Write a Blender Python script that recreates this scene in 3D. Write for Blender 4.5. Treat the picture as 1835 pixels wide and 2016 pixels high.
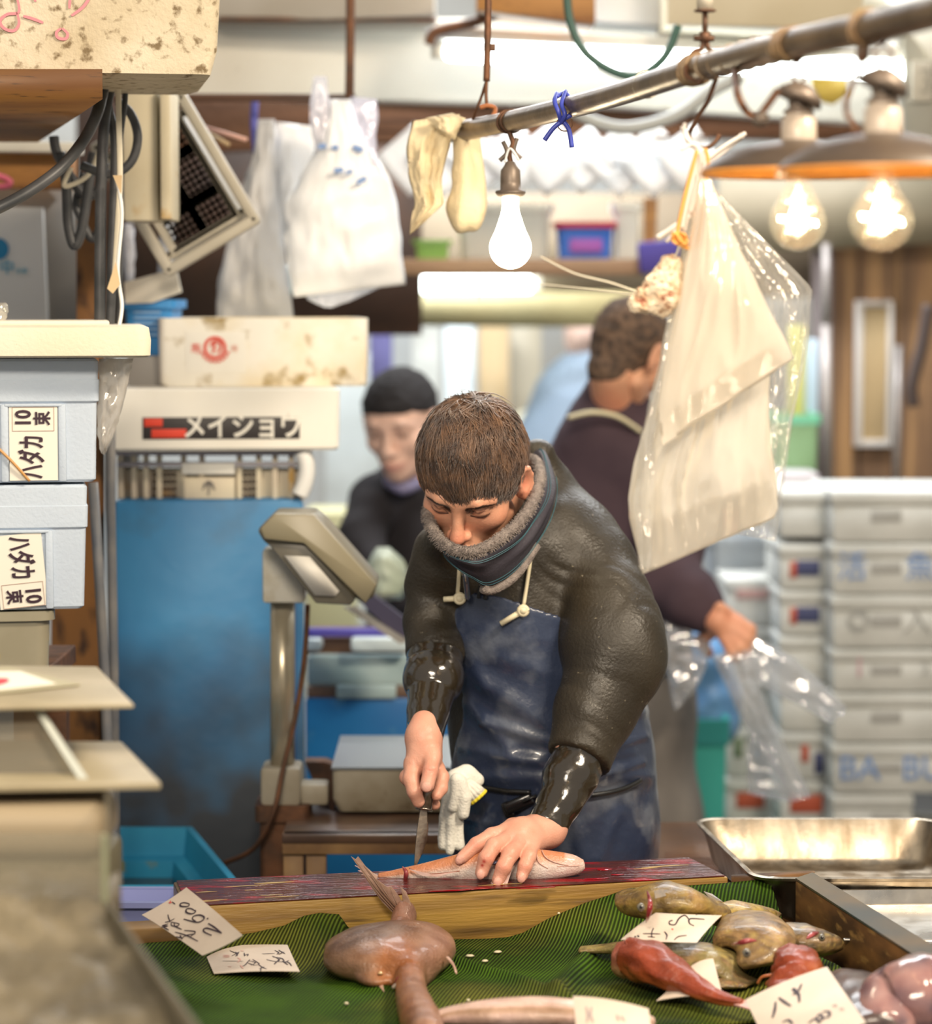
import bpy, bmesh, math, random
import numpy as np
from mathutils import Vector, Matrix, noise
random.seed(7)
for _o in list(bpy.data.objects): bpy.data.objects.remove(_o)
SC = bpy.context.scene
COL = SC.collection
PI = math.pi

# ------------------------------------------------------------------ camera
W, H, FPX = 1835.0, 2016.0, 5352.0
CZ = 1.70
PITCH = math.atan((1008-600)/FPX)
cam_d = bpy.data.cameras.new('camera'); cam = bpy.data.objects.new('camera', cam_d); COL.objects.link(cam)
cam.location = (0, 0, CZ); cam.rotation_euler = (PI/2-PITCH, 0, 0)
cam_d.sensor_fit = 'HORIZONTAL'; cam_d.sensor_width = 24.0; cam_d.lens = FPX/W*24.0
cam_d.clip_start = .05; cam_d.clip_end = 60
cam_d.dof.use_dof = True; cam_d.dof.focus_distance = 3.92; cam_d.dof.aperture_fstop = 2.1
SC.camera = cam

# ------------------------------------------------------------------ light and exposure
SC.view_settings.view_transform = 'Standard'; SC.view_settings.look = 'None'
SC.view_settings.gamma = 1; SC.view_settings.use_curve_mapping = False
SC.view_settings.exposure = 0.44
wd = bpy.data.worlds.new('World'); SC.world = wd; wd.use_nodes = True
wd.node_tree.nodes['Background'].inputs[0].default_value = (1.0, 0.97, 0.92, 1)
wd.node_tree.nodes['Background'].inputs[1].default_value = 0.34

def light(kind, name, loc, energy, col, size=.1, size_y=None, target=None):
    d = bpy.data.lights.new(name, kind); d.energy = energy; d.color = col
    if kind == 'AREA':
        d.size = size
        if size_y: d.shape = 'RECTANGLE'; d.size_y = size_y
    else: d.shadow_soft_size = size
    o = bpy.data.objects.new(name, d); COL.objects.link(o); o.location = loc
    if target is not None:
        o.rotation_euler = (Vector(target)-Vector(loc)).to_track_quat('-Z', 'Y').to_euler()
    return o
WARM = (1.0, .74, .45)
light('AREA', 'unseen_hall_light', (-.25, .8, 2.85), 60, (1, .86, .68), .9, .35, (0, 4.1, 1.2))  # added area light near the camera, out of view, brightens the face
light('AREA', 'unseen_hall_light', (1.5, 2.6, 3.2), 70, (1, .84, .64), .8, .3, (.1, 4.2, 1.0))
light('AREA', 'unseen_hall_light', (.6, 6.6, 3.2), 75, (.94, .97, 1), 2.4, .5, (.6, 6.6, 0))
light('AREA', 'unseen_hall_light', (-.6, 8.0, 3.2), 85, (.94, .97, 1), 2.4, .6, (-.4, 8.6, 0))

# ------------------------------------------------------------------ pixel -> world (positions measured in the photograph)
def ray(px, py):
    x = (px-W/2)/FPX; y = -(py-H/2)/FPX
    return Vector((x, math.cos(PITCH)+y*math.sin(PITCH), -math.sin(PITCH)+y*math.cos(PITCH)))
def P(px, py, Y):
    d = ray(px, py); return Vector((0, 0, CZ))+d*(Y/d.y)
def PZ(px, py, z):
    d = ray(px, py); return Vector((0, 0, CZ))+d*((z-CZ)/d.z)

# ------------------------------------------------------------------ objects, naming, tags
BASE = {}
def tag(o, label=None, cat=None, group=None, kind=None):
    if label: o['label'] = label
    if cat: o['category'] = cat
    if group: o['group'] = group
    if kind: o['kind'] = kind
    return o
def thing(name, label, cat, loc, group=None):
    o = bpy.data.objects.new(name, None); COL.objects.link(o); o.location = loc
    o.empty_display_size = .05
    BASE[o.name] = Vector(loc); return tag(o, label, cat, group)
def link_mesh(name, me, m, parent=None, smooth=True, lab=None):
    o = bpy.data.objects.new(name, me); COL.objects.link(o)
    n = len(me.vertices); co = np.empty(n*3, np.float32); me.vertices.foreach_get('co', co); co = co.reshape(-1, 3)
    if parent is None:
        lo = co.min(0); hi = co.max(0); b = Vector(((lo[0]+hi[0])/2, (lo[1]+hi[1])/2, lo[2]))
        o.location = b
    else:
        b = BASE[parent.name]; o.parent = parent
    BASE[o.name] = Vector(b)
    co = co-np.array(b, np.float32); me.vertices.foreach_set('co', co.ravel())
    if m is not None:
        for mm in (m if isinstance(m, (list, tuple)) else [m]): me.materials.append(mm)
    if smooth: me.polygons.foreach_set('use_smooth', [True]*len(me.polygons))
    me.update()
    if lab: o['label'] = lab
    return o
def structure(o): o['kind'] = 'structure'; return o
def swing(o, pivot, deg):
    """turn a whole thing about a vertical line"""
    R = Matrix.Rotation(math.radians(deg), 4, 'Z'); p = Vector((pivot[0], pivot[1], 0)); o.location = R@(Vector(o.location)-p)+p; o.rotation_euler = (0, 0, math.radians(deg)); return o
def dup(root, delta, label=None, group=None, rot=None):
    r = root.copy(); COL.objects.link(r); r.location = Vector(root.location)+Vector(delta)
    BASE[r.name] = Vector(r.location)
    if rot is not None: r.rotation_euler = rot
    if label: r['label'] = label
    if group: r['group'] = group
    for ch in list(root.children):
        c = ch.copy(); COL.objects.link(c); c.parent = r; BASE[c.name] = BASE[r.name]
        for g in list(ch.children):
            d = g.copy(); COL.objects.link(d); d.parent = c; BASE[d.name] = BASE[r.name]
    return r

# ------------------------------------------------------------------ materials
MATS = {}
def mat(name, col, rough=.5, col2=None, scale=6., bump=0., bscale=60., metal=0., trans=0., emit=0., emitcol=None,
        coat=0., spec=.5, stretch=(1, 1, 1), lo=.35, hi=.65, attr=False, col3=None, scale3=25., sss=0., detail=6,
        rough2=None, alpha=1., bstretch=(1, 1, 1), thr3=(.58, .68), sheen=0., wave=None, ior=1.45, bump2=0., bscale2=12.):
    m = bpy.data.materials.new(name); m.use_nodes = True; nt = m.node_tree; N = nt.nodes; L = nt.links
    b = N['Principled BSDF']; tc = N.new('ShaderNodeTexCoord')
    def rgb(c): return (c[0], c[1], c[2], 1)
    def noise_n(sc, st, det=detail):
        mp = N.new('ShaderNodeMapping'); mp.inputs['Scale'].default_value = st; L.new(tc.outputs['Object'], mp.inputs[0])
        n = N.new('ShaderNodeTexNoise'); n.inputs['Scale'].default_value = sc; n.inputs['Detail'].default_value = det
        L.new(mp.outputs[0], n.inputs['Vector']); return n
    def mr(src, a, c, x0=0, x1=1):
        r = N.new('ShaderNodeMapRange'); r.inputs[1].default_value = a; r.inputs[2].default_value = c
        r.inputs[3].default_value = x0; r.inputs[4].default_value = x1; L.new(src, r.inputs[0]); return r.outputs[0]
    def mixc(f, a, c, typ='MIX'):
        x = N.new('ShaderNodeMix'); x.data_type = 'RGBA'; x.blend_type = typ
        if isinstance(f, (int, float)): x.inputs[0].default_value = f
        else: L.new(f, x.inputs[0])
        for s, v in ((6, a), (7, c)):
            if isinstance(v, tuple): x.inputs[s].default_value = rgb(v)
            else: L.new(v, x.inputs[s])
        return x.outputs[2]
    cur = tuple(col); fac = None
    if attr:
        a = N.new('ShaderNodeAttribute'); a.attribute_name = 'Col'; cur = a.outputs['Color']
    if col2 is not None:
        n = noise_n(scale, stretch); fac = mr(n.outputs[0], lo, hi)
        if attr: cur = mixc(fac, cur, tuple(col2), 'MULTIPLY')
        else: cur = mixc(fac, cur, tuple(col2))
    if col3 is not None:
        n3 = noise_n(scale3, stretch); f3 = mr(n3.outputs[0], thr3[0], thr3[1]); cur = mixc(f3, cur, tuple(col3))
    if isinstance(cur, tuple): b.inputs['Base Color'].default_value = rgb(cur)
    else: L.new(cur, b.inputs['Base Color'])
    b.inputs['Roughness'].default_value = rough
    if rough2 is not None:
        n4 = noise_n(scale*1.7, stretch); L.new(mr(n4.outputs[0], .4, .62, rough, rough2), b.inputs['Roughness'])
    b.inputs['Metallic'].default_value = metal; b.inputs['IOR'].default_value = ior
    b.inputs['Transmission Weight'].default_value = trans; b.inputs['Alpha'].default_value = alpha
    b.inputs['Specular IOR Level'].default_value = spec; b.inputs['Coat Weight'].default_value = coat
    b.inputs['Coat Roughness'].default_value = .08; b.inputs['Sheen Weight'].default_value = sheen
    if sss:
        b.inputs['Subsurface Weight'].default_value = sss; b.inputs['Subsurface Radius'].default_value = (1, .35, .2)
        b.inputs['Subsurface Scale'].default_value = .006
    if emit:
        b.inputs['Emission Color'].default_value = rgb(emitcol or col); b.inputs['Emission Strength'].default_value = emit
    if bump or wave:
        bp = N.new('ShaderNodeBump'); bp.inputs['Strength'].default_value = 1; bp.inputs['Distance'].default_value = bump
        if wave:
            w = N.new('ShaderNodeTexWave'); mp = N.new('ShaderNodeMapping'); mp.inputs['Rotation'].default_value = wave[1]
            L.new(tc.outputs['Object'], mp.inputs[0]); L.new(mp.outputs[0], w.inputs['Vector'])
            w.inputs['Scale'].default_value = wave[0]; w.inputs['Distortion'].default_value = wave[2]
            w.inputs['Detail Scale'].default_value = .6
            L.new(w.outputs['Fac'], bp.inputs['Height'])
        else:
            n2 = noise_n(bscale, bstretch, 4); L.new(n2.outputs[0], bp.inputs['Height'])
        if bump2:
            n5 = noise_n(bscale2, (1, 1, 1), 5); b2 = N.new('ShaderNodeBump'); b2.inputs['Distance'].default_value = bump2; L.new(n5.outputs[0], b2.inputs['Height']); L.new(bp.outputs[0], b2.inputs['Normal']); L.new(b2.outputs[0], b.inputs['Normal'])
        else: L.new(bp.outputs[0], b.inputs['Normal'])
    m['b'] = b.name
    return m
def film(name, tint=(.95, .95, .92), clear=.75, gloss=.1, diff=.12, rough=.12, bump=.002, bscale=25.):
    """thin plastic film: mostly see-through, a milky share and a sheen"""
    m = bpy.data.materials.new(name); m.use_nodes = True; nt = m.node_tree; N = nt.nodes; L = nt.links
    N.remove(N['Principled BSDF']); out = N['Material Output']
    tr = N.new('ShaderNodeBsdfTransparent'); gl = N.new('ShaderNodeBsdfGlossy'); df = N.new('ShaderNodeBsdfDiffuse'); tl = N.new('ShaderNodeBsdfTranslucent')
    for n in (gl, df, tl): n.inputs[0].default_value = (*tint, 1)
    gl.inputs['Roughness'].default_value = rough
    tc = N.new('ShaderNodeTexCoord'); nz = N.new('ShaderNodeTexNoise'); nz.inputs['Scale'].default_value = bscale; nz.inputs['Detail'].default_value = 5
    L.new(tc.outputs['Object'], nz.inputs['Vector']); bp = N.new('ShaderNodeBump'); bp.inputs['Distance'].default_value = bump
    L.new(nz.outputs[0], bp.inputs['Height'])
    for n in (gl, df): L.new(bp.outputs[0], n.inputs['Normal'])
    a = N.new('ShaderNodeMixShader'); a.inputs[0].default_value = .5; L.new(df.outputs[0], a.inputs[1]); L.new(tl.outputs[0], a.inputs[2])
    c = N.new('ShaderNodeMixShader'); c.inputs[0].default_value = gloss/(gloss+diff); L.new(a.outputs[0], c.inputs[1]); L.new(gl.outputs[0], c.inputs[2])
    d = N.new('ShaderNodeMixShader'); d.inputs[0].default_value = 1-clear; L.new(tr.outputs[0], d.inputs[1]); L.new(c.outputs[0], d.inputs[2])
    L.new(d.outputs[0], out.inputs[0]); return m

# ------------------------------------------------------------------ mesh builder
def rotz(a): return Matrix.Rotation(a, 3, 'Z')
class G:
    def __init__(s): s.v = []; s.f = []
    def add(s, vs, fs):
        n = len(s.v); s.v += [tuple(x) for x in vs]; s.f += [tuple(i+n for i in f) for f in fs]; return s
    def box(s, c, size, rot=None, bev=0., seg=2, taper=1.):
        bm = bmesh.new(); bmesh.ops.create_cube(bm, size=1)
        for v in bm.verts:
            t = 1 if v.co.z > 0 else taper
            v.co = Vector((v.co.x*size[0]*t, v.co.y*size[1]*t, v.co.z*size[2]))
        if bev > 0: bmesh.ops.bevel(bm, geom=bm.edges[:], offset=min(bev, min(size)*.45), segments=seg, profile=.5, affect='EDGES')
        R = rot or Matrix.Identity(3); c = Vector(c)
        s.add([R@v.co+c for v in bm.verts], [[v.index for v in f.verts] for f in bm.faces]); bm.free(); return s
    def prism(s, pts, vec, bev=0.):
        pts = [Vector(p) for p in pts]; vec = Vector(vec); n = len(pts)
        bm = bmesh.new(); a = [bm.verts.new(p) for p in pts]; b = [bm.verts.new(p+vec) for p in pts]
        bm.faces.new(a[::-1]); bm.faces.new(b)
        for i in range(n): bm.faces.new((a[i], a[(i+1) % n], b[(i+1) % n], b[i]))
        bmesh.ops.recalc_face_normals(bm, faces=bm.faces[:])
        if bev > 0: bmesh.ops.bevel(bm, geom=bm.edges[:], offset=bev, segments=2, profile=.5, affect='EDGES')
        bm.verts.index_update()
        s.add([v.co for v in bm.verts], [[v.index for v in f.verts] for f in bm.faces]); bm.free(); return s
    def loft(s, rings, cap=True, closed=True):
        n = len(rings[0]); vs = [p for r in rings for p in r]; fs = []
        for i in range(len(rings)-1):
            for j in range(n if closed else n-1):
                k = (j+1) % n; fs.append((i*n+j, i*n+k, (i+1)*n+k, (i+1)*n+j))
        if cap and closed: fs.append(tuple(range(n-1, -1, -1))); fs.append(tuple((len(rings)-1)*n+j for j in range(n)))
        return s.add(vs, fs)
    def tube(s, pts, r, n=8, cap=True, flat=1.):
        pts = [Vector(p) for p in pts]; m = len(pts); rr = r if isinstance(r, (list, tuple)) else [r]*m
        rings = []; t0 = (pts[1]-pts[0]).normalized(); up = Vector((0, 0, 1)) if abs(t0.z) < .9 else Vector((0, 1, 0))
        u = t0.cross(up).normalized()
        for i, p in enumerate(pts):
            t = (pts[min(i+1, m-1)]-pts[max(i-1, 0)])
            t = t.normalized() if t.length > 1e-9 else t0
            u = (u-t*u.dot(t)); u = u.normalized() if u.length > 1e-6 else t.orthogonal().normalized(); w = t.cross(u)
            rings.append([p+(u*math.cos(2*PI*k/n)+w*math.sin(2*PI*k/n)*flat)*rr[i] for k in range(n)])
        return s.loft(rings, cap)
    def lathe(s, prof, c, n=32, rot=None, cap=False):
        R = rot or Matrix.Identity(3); c = Vector(c)
        return s.loft([[c+R@Vector((r*math.cos(2*PI*k/n), r*math.sin(2*PI*k/n), z)) for k in range(n)] for r, z in prof], cap)
    def grid(s, fn, nu, nv):
        vs = [fn(i/nu, j/nv) for j in range(nv+1) for i in range(nu+1)]
        return s.add(vs, [(j*(nu+1)+i, j*(nu+1)+i+1, (j+1)*(nu+1)+i+1, (j+1)*(nu+1)+i) for j in range(nv) for i in range(nu)])
    def sheet(s, fn, nu, nv, vec):
        """closed thin sheet: fn(u,v) -> point, thickness vector"""
        vec = Vector(vec); a = [Vector(fn(i/nu, j/nv)) for j in range(nv+1) for i in range(nu+1)]; n = len(a)
        fs = []
        for j in range(nv):
            for i in range(nu):
                q = (j*(nu+1)+i, j*(nu+1)+i+1, (j+1)*(nu+1)+i+1, (j+1)*(nu+1)+i); fs.append(q); fs.append(tuple(x+n for x in q[::-1]))
        bd = [i for i in range(nu+1)]+[(j+1)*(nu+1)-1 for j in range(1, nv+1)]+[nv*(nu+1)+i for i in range(nu-1, -1, -1)]+[j*(nu+1) for j in range(nv-1, 0, -1)]
        for k in range(len(bd)):
            p, q = bd[k], bd[(k+1) % len(bd)]; fs.append((q, p, p+n, q+n))
        return s.add(a+[p+vec for p in a], fs)
    def mesh(s, name):
        me = bpy.data.meshes.new(name); me.from_pydata(s.v, [], s.f); me.validate(); return me
    def obj(s, name, m, parent=None, smooth=False, lab=None, ang=None):
        me = s.mesh(name)
        bm = bmesh.new(); bm.from_mesh(me); bmesh.ops.recalc_face_normals(bm, faces=bm.faces[:])
        if ang is not None:
            for e in bm.edges:
                if len(e.link_faces) == 2 and e.calc_face_angle(0) > ang: e.smooth = False
            smooth = True
        bm.to_mesh(me); bm.free()
        return link_mesh(name, me, m, parent, smooth, lab)
def smooth_path(pts, n=8, closed=False):
    """Catmull-Rom through points"""
    pts = [Vector(p) for p in pts]; out = []; m = len(pts)
    for i in range(m if closed else m-1):
        if closed: a, b, c, d = pts[i-1], pts[i], pts[(i+1) % m], pts[(i+2) % m]
        else: a, b, c, d = pts[max(i-1, 0)], pts[i], pts[i+1], pts[min(i+2, m-1)]
        for k in range(n):
            t = k/n; out.append(.5*((2*b)+(c-a)*t+(2*a-5*b+4*c-d)*t*t+(3*b-a-3*c+d)*t**3))
    if not closed: out.append(pts[-1])
    return out
def lerp(a, b, t): return a+(b-a)*t
def interp(t, xs, ys): return float(np.interp(t, xs, ys))

def pbox(name, x0, y0, x1, y1, Y, depth, m, bev=.006, parent=None, smooth=False, yaw=0., pivot='c'):
    """box whose front face spans the photo rectangle at distance Y and reaches back by depth"""
    a = P(x0, y0, Y); b = P(x1, y1, Y); zt = P((x0+x1)/2, y0, Y).z; zb = P((x0+x1)/2, y1, Y).z
    g = G(); R = rotz(yaw); c0 = Vector(((a.x+b.x)/2, Y, (zt+zb)/2))
    c = c0+R@Vector((0, depth/2, 0))
    g.box(c, (abs(b.x-a.x), depth, abs(zt-zb)), R, bev); return g.obj(name, m, parent, ang=.6)
def prism_px(name, pts, thick, m, parent=None, bev=0., smooth=False):
    """pts: (px,py,Y)"""
    g = G(); g.prism([P(*p) for p in pts], (0, thick, 0), bev); return g.obj(name, m, parent, ang=.6)
def px_tube(pts, r, n=8, sub=6, g=None):
    g = g or G(); g.tube(smooth_path([P(*p) for p in pts], sub), r, n); return g

# ------------------------------------------------------------------ lettering
def text_obj(name, body, size, mtx, m, parent, bold=0.0, thick=.0006, sx=1., lab=None):
    """mtx: 4x4 placing text plane (x right, y up, z out) centred"""
    cu = bpy.data.curves.new('t', 'FONT'); cu.body = body; cu.size = size; cu.align_x = 'CENTER'; cu.align_y = 'CENTER'
    cu.extrude = thick; cu.offset = bold; cu.resolution_u = 3
    o = bpy.data.objects.new('t', cu); COL.objects.link(o); bpy.context.view_layer.update()
    me = bpy.data.meshes.new_from_object(o.evaluated_get(bpy.context.evaluated_depsgraph_get()))
    bpy.data.objects.remove(o)
    me.transform(mtx@Matrix.Diagonal((sx, 1, 1, 1))); me.materials.clear(); me.name = name
    if len(me.vertices) == 0: return None
    return link_mesh(name, me, m, parent, False, lab)
def plane_mtx(c, xdir, ydir):
    x = Vector(xdir).normalized(); y = Vector(ydir); y = (y-x*y.dot(x)).normalized(); z = x.cross(y)
    M = Matrix.Identity(4)
    for i in range(3): M[i][0] = x[i]; M[i][1] = y[i]; M[i][2] = z[i]; M[i][3] = c[i]
    return M
def strokes(name, paths, mtx, r, m, parent, lab=None):
    """brush strokes: list of polylines in the plane's own units; slightly raised flat ribbons"""
    g = G()
    for p in paths:
        w = r
        if len(p) and isinstance(p[0], (int, float)): w = p[0]*r; p = p[1:]
        q = smooth_path([Vector((a, b, 0)) for a, b in p], 5) if len(p) > 2 else [Vector((p[0][0], p[0][1], 0)), Vector(((p[0][0]+p[-1][0])/2, (p[0][1]+p[-1][1])/2, 0)), Vector((p[-1][0], p[-1][1], 0))]
        n = len(q); L = []; R_ = []
        for i in range(n):
            t = (q[min(i+1, n-1)]-q[max(i-1, 0)]); t = t.normalized() if t.length > 0 else Vector((1, 0, 0))
            nn = Vector((-t.y, t.x, 0)); ww = w*(1-.35*abs(2*i/(n-1)-1)**3)
            L.append(q[i]+nn*ww); R_.append(q[i]-nn*ww)
        for z in (0, .0005):
            g.add([mtx@Vector((v.x, v.y, z)) for v in L+R_], [(i, i+1, n+i+1, n+i) for i in range(n-1)])
    return g.obj(name, m, parent, lab=lab)

# ------------------------------------------------------------------ signed-distance modelling (bodies, hands, fish, cloth)
def smin(a, b, k):
    if k <= 0: return np.minimum(a, b)
    h = np.maximum(k-np.abs(a-b), 0)/k; return np.minimum(a, b)-h*h*k*.25
class SDF:
    def __init__(s, lo, hi, h):
        s.h = h; s.lo = np.array(lo, np.float32); n = np.ceil((np.array(hi)-s.lo)/h).astype(int)+1
        s.n = n; s.ax = [s.lo[i]+np.arange(n[i], dtype=np.float32)*h for i in range(3)]
        s.D = np.full(tuple(n), 1., np.float32)
    def sub(s, lo, hi, pad):
        sl = []
        for i in range(3):
            a = int(np.floor((lo[i]-pad-s.lo[i])/s.h)); b = int(np.ceil((hi[i]+pad-s.lo[i])/s.h))+1
            a = max(a, 0); b = min(b, s.n[i])
            if b <= a: return None
            sl.append(slice(a, b))
        x = s.ax[0][sl[0]][:, None, None]; y = s.ax[1][sl[1]][None, :, None]; z = s.ax[2][sl[2]][None, None, :]
        return tuple(sl), x, y, z
    def _op(s, f, lo, hi, k, op):
        q = s.sub(lo, hi, k+3*s.h)
        if q is None: return
        sl, x, y, z = q; d = f(x, y, z); cur = s.D[sl]
        if op == 'u': s.D[sl] = smin(cur, d, k)
        elif op == 's': s.D[sl] = -smin(-cur, d, k)
        elif op == 'i': s.D[sl] = -smin(-cur, -d, k)
    def cone(s, a, b, ra, rb=None, k=.01, op='u'):
        a = np.array(a, float); b = np.array(b, float); rb = ra if rb is None else rb; ab = b-a; L2 = float(ab@ab)+1e-12
        def f(x, y, z):
            px, py, pz = x-a[0], y-a[1], z-a[2]; t = np.clip((px*ab[0]+py*ab[1]+pz*ab[2])/L2, 0, 1)
            return np.sqrt((px-t*ab[0])**2+(py-t*ab[1])**2+(pz-t*ab[2])**2)-(ra+(rb-ra)*t)
        r = max(ra, rb); s._op(f, np.minimum(a, b)-r, np.maximum(a, b)+r, k, op); return s
    def chain(s, pts, rs, k=.01, op='u'):
        for i in range(len(pts)-1): s.cone(pts[i], pts[i+1], rs[i], rs[i+1], k, op)
        return s
    def ell(s, c, r, R=None, k=.01, op='u'):
        c = np.array(c, float); r = np.array(r, float); R = np.array(R if R is not None else Matrix.Identity(3), float)
        def f(x, y, z):
            px, py, pz = x-c[0], y-c[1], z-c[2]
            q = [R[0, i]*px+R[1, i]*py+R[2, i]*pz for i in range(3)]
            k0 = np.sqrt((q[0]/r[0])**2+(q[1]/r[1])**2+(q[2]/r[2])**2)
            k1 = np.sqrt((q[0]/r[0]**2)**2+(q[1]/r[1]**2)**2+(q[2]/r[2]**2)**2)+1e-9
            return k0*(k0-1)/k1
        e = np.sqrt(((R*r[None, :])**2).sum(1)); s._op(f, c-e, c+e, k, op); return s
    def rbox(s, c, hs, rad, R=None, k=.01, op='u'):
        c = np.array(c, float); R = np.array(R if R is not None else Matrix.Identity(3), float)
        def f(x, y, z):
            px, py, pz = x-c[0], y-c[1], z-c[2]
            q = [np.abs(R[0, i]*px+R[1, i]*py+R[2, i]*pz)-(hs[i]-rad) for i in range(3)]
            return np.sqrt(sum(np.maximum(t, 0)**2 for t in q))+np.minimum(np.maximum(q[0], np.maximum(q[1], q[2])), 0)-rad
        e = (np.abs(R)*np.array(hs)[None, :]).sum(1); s._op(f, c-e, c+e, k, op); return s
    def all(s): return s.ax[0][:, None, None], s.ax[1][None, :, None], s.ax[2][None, None, :]
    def arrays(s):
        """surface nets -> verts, quads"""
        D = s.D; h = s.h; neg = D < 0
        c = neg[:-1, :-1, :-1].astype(np.int8)
        for dx in (0, 1):
            for dy in (0, 1):
                for dz in (0, 1):
                    if dx+dy+dz: c = c+neg[dx:neg.shape[0]-1+dx, dy:neg.shape[1]-1+dy, dz:neg.shape[2]-1+dz]
        I = np.argwhere((c > 0) & (c < 8)); acc = np.zeros((len(I), 3)); cnt = np.zeros(len(I))
        corners = [(a, b, d) for a in (0, 1) for b in (0, 1) for d in (0, 1)]
        vals = {q: D[I[:, 0]+q[0], I[:, 1]+q[1], I[:, 2]+q[2]] for q in corners}
        for p in corners:
            for ax in range(3):
                if p[ax] == 0:
                    q = list(p); q[ax] = 1; q = tuple(q); a, b = vals[p], vals[q]; m = (a < 0) != (b < 0)
                    t = np.where(m, a/np.where(m, a-b, 1), 0)
                    pos = np.tile(np.array(p, float), (len(I), 1)); pos[:, ax] = t
                    acc[m] += pos[m]; cnt[m] += 1
        V = (I+acc/np.maximum(cnt, 1)[:, None])*h+s.lo
        idx = np.full(D.shape, -1, np.int64); idx[I[:, 0], I[:, 1], I[:, 2]] = np.arange(len(I))
        F = []
        for ax in range(3):
            sl0 = [slice(None)]*3; sl1 = [slice(None)]*3; sl0[ax] = slice(0, -1); sl1[ax] = slice(1, None)
            ch = neg[tuple(sl0)] != neg[tuple(sl1)]; E = np.argwhere(ch)
            b, d = (ax+1) % 3, (ax+2) % 3; E = E[(E[:, b] > 0) & (E[:, d] > 0)]
            def cell(ob, od):
                q = E.copy(); q[:, b] -= ob; q[:, d] -= od; return idx[q[:, 0], q[:, 1], q[:, 2]]
            quad = np.stack([cell(1, 1), cell(0, 1), cell(0, 0), cell(1, 0)], 1)
            s0 = neg[E[:, 0], E[:, 1], E[:, 2]]; quad[~s0] = quad[~s0][:, ::-1]
            F.append(quad[(quad >= 0).all(1)])
        return V, np.concatenate(F)
    def mesh(s, name, smooth=2):
        return arr_mesh(name, [s.arrays()], smooth)
def lap(V, F, it, f=.5):
    e = np.concatenate([F[:, [0, 1]], F[:, [1, 2]], F[:, [2, 3]], F[:, [3, 0]]]); e = np.concatenate([e, e[:, ::-1]])
    cnt = np.bincount(e[:, 0], minlength=len(V))[:, None]
    for i in range(it):
        for ff in (f, -f*1.04):
            S = np.stack([np.bincount(e[:, 0], V[e[:, 1], k], minlength=len(V)) for k in range(3)], 1)
            V = V+ff*(S/np.maximum(cnt, 1)-V)
    return V
def arr_mesh(name, parts, smooth=2):
    VV = []; FF = []; n = 0
    for V, F in parts:
        if smooth: V = lap(V, F, smooth)
        VV.append(V); FF.append(F+n); n += len(V)
    V = np.concatenate(VV); F = np.concatenate(FF); me = bpy.data.meshes.new(name)
    me.vertices.add(len(V)); me.vertices.foreach_set('co', V.astype(np.float32).ravel())
    me.loops.add(F.size); me.loops.foreach_set('vertex_index', F.astype(np.int32).ravel())
    me.polygons.add(len(F)); me.polygons.foreach_set('loop_start', (np.arange(len(F))*4).astype(np.int32))
    me.update(calc_edges=True); me.validate(); return me
def vcol(o, fn, world=True):
    """per-vertex colour of the thing itself; fn(N x 3 world coords) -> N x 3"""
    me = o.data; n = len(me.vertices); co = np.empty(n*3, np.float32); me.vertices.foreach_get('co', co); co = co.reshape(-1, 3)
    if world: co = co+np.array(BASE[o.name], np.float32)
    c = np.ones((n, 4), np.float32); c[:, :3] = fn(co)
    a = me.color_attributes.new('Col', 'FLOAT_COLOR', 'POINT'); a.data.foreach_set('color', c.ravel()); return o
# ================================================================== materials shared by the setting
M = {}
M['cream'] = mat('cream_panel', (.80, .78, .70), .55, (.68, .64, .55), 2.2, col3=(.40, .35, .27), scale3=9, thr3=(.66, .8))
M['white'] = mat('white_paint', (.80, .80, .78), .5)
M['brown'] = mat('brown_wood', (.23, .10, .045), .6, (.11, .05, .025), 4, stretch=(.4, 1, 6), bump=.002)
M['tan'] = mat('tan_wood', (.62, .47, .27), .6, (.50, .36, .19), 5, stretch=(6, 1, .4))
M['orange'] = mat('orange_wood', (.46, .22, .06), .55, (.26, .11, .035), 4, stretch=(.5, 1, 5), col3=(.1, .05, .02), scale3=40, thr3=(.62, .7))
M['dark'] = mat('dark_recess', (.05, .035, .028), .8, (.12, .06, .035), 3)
M['floor'] = mat('wet_concrete', (.10, .10, .10), .25, (.05, .05, .055), 3, bump=.002)
M['greyw'] = mat('grey_wall', (.34, .33, .29), .7, (.22, .21, .18), 2.5)
M['steel'] = mat('stainless_steel', (.62, .60, .56), .25, (.42, .38, .32), 6, metal=1, rough2=.42, bump=.0006, bscale=30)
M['galv'] = mat('galvanised_pipe', (.50, .47, .42), .38, (.34, .29, .23), 14, metal=.85, bump=.0008, bscale=60)
M['rust'] = mat('rusty_iron', (.10, .055, .035), .6, (.20, .09, .045), 25, metal=.5, bump=.001, bscale=90)
M['black'] = mat('black_rubber', (.035, .038, .042), .42, (.075, .075, .08), 18)
M['rope'] = mat('pale_string', (.72, .66, .52), .8)
M['tube'] = mat('lit_fluorescent_tube', (1, 1, 1), .4, emit=9, emitcol=(.92, 1.0, .98))

# ================================================================== setting: floor and walls
g = G(); g.box((0, 5, -.05), (7, 10.4, .1)); structure(g.obj('floor', M['floor']))
g = G(); g.box((0, 10.2, 1.7), (7, .1, 3.6)); structure(g.obj('wall_back', mat('hall_back_wall', (.52, .55, .55), .7, (.36, .34, .30), 1.6)))
g = G(); g.box((-3.5, 6.6, 1.7), (.1, 7, 3.6)); structure(g.obj('wall_left', M['greyw']))
g = G(); g.box((3.5, 6.6, 1.7), (.1, 7, 3.6)); structure(g.obj('wall_right', M['greyw']))
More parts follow.
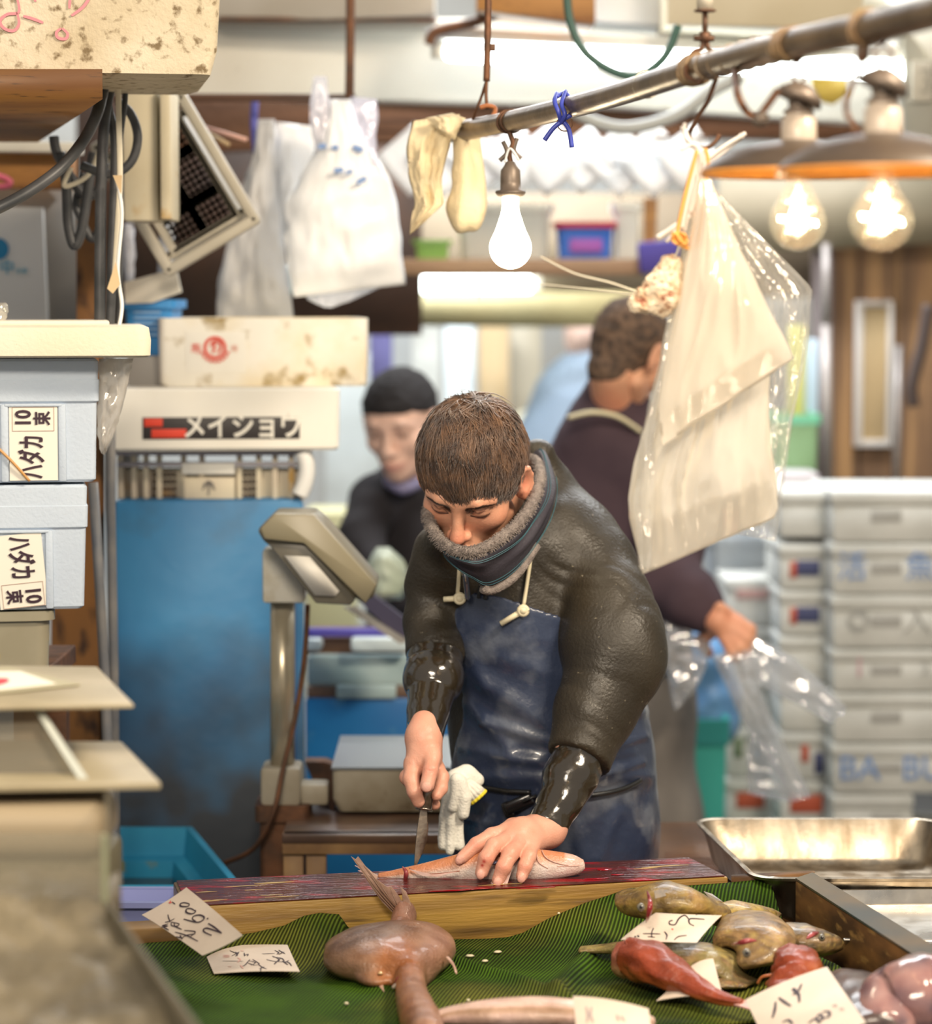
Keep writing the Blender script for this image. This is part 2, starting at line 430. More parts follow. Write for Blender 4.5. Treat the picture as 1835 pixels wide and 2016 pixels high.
# timber wall at the right, behind the foam boxes
wr = G()
for i, (a, b) in enumerate(((1612, 1690), (1690, 1762), (1762, 1850), (1850, 2010))):
    wr.prism([P(a+3, 380-i*12, 7.9), P(b, 375-i*12, 7.9), P(b, 1500, 7.9), P(a+3, 1500, 7.9)], (0, .06, 0))
structure(wr.obj('trim_1', mat('brown_boards', (.24, .13, .06), .6, (.10, .055, .03), 3, stretch=(5, 1, .35), col3=(.42, .24, .10), scale3=5, thr3=(.48, .75))))
structure(prism_px('trim_2', [(1418, 330, 7.7), (2010, 300, 7.7), (2010, 470, 7.7), (1418, 500, 7.7)], .05,
          mat('olive_board', (.30, .25, .17), .6, (.20, .17, .11), 3)))
structure(prism_px('trim_3', [(1605, 470, 7.72), (1640, 470, 7.72), (1640, 1400, 7.72), (1605, 1400, 7.72)], .08, mat('dark_post', (.10, .075, .07), .5)))
# the big cream fascia, its seam, upper panels
structure(prism_px('trim_4', [(255, 38, 6.3), (1150, 36, 6.6), (2000, 60, 7.0), (2000, 262, 7.0), (1150, 206, 6.6), (400, 190, 6.35), (255, 180, 6.3)], .10, M['cream'], bev=.004))
structure(prism_px('trim_5', [(200, -60, 6.2), (855, -60, 6.2), (855, 30, 6.2), (640, 38, 6.2), (200, 36, 6.2)], .3, mat('grey_beige_panel', (.50, .47, .42), .6, (.40, .36, .30), 3), bev=.003))
structure(prism_px('trim_6', [(938, -60, 5.9), (1172, -60, 5.9), (1172, 48, 5.9), (938, 20, 5.9)], .2, M['orange'], bev=.003))
structure(prism_px('trim_7', [(1312, -60, 6.1), (1700, -60, 6.1), (1700, 58, 6.1), (1312, 50, 6.1)], .3, mat('beige_box', (.62, .56, .42), .55, (.52, .45, .31), 3), bev=.006))
structure(prism_px('trim_8', [(1172, -60, 6.3), (1330, -60, 6.3), (1330, 52, 6.3), (1172, 42, 6.3)], .2, mat('cool_grey_panel', (.60, .62, .62), .5), bev=.003))
structure(prism_px('trim_9', [(1700, -60, 6.4), (2000, -60, 6.4), (2000, 330, 6.4), (1790, 300, 6.4), (1778, 60, 6.4), (1700, 50, 6.4)], .1,
          mat('pale_wall_panel', (.62, .60, .52), .6, (.50, .48, .40), 3)))
# brown beam under the fascia and dark recess behind the hanging bags
structure(prism_px('trim_10', [(330, 180, 6.75), (1150, 200, 6.85), (2000, 240, 7.1), (2000, 285, 7.1), (1150, 262, 6.85), (330, 300, 6.75)], .12, M['brown'], bev=.004))
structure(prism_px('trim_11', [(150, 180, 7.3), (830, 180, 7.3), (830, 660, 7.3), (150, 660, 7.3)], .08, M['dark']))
structure(prism_px('trim_12', [(560, 578, 8.0), (1260, 574, 8.0), (1260, 645, 8.0), (560, 640, 8.0)], .08, mat('olive_yellow_fascia', (.50, .45, .24), .6, (.36, .30, .15), 3)))
structure(prism_px('trim_13', [(800, 380, 8.2), (1620, 380, 8.2), (1620, 585, 8.2), (800, 585, 8.2)], .08, mat('tan_brown_back', (.30, .24, .16), .7, (.20, .15, .10), 2)))
c_ = G(); c_.tube([P(430, 38, 6.18), P(860, 40, 6.25)], .006, 8)
structure(c_.obj('trim_14', M['rust'], smooth=True))

# ------------------------------------------------------------------ fluorescent lamps
def fluo(a, b, r, label, house, up=.04):
    t = thing('fluorescent_lamp', label, 'lamp', (a+b)/2)
    d = (b-a).normalized(); g = G(); g.tube([a, lerp(a, b, .01), lerp(a, b, .99), b], [r*.8, r, r, r*.8], 14); g.obj('tube', M['tube'], t, smooth=True)
    g = G(); R = d.to_track_quat('X', 'Z').to_matrix(); R = Matrix([d, Vector((0, 0, 1)).cross(d).normalized(), d.cross(Vector((0, 0, 1)).cross(d)).normalized()]).transposed()
    g.box((a+b)/2+Vector((0, .02, up)), ((b-a).length+.08, .07, .03), R, .004)
    g.obj('housing', M['white'], t, ang=.6)
    for p in (a-d*.02, b+d*.02):
        g = G(); g.box(p+Vector((0, .01, up*.4)), (.022, .035, up+.02), R, .004); g.obj('end_cap', M['cream'], t, ang=.6)
    return t
fluo(P(878, 102, 6.1), P(1790, 142, 6.45), .020, 'long lit white fluorescent tube along the cream fascia above the pipe', 0)
fluo(P(740, 559, 8.13), P(1045, 560, 8.13), .030, 'short lit fluorescent tube below the brown shelf, beside the hanging white bags', 0, .05)
px_tube([(845, 88, 6.0), (860, 62, 6.0), (930, 45, 6.0), (990, 20, 6.0), (1020, -20, 6.0)], .012).obj('conduit_pipe', M['rust'], smooth=True)
tag(bpy.data.objects['conduit_pipe'], 'grey-brown curved conduit bending over the left end of the long tube lamp', 'pipe')
for i, (pts, lab) in enumerate((([(1115, -30, 5.2), (1122, 40, 5.2), (1150, 100, 5.2), (1205, 140, 5.2), (1260, 148, 5.2), (1310, 110, 5.2), (1335, 50, 5.2)], 'dark green cable looping down over the long tube lamp'),
                  ([(1105, 205, 6.0), (1170, 240, 6.0), (1240, 252, 6.0), (1330, 228, 6.0), (1400, 180, 6.0), (1460, 150, 6.0)], 'grey hose sagging above the row of white papers'))):
    o = px_tube(pts, .008 if i == 0 else .014).obj('cable' if i == 0 else 'hose', mat('green_cable', (.03, .09, .07), .4) if i == 0 else mat('grey_hose', (.45, .47, .46), .5), smooth=True)
    tag(o, lab, 'cable' if i == 0 else 'hose')

# ------------------------------------------------------------------ row of white papers
M['paper'] = mat('white_paper', (.93, .93, .94), .6, (.84, .86, .92), 12)
for i in range(9):
    px = 812+i*68; Y = 6.45-.012*i; s = 66+4*math.sin(i*2.1); ang = .06+.10*math.sin(i*1.7); cy = 314+3*math.sin(i*1.3)
    pts = []
    for k in range(4):
        a = ang+k*PI/2; pts.append((px+math.cos(a)*s*1.12, cy+math.sin(a)*s*1.12, Y))
    g = G(); q = [P(*p) for p in pts]
    g.sheet(lambda u, v: lerp(lerp(q[0], q[1], u), lerp(q[3], q[2], u), v)+Vector((0, .012*math.sin(3*u+i)*math.sin(3*v), 0)), 6, 6, (0, .002, 0))
    o = g.obj('paper_sheet', M['paper'], smooth=True)
    tag(o, 'white paper sheet hung by its corner in the overlapping row', 'paper', 'white paper sheets in the hanging row')
g = G(); g.tube([P(740, 258, 6.47), P(1000, 268, 6.42), P(1400, 270, 6.36)], .004, 6)
tag(g.obj('hanging_wire', M['rust'], smooth=True), 'thin wire carrying the row of white papers', 'wire')

# ------------------------------------------------------------------ brown shelf and what stands on it
zsh = P(1000, 510, 6.9).z
g = G(); a = P(770, 510, 6.9); b = P(1272, 510, 6.9); g.box(((a.x+b.x)/2, 7.05, zsh-.02), (b.x-a.x, .32, .04), None, .004)
tag(g.obj('wall_shelf', mat('shelf_board', (.42, .26, .14), .6, (.28, .16, .09), 5, stretch=(.4, 1, 4)), ang=.6), 'brown wooden shelf board carrying containers behind the bare bulb', 'shelf')
def tub(name, x0, y0, x1, y1, Y, depth, m, label, cat, rim=None, taper=.9, group=None):
    t = thing(name, label, cat, P((x0+x1)/2, y1, Y)+Vector((0, depth/2, 0)), group)
    a = P(x0, y1, Y); b = P(x1, y0, Y); w = b.x-a.x; h = b.z-a.z; c = Vector(((a.x+b.x)/2, Y+depth/2, 0))
    def ring(z, s, ins=0):
        hw = w/2*s-ins; hd = depth/2*s-ins; rr = min(hw, hd)*.25; out = []
        for cx, cy, a0 in ((hw-rr, hd-rr, 0), (-hw+rr, hd-rr, PI/2), (-hw+rr, -hd+rr, PI), (hw-rr, -hd+rr, 1.5*PI)):
            for k in range(5): aa = a0+k*PI/8; out.append(Vector((c.x+cx+rr*math.cos(aa), c.y+cy+rr*math.sin(aa), z)))
        return out
    z0 = a.z; g = G(); th = .006
    g.loft([ring(z0, taper), ring(z0+h*.9, 1), ring(z0+h, 1), ring(z0+h, 1, th), ring(z0+th, taper, th)], True); g.obj('body', m, t, ang=.7)
    g = G(); g.loft([ring(z0+h*.86, 1, -.008), ring(z0+h+.002, 1, -.008), ring(z0+h+.002, 1, th), ring(z0+h*.86, 1, th*.9)], False); g.obj('rim', rim or m, t, ang=.7)
    return t
tub('storage_tub', 900, 402, 1085, 509, 6.95, .2, M['cream'], 'large cream tub on the brown shelf behind the bare bulb', 'tub')
t = tub('plastic_basket', 1097, 438, 1208, 509, 6.95, .15, mat('blue_plastic', (.05, .17, .62), .4), 'blue plastic basket with a red rim on the brown shelf', 'basket', mat('red_plastic', (.62, .03, .06), .4))
pbox('label', 1122, 470, 1186, 496, 6.945, .004, mat('purple_print', (.35, .10, .40), .5), .001, t)
tub('plastic_tray', 818, 474, 884, 509, 6.92, .1, mat('lime_plastic', (.30, .55, .12), .4), 'small lime green plastic tray on the brown shelf', 'tray')
tub('storage_tub', 1212, 400, 1258, 509, 6.98, .15, M['cream'], 'narrow white tub at the right end of the brown shelf', 'tub')
g = G(); g.prism([P(1268, 390, 7.0), P(1295, 390, 7.0), P(1292, 480, 7.0), P(1268, 480, 7.0)], (0, .03, 0)); structure(g.obj('trim_15', M['orange']))
tag(prism_px('cloth', [(1255, 478, 6.85), (1340, 470, 6.85), (1335, 530, 6.85), (1262, 540, 6.85)], .04, mat('indigo_cloth', (.07, .05, .25), .8), bev=.008), 'indigo cloth bundle right of the brown shelf', 'cloth')

# ------------------------------------------------------------------ far hall seen between the two helpers
def slab(name, x0, y0, x1, y1, Y, m, label, cat, d=.05, group=None, bev=.004):
    return tag(pbox(name, x0, y0, x1, y1, Y, d, m, bev), label, cat, group)
slab('plank', 942, 636, 1002, 1580, 9.2, M['tan'], 'pale tan plank standing upright in the far hall, left of a pair', 'plank', group=None)
slab('plank', 1006, 640, 1064, 1570, 9.3, mat('greyed_tan', (.50, .46, .36), .6, (.42, .37, .27), 4, stretch=(6, 1, .4)), 'greyish plank standing upright in the far hall, right of a pair', 'plank')
slab('curtain_strip', 876, 620, 934, 1600, 9.0, mat('pale_blue_white', (.74, .82, .84), .5), 'pale blue-white plastic strip hanging in the far hall', 'curtain')
slab('hanging_towel', 812, 640, 868, 1570, 9.3, mat('pale_grey_cloth', (.55, .56, .52), .7, (.40, .40, .36), 5), 'grey-beige cloth hanging in the far hall beside the pale strip', 'cloth')
slab('hanging_cloth', 728, 640, 772, 760, 8.0, mat('violet_cloth', (.20, .19, .42), .8), 'violet-blue cloth hanging right of the red-crested foam box', 'cloth')
slab('cabinet_panel', 640, 700, 760, 1640, 8.6, mat('pale_grey_cabinet', (.58, .62, .62), .5, (.42, .44, .42), 3), 'pale grey cabinet behind the man in the black cap', 'cabinet', .4)
slab('partition', 1060, 820, 1180, 1620, 8.8, mat('sand_panel', (.55, .50, .38), .6), 'sand coloured partition behind the man in the plum jacket', 'partition')
slab('storage_crate', 600, 1010, 700, 1760, 7.8, mat('olive_crate', (.55, .52, .30), .6), 'pale olive crate behind the scale display', 'crate', .3)
for i, px in enumerate((585, 612, 640, 668, 694, 720, 746, 770, 796)):
    o = pbox('hanging_tag', px, 582, px+13, 640+5*math.sin(i*2), 7.989, .01, M['brown'] if i < 5 else M['tan'], .001)
    tag(o, 'narrow brown tag hanging along the olive fascia' if i < 5 else 'narrow tan tag hanging along the olive fascia', 'tag', 'brown tags on the olive fascia' if i < 5 else 'tan tags on the olive fascia')
# right side: pipes, framed board, green crate
g = G(); g.tube([P(1626, 480, 7.7), P(1626, 640, 7.7)], .012, 10); g.tube([P(1626, 640, 7.7), P(1630, 964, 7.7)], .014, 10)
tag(g.obj('vertical_pipe', mat('dull_pipe', (.40, .36, .34), .4, metal=.3), smooth=True), 'tall grey-violet pipe left of the framed board', 'pipe')
g = G(); g.tube([P(1768, 680, 7.885), P(1764, 964, 7.885)], .011, 10)
tag(g.obj('vertical_pipe', mat('dull_pipe_b', (.46, .42, .40), .4, metal=.3), smooth=True), 'shorter grey pipe right of the framed board', 'pipe')
t = thing('framed_board', 'tall narrow tan board in a pale frame on the timber wall', 'board', P(1722, 880, 7.8))
pbox('panel', 1694, 602, 1752, 868, 7.88, .02, mat('tan_board', (.46, .34, .18), .6, (.38, .27, .14), 4), .001, t)
for r in ((1686, 592, 1697, 880), (1749, 592, 1756, 880), (1697, 592, 1749, 603), (1697, 866, 1749, 880)): pbox('frame_rail', *r, 7.865, .035, mat('pale_frame', (.60, .56, .52), .4), .003, t)
o = px_tube([(1828, 600, 7.5), (1815, 680, 7.5), (1795, 760, 7.5), (1800, 800, 7.5)], .018).obj('hanging_strap', mat('dark_strap', (.06, .04, .035), .6), smooth=True)
tag(o, 'dark strap hanging at the right edge against the timber wall', 'strap')
t = tub('storage_crate', 1528, 818, 1612, 938, 7.3, .3, mat('leaf_green', (.27, .46, .24), .45), 'green plastic crate with a mint rim standing on the foam boxes', 'crate', mat('mint_rim', (.20, .62, .40), .4), .95)
slab('paper_bundle', 1556, 640, 1584, 822, 7.5, mat('yellow_paper', (.62, .60, .20), .6), 'yellow paper bundle above the green crate', 'paper', .05)
slab('paper_bundle', 1584, 668, 1610, 822, 7.52, mat('blue_paper', (.52, .66, .80), .6), 'light blue paper bundle above the green crate', 'paper', .05)
slab('white_board', 1528, 932, 1612, 968, 7.1, mat('lilac_white', (.66, .62, .66), .5), 'lilac-white panel under the green crate', 'panel', .3)
tag(prism_px('yellow_card', [(1598, 152, 6.3), (1665, 156, 6.3), (1672, 186, 6.3), (1640, 206, 6.3), (1600, 196, 6.3)], .01, mat('ochre_card', (.62, .47, .10), .6)), 'ochre yellow card hanging right of the left enamel lampshade', 'card')
o = pbox('wall_switch', 1795, 120, 1835, 200, 6.38, .02, mat('faded_print', (.50, .47, .40), .6), .004); tag(o, 'faded plate with worn marks on the pale panel at top right', 'sign')
strokes('marking', [[(-.01, .02), (.005, .025), (.012, .012), (.002, 0), (.012, -.01), (.004, -.026), (-.01, -.02)]], plane_mtx(P(1820, 158, 6.37), (1, 0, 0), (0, 0, 1)), .002, M['greyw'], o)

# ------------------------------------------------------------------ stacks of white foam boxes on the right
M['foam'] = mat('white_foam', (.66, .67, .64), .7, (.56, .57, .54), 8, bump=.0008, bscale=220)
M['foamgrey'] = mat('foam_side_print', (.66, .67, .64), .7)
M['navy'] = mat('navy_print', (.06, .07, .16), .6); M['redp'] = mat('red_print', (.50, .10, .05), .6); M['bluep'] = mat('blue_print', (.20, .33, .62), .6)
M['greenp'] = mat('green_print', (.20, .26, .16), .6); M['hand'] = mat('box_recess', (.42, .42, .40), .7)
cx0 = 1637; Yc = 6.6; yawA = math.radians(0)
rows = [(967, 1068), (1070, 1170), (1172, 1276), (1279, 1362), (1365, 1462), (1465, 1562), (1565, 1662), (1665, 1765)]
ordn = ['topmost', 'second', 'third', 'fourth', 'fifth', 'sixth', 'seventh', 'eighth']
def foam_box(x0, y0, x1, y1, Y, depth, label, group, left=None, front=None, marks=None):
    t = thing('foam_box', label, 'box', P((x0+x1)/2, y1, Y)+Vector((0, depth/2, 0)), group)
    ym = lerp(y0, y1, .28)
    pbox('body', x0+3, ym, x1-3, y1, Y+.003, depth-.006, M['foam'], .008, t); pbox('lid', x0, y0, x1, ym, Y, depth, M['foam'], .008, t)
    return t
for i, (a, b) in enumerate(rows):
    x1 = 2010 if i != 6 else 1800
    t = foam_box(cx0, a, x1, b, Yc, .44, 'white foam box, %s from the top of the corner stack at the right edge' % ordn[i] if i else 'white foam box on top of the corner stack at the right edge', 'foam boxes in the corner stack')
    h = b-a; h0 = a+.45*h
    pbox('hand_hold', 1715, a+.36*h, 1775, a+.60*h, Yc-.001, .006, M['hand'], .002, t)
    def word(s, px, py, size, m, Y=Yc-.003, lab=None): return text_obj('print', s, size, plane_mtx(P(px, py, Y), (1, 0, 0), (0, 0, 1)), m, t, thick=.0008, lab=lab)
    if i == 1: word('活', 1678, h0+4, .075, M['bluep']); word('魚', 1812, h0+4, .075, M['bluep'])
    if i == 2: word('◎', 1690, h0+6, .07, M['hand']); word('入', 1806, h0+6, .075, M['hand'])
    if i == 3: word('I', 1692, h0, .07, mat('faint_pink', (.62, .40, .44), .6)); word('2', 1822, h0, .04, M['hand'])
    if i == 5: word('BA', 1692, h0+6, .085, M['bluep'], lab='blue printed letters'); word('BU', 1818, h0+6, .085, M['bluep'], lab='blue printed letters')
    # left face print, on the side that looks towards the stall
    if i in (1, 2, 5, 6):
        xs = P(cx0, a, Yc).x; zc = P(cx0, lerp(a, b, .5), Yc).z
# second stack: stands left of and behind the corner stack, its fronts in shade
for i, (a, b) in enumerate([(968, 1058), (1072, 1160), (1163, 1250), (1253, 1345), (1348, 1440), (1443, 1535), (1538, 1630), (1633, 1725)]):
    t = foam_box(1533, a, 1630, b, 6.72, .34, 'grey-white foam box, %s from the top of the narrow stack left of the corner stack' % ordn[i] if i else 'grey-white foam box on top of the narrow stack left of the corner stack', 'foam boxes in the narrow stack')
    if i in (1, 2):
        pbox('print', 1556, a+34, 1568, a+66, 6.718, .006, M['redp'], .001, t, False); pbox('print', 1568, a+32, 1614, a+62, 6.718, .006, M['navy'], .001, t, False)
    if i == 5: pbox('print', 1578, a+25, 1592, a+58, 6.718, .006, M['redp'], .001, t); pbox('print', 1604, a+40, 1622, a+80, 6.718, .006, M['navy'], .001, t)
    if i == 6: pbox('print', 1556, a+28, 1620, a+62, 6.718, .006, M['redp'], .001, t, lab=None) if False else pbox('print', 1556, a+28, 1620, a+62, 6.718, .006, M['redp'], .001, t)
for i, (a, b) in enumerate([(1140, 1232), (1235, 1330), (1333, 1430), (1433, 1530), (1533, 1630), (1633, 1730)]):
    t = foam_box(1428, a, 1528, b, 6.95, .3, 'white foam box, %s from the top of the low stack by the teal bin' % ordn[i] if i else 'white foam box on top of the low stack by the teal bin', 'foam boxes in the low stack')
    if i == 3: pbox('print', 1445, a+20, 1463, a+58, 6.947, .006, M['greenp'], .001, t)
    if i == 4: pbox('print', 1450, a+28, 1505, a+58, 6.947, .006, M['redp'], .001, t)
    if i == 0: pbox('print', 1450, a-0+20, 1512, a+40, 6.947, .006, mat('faded_red', (.50, .32, .30), .6), .001, t)
tub('plastic_bin', 1330, 1418, 1432, 1760, 6.6, .35, mat('teal_plastic', (.06, .42, .36), .4), 'tall teal plastic bin beside the low stack of foam boxes', 'bin', mat('dark_teal', (.03, .25, .24), .4), .92)
# blue sack resting in the bin, white sack pale behind
s = SDF(P(1300, 1500, 6.6), P(1470, 1190, 7.0), .008)
for (px, py, Y, r) in ((1385, 1300, 6.78, .075), (1395, 1370, 6.78, .085), (1360, 1400, 6.78, .07), (1350, 1330, 6.8, .06), (1410, 1420, 6.78, .06)): s.ell(P(px, py, Y), (r, .1, r), None, .03)
tag(link_mesh('sack', s.mesh('sack'), mat('blue_sack', (.09, .22, .44), .35, (.16, .33, .55), 9, bump=.004, bscale=18)), 'crumpled blue plastic sack sitting in the teal bin', 'sack')
tub('storage_tub', 1400, 1060, 1530, 1140, 7.2, .3, mat('blue_grey_tub', (.45, .50, .55), .5), 'blue-grey tub on the low stack behind the held plastic bags', 'tub')
# ================================================================== left side of the stall
M['oldfoam'] = mat('old_stained_foam', (.60, .53, .40), .75, (.46, .38, .25), 7, bump=.0016, bscale=170, col3=(.17, .12, .06), scale3=55, thr3=(.56, .68), detail=12)
M['creamfoam'] = mat('cream_foam', (.82, .76, .64), .7, (.74, .66, .50), 4, bump=.0008, bscale=150, col3=(.50, .22, .10), scale3=30, thr3=(.70, .76))
M['stainfoam'] = mat('stained_foam_box', (.86, .83, .75), .6, (.72, .56, .28), 6, col3=(.34, .24, .09), scale3=20, thr3=(.56, .70), lo=.45, hi=.75, detail=10)
M['whitefoam'] = mat('white_foam_box', (.86, .84, .78), .55, (.80, .76, .66), 3)
M['bluefoam'] = mat('pale_blue_foam', (.55, .63, .73), .7, (.50, .58, .69), 5, bump=.0008, bscale=190, detail=10)
M['pinkmark'] = mat('pink_marker', (.60, .22, .25), .7); M['ink'] = mat('purple_black_ink', (.035, .012, .025), .5)
M['label'] = mat('cream_label', (.82, .78, .68), .6)

# top-left foam box on the wooden shelf
zs = 2.035
t = thing('foam_box', 'large old yellowed foam box with pink marks on the wooden shelf at top left', 'box', P(180, 158, 4.3))
g = G(); a = P(434, 0, 4.05); bl = P(424, 158, 4.05); R = rotz(.03)
prof = [(P(-120, -110, 4.05).x, bl.x+.014, 2.36), (P(-120, -110, 4.05).x, bl.x+.012, 2.20), (P(-120, -110, 4.05).x, bl.x+.004, 2.075), (P(-120, -110, 4.05).x, bl.x-.006, zs+.004), (P(-120, -110, 4.05).x+.01, bl.x-.022, zs)]
def rrect(x0, x1, y0, y1, z, r=.02, n=4):
    out = []
    for cx, cy, a0 in ((x1-r, y1-r, 0), (x0+r, y1-r, PI/2), (x0+r, y0+r, PI), (x1-r, y0+r, 1.5*PI)):
        for k in range(n+1): aa = a0+k*PI/2/n; out.append(Vector((cx+r*math.cos(aa), cy+r*math.sin(aa), z)))
    return out
g.loft([rrect(x0, x1, 4.05+(.012 if z == zs else 0), 4.40, z) for x0, x1, z in prof]); g.obj('body', M['oldfoam'], t, ang=.5); swing(t, (bl.x, 4.05), 9)
mk = plane_mtx(P(60, 40, 4.047), (1, 0, 0), (0, 0, 1)); k = 1/1320.
def mp(pts): return [((x-60)*k, (40-y)*k) for x, y in pts]
strokes('marker_scrawl', [mp(p) for p in ([(38, 0), (42, 30), (20, 35), (6, 48), (14, 62), (32, 66), (42, 52), (38, 30)], [(50, 38), (66, 42), (88, 50)], [(140, 0), (138, 22)], [(180, -4), (165, 18), (142, 36)], [(122, 60), (113, 68), (116, 78), (130, 80), (134, 70), (124, 60)], [(66, -10), (74, 10)])], mk, .0022, M['pinkmark'], t, 'pink marker strokes')
sh = thing('shelf_board', 'orange-brown wooden shelf board under the yellowed foam box at top left', 'shelf', (-.75, 4.4, 1.99))
g = G(); zt = 2.032; a = PZ(202, 195, 1.99); b = PZ(75, 280, 1.99)
g.prism([(-1.25, a.y, 1.99), (a.x, a.y, 1.99), (b.x-.0, b.y, 1.99), (-1.25, b.y, 1.99)], (0, 0, zt-1.99)); g.obj('board', mat('dark_orange_board', (.20, .095, .025), .55, (.12, .05, .015), 5, stretch=(.5, 1, 5), col3=(.04, .02, .01), scale3=40, thr3=(.60, .68), detail=10), sh, ang=.5)
g = G(); g.box((-.93, a.y+.02, 1.985), (.5, .03, .02), None, .003); g.obj('batten', M['tan'], sh, ang=.5)
# wall pieces behind the cables
structure(prism_px('trim_16', [(-80, 368, 5.3), (152, 372, 5.3), (152, 760, 5.3), (-80, 760, 5.3)], .05, mat('marble_grey', (.46, .43, .38), .6, (.33, .30, .26), 4)))
structure(prism_px('trim_17', [(-80, 298, 5.2), (140, 300, 5.2), (140, 372, 5.2), (-80, 368, 5.2)], .08, M['orange'], bev=.003))
structure(prism_px('trim_18', [(-80, 274, 5.15), (150, 280, 5.15), (150, 300, 5.15), (-80, 298, 5.15)], .10, M['cream'], bev=.003))
structure(prism_px('trim_19', [(150, 372, 5.0), (196, 372, 5.0), (196, 1740, 5.0), (100, 1740, 5.0), (100, 1180, 5.0), (150, 1180, 5.0)], .08,
    mat('rusty_post', (.30, .13, .035), .7, (.14, .07, .03), 5, stretch=(1, 1, .5), col3=(.05, .025, .015), scale3=22, thr3=(.55, .68)), bev=.003))
t = thing('white_sign', 'white board with blue round emblem and small blue letters at the left edge', 'sign', P(40, 640, 5.25))
prism_px('board', [(-60, 405, 5.23), (84, 408, 5.23), (94, 640, 5.23), (-60, 640, 5.23)], .02, M['white'], t, bev=.003)
g = G(); g.lathe([(0, 0), (.021, 0), (.021, .003), (0, .003)], P(-4, 490, 5.228), 24, Matrix.Rotation(PI/2, 3, 'X')); g.obj('emblem', mat('cyan_print', (.02, .25, .50), .5), t)
text_obj('letters', '中', .03, plane_mtx(P(14, 528, 5.226), (1, 0, 0), (0, 0, 1)), mat('cyan_print_b', (.03, .38, .60), .5), t)
text_obj('letters', '市場', .011, plane_mtx(P(42, 534, 5.226), (1, 0, 0), (0, 0, 1)), mat('cyan_print_c', (.10, .45, .62), .5), t)
g = G(); g.tube(smooth_path([P(-10, 345, 5.1), P(8, 350, 5.1), P(20, 358, 5.1), P(14, 366, 5.1), P(-10, 368, 5.1)], 5), .006, 8)
tag(g.obj('pink_clip', mat('pink_plastic', (.75, .16, .24), .4), smooth=True), 'pink plastic clip at the left edge on the orange beam', 'clip')

tag(px_tube([(690, -60, 5.42), (690, 60, 5.42), (688, 192, 5.42)], .009, 8, 2).obj('ceiling_rod', M['rust'], smooth=True), 'thin dark vertical rod dropping from the ceiling to the bag rail', 'rod')
tag(px_tube([(-900, 194, 5.42), (100, 193, 5.42), (400, 192, 5.42), (700, 193, 5.42)], .008, 8, 2).obj('hanging_rail', M['dark'], smooth=True), 'dark horizontal rail the bags and crate hang from, under the cream fascia', 'rail')
# cable bundle
def cable(pts, r, label, m=None, name='cable', flat=1.):
    g = G(); g.tube(smooth_path([P(*p) for p in pts], 8), r, 10, flat=flat)
    return tag(g.obj(name, m or M['black'], smooth=True), label, {'cable': 'cable', 'tape_strip': 'tape', 'cord': 'cord'}[name])
cable([(-40, 425, 4.1), (0, 408, 4.1), (60, 375, 4.12), (120, 330, 4.15), (165, 275, 4.2), (192, 220, 4.25), (206, 160, 4.3)], .0092, 'thick dark cable sweeping down from the shelf end to the left edge')
cable([(222, 150, 4.35), (208, 220, 4.32), (200, 330, 4.3), (197, 480, 4.3), (196, 645, 4.3)], .0088, 'straight blue-black cable hanging, leftmost of the vertical bundle')
cable([(206, 165, 4.33), (212, 210, 4.33), (226, 270, 4.33), (226, 360, 4.33), (222, 500, 4.33), (216, 645, 4.33)], .0078, 'black cable bending out then hanging straight in the middle of the bundle')
cable([(246, 150, 4.36), (246, 200, 4.36), (236, 290, 4.36), (238, 400, 4.36), (234, 645, 4.36)], .0045, 'thin black cord hanging, rightmost of the vertical bundle')
cable([(232, 200, 4.42), (258, 225, 4.42), (271, 268, 4.42), (262, 312, 4.42), (236, 338, 4.42), (205, 342, 4.42), (160, 325, 4.42)], .0075, 'black cable making a round loop right of the vertical bundle')
cable([(106, 268, 4.6), (112, 300, 4.6), (140, 350, 4.6), (168, 385, 4.6), (196, 370, 4.6), (206, 320, 4.6)], .0085, 'black cable crossing behind the sweeping thick cable')
cable([(118, 300, 4.55), (130, 360, 4.55), (134, 440, 4.55), (146, 483, 4.55), (160, 455, 4.55), (172, 380, 4.55), (184, 300, 4.55)], .0085, 'black cable hanging in a long U loop left of the bundle')
cable([(165, 340, 4.62), (150, 400, 4.62), (160, 430, 4.62), (180, 470, 4.62), (196, 450, 4.62)], .007, 'short black cable coiled inside the long U loop')
cable([(140, 330, 4.5), (126, 366, 4.5), (160, 355, 4.5), (180, 335, 4.5), (194, 300, 4.5)], .004, 'pale flat cord zigzagging across the cable loops', M['rope'], 'cord')
cable([(232, 155, 4.28), (234, 230, 4.28), (236, 350, 4.28), (232, 440, 4.28), (226, 540, 4.28)], .0045, 'tan tape strip hanging down the cable bundle', M['rope'], 'tape_strip', .3)
cable([(229, 350, 4.27), (240, 420, 4.27), (232, 530, 4.27), (240, 600, 4.27), (234, 645, 4.27)], .003, 'thin white cord twisted round the lower cable bundle', M['white'], 'cord')
for pts, lab in ((((222, 345), (240, 345), (238, 382), (224, 350)), 'upper folded tan tape tag on the cable bundle'), (((228, 515), (236, 560), (222, 578), (211, 568)), 'lower folded tan tape tag on the cable bundle')):
    g = G(); g.prism([P(x, y, 4.25) for x, y in pts], (0, .003, 0)); tag(g.obj('tape_tag', mat('tan_tape', (.60, .44, .25), .5)), lab, 'tape')

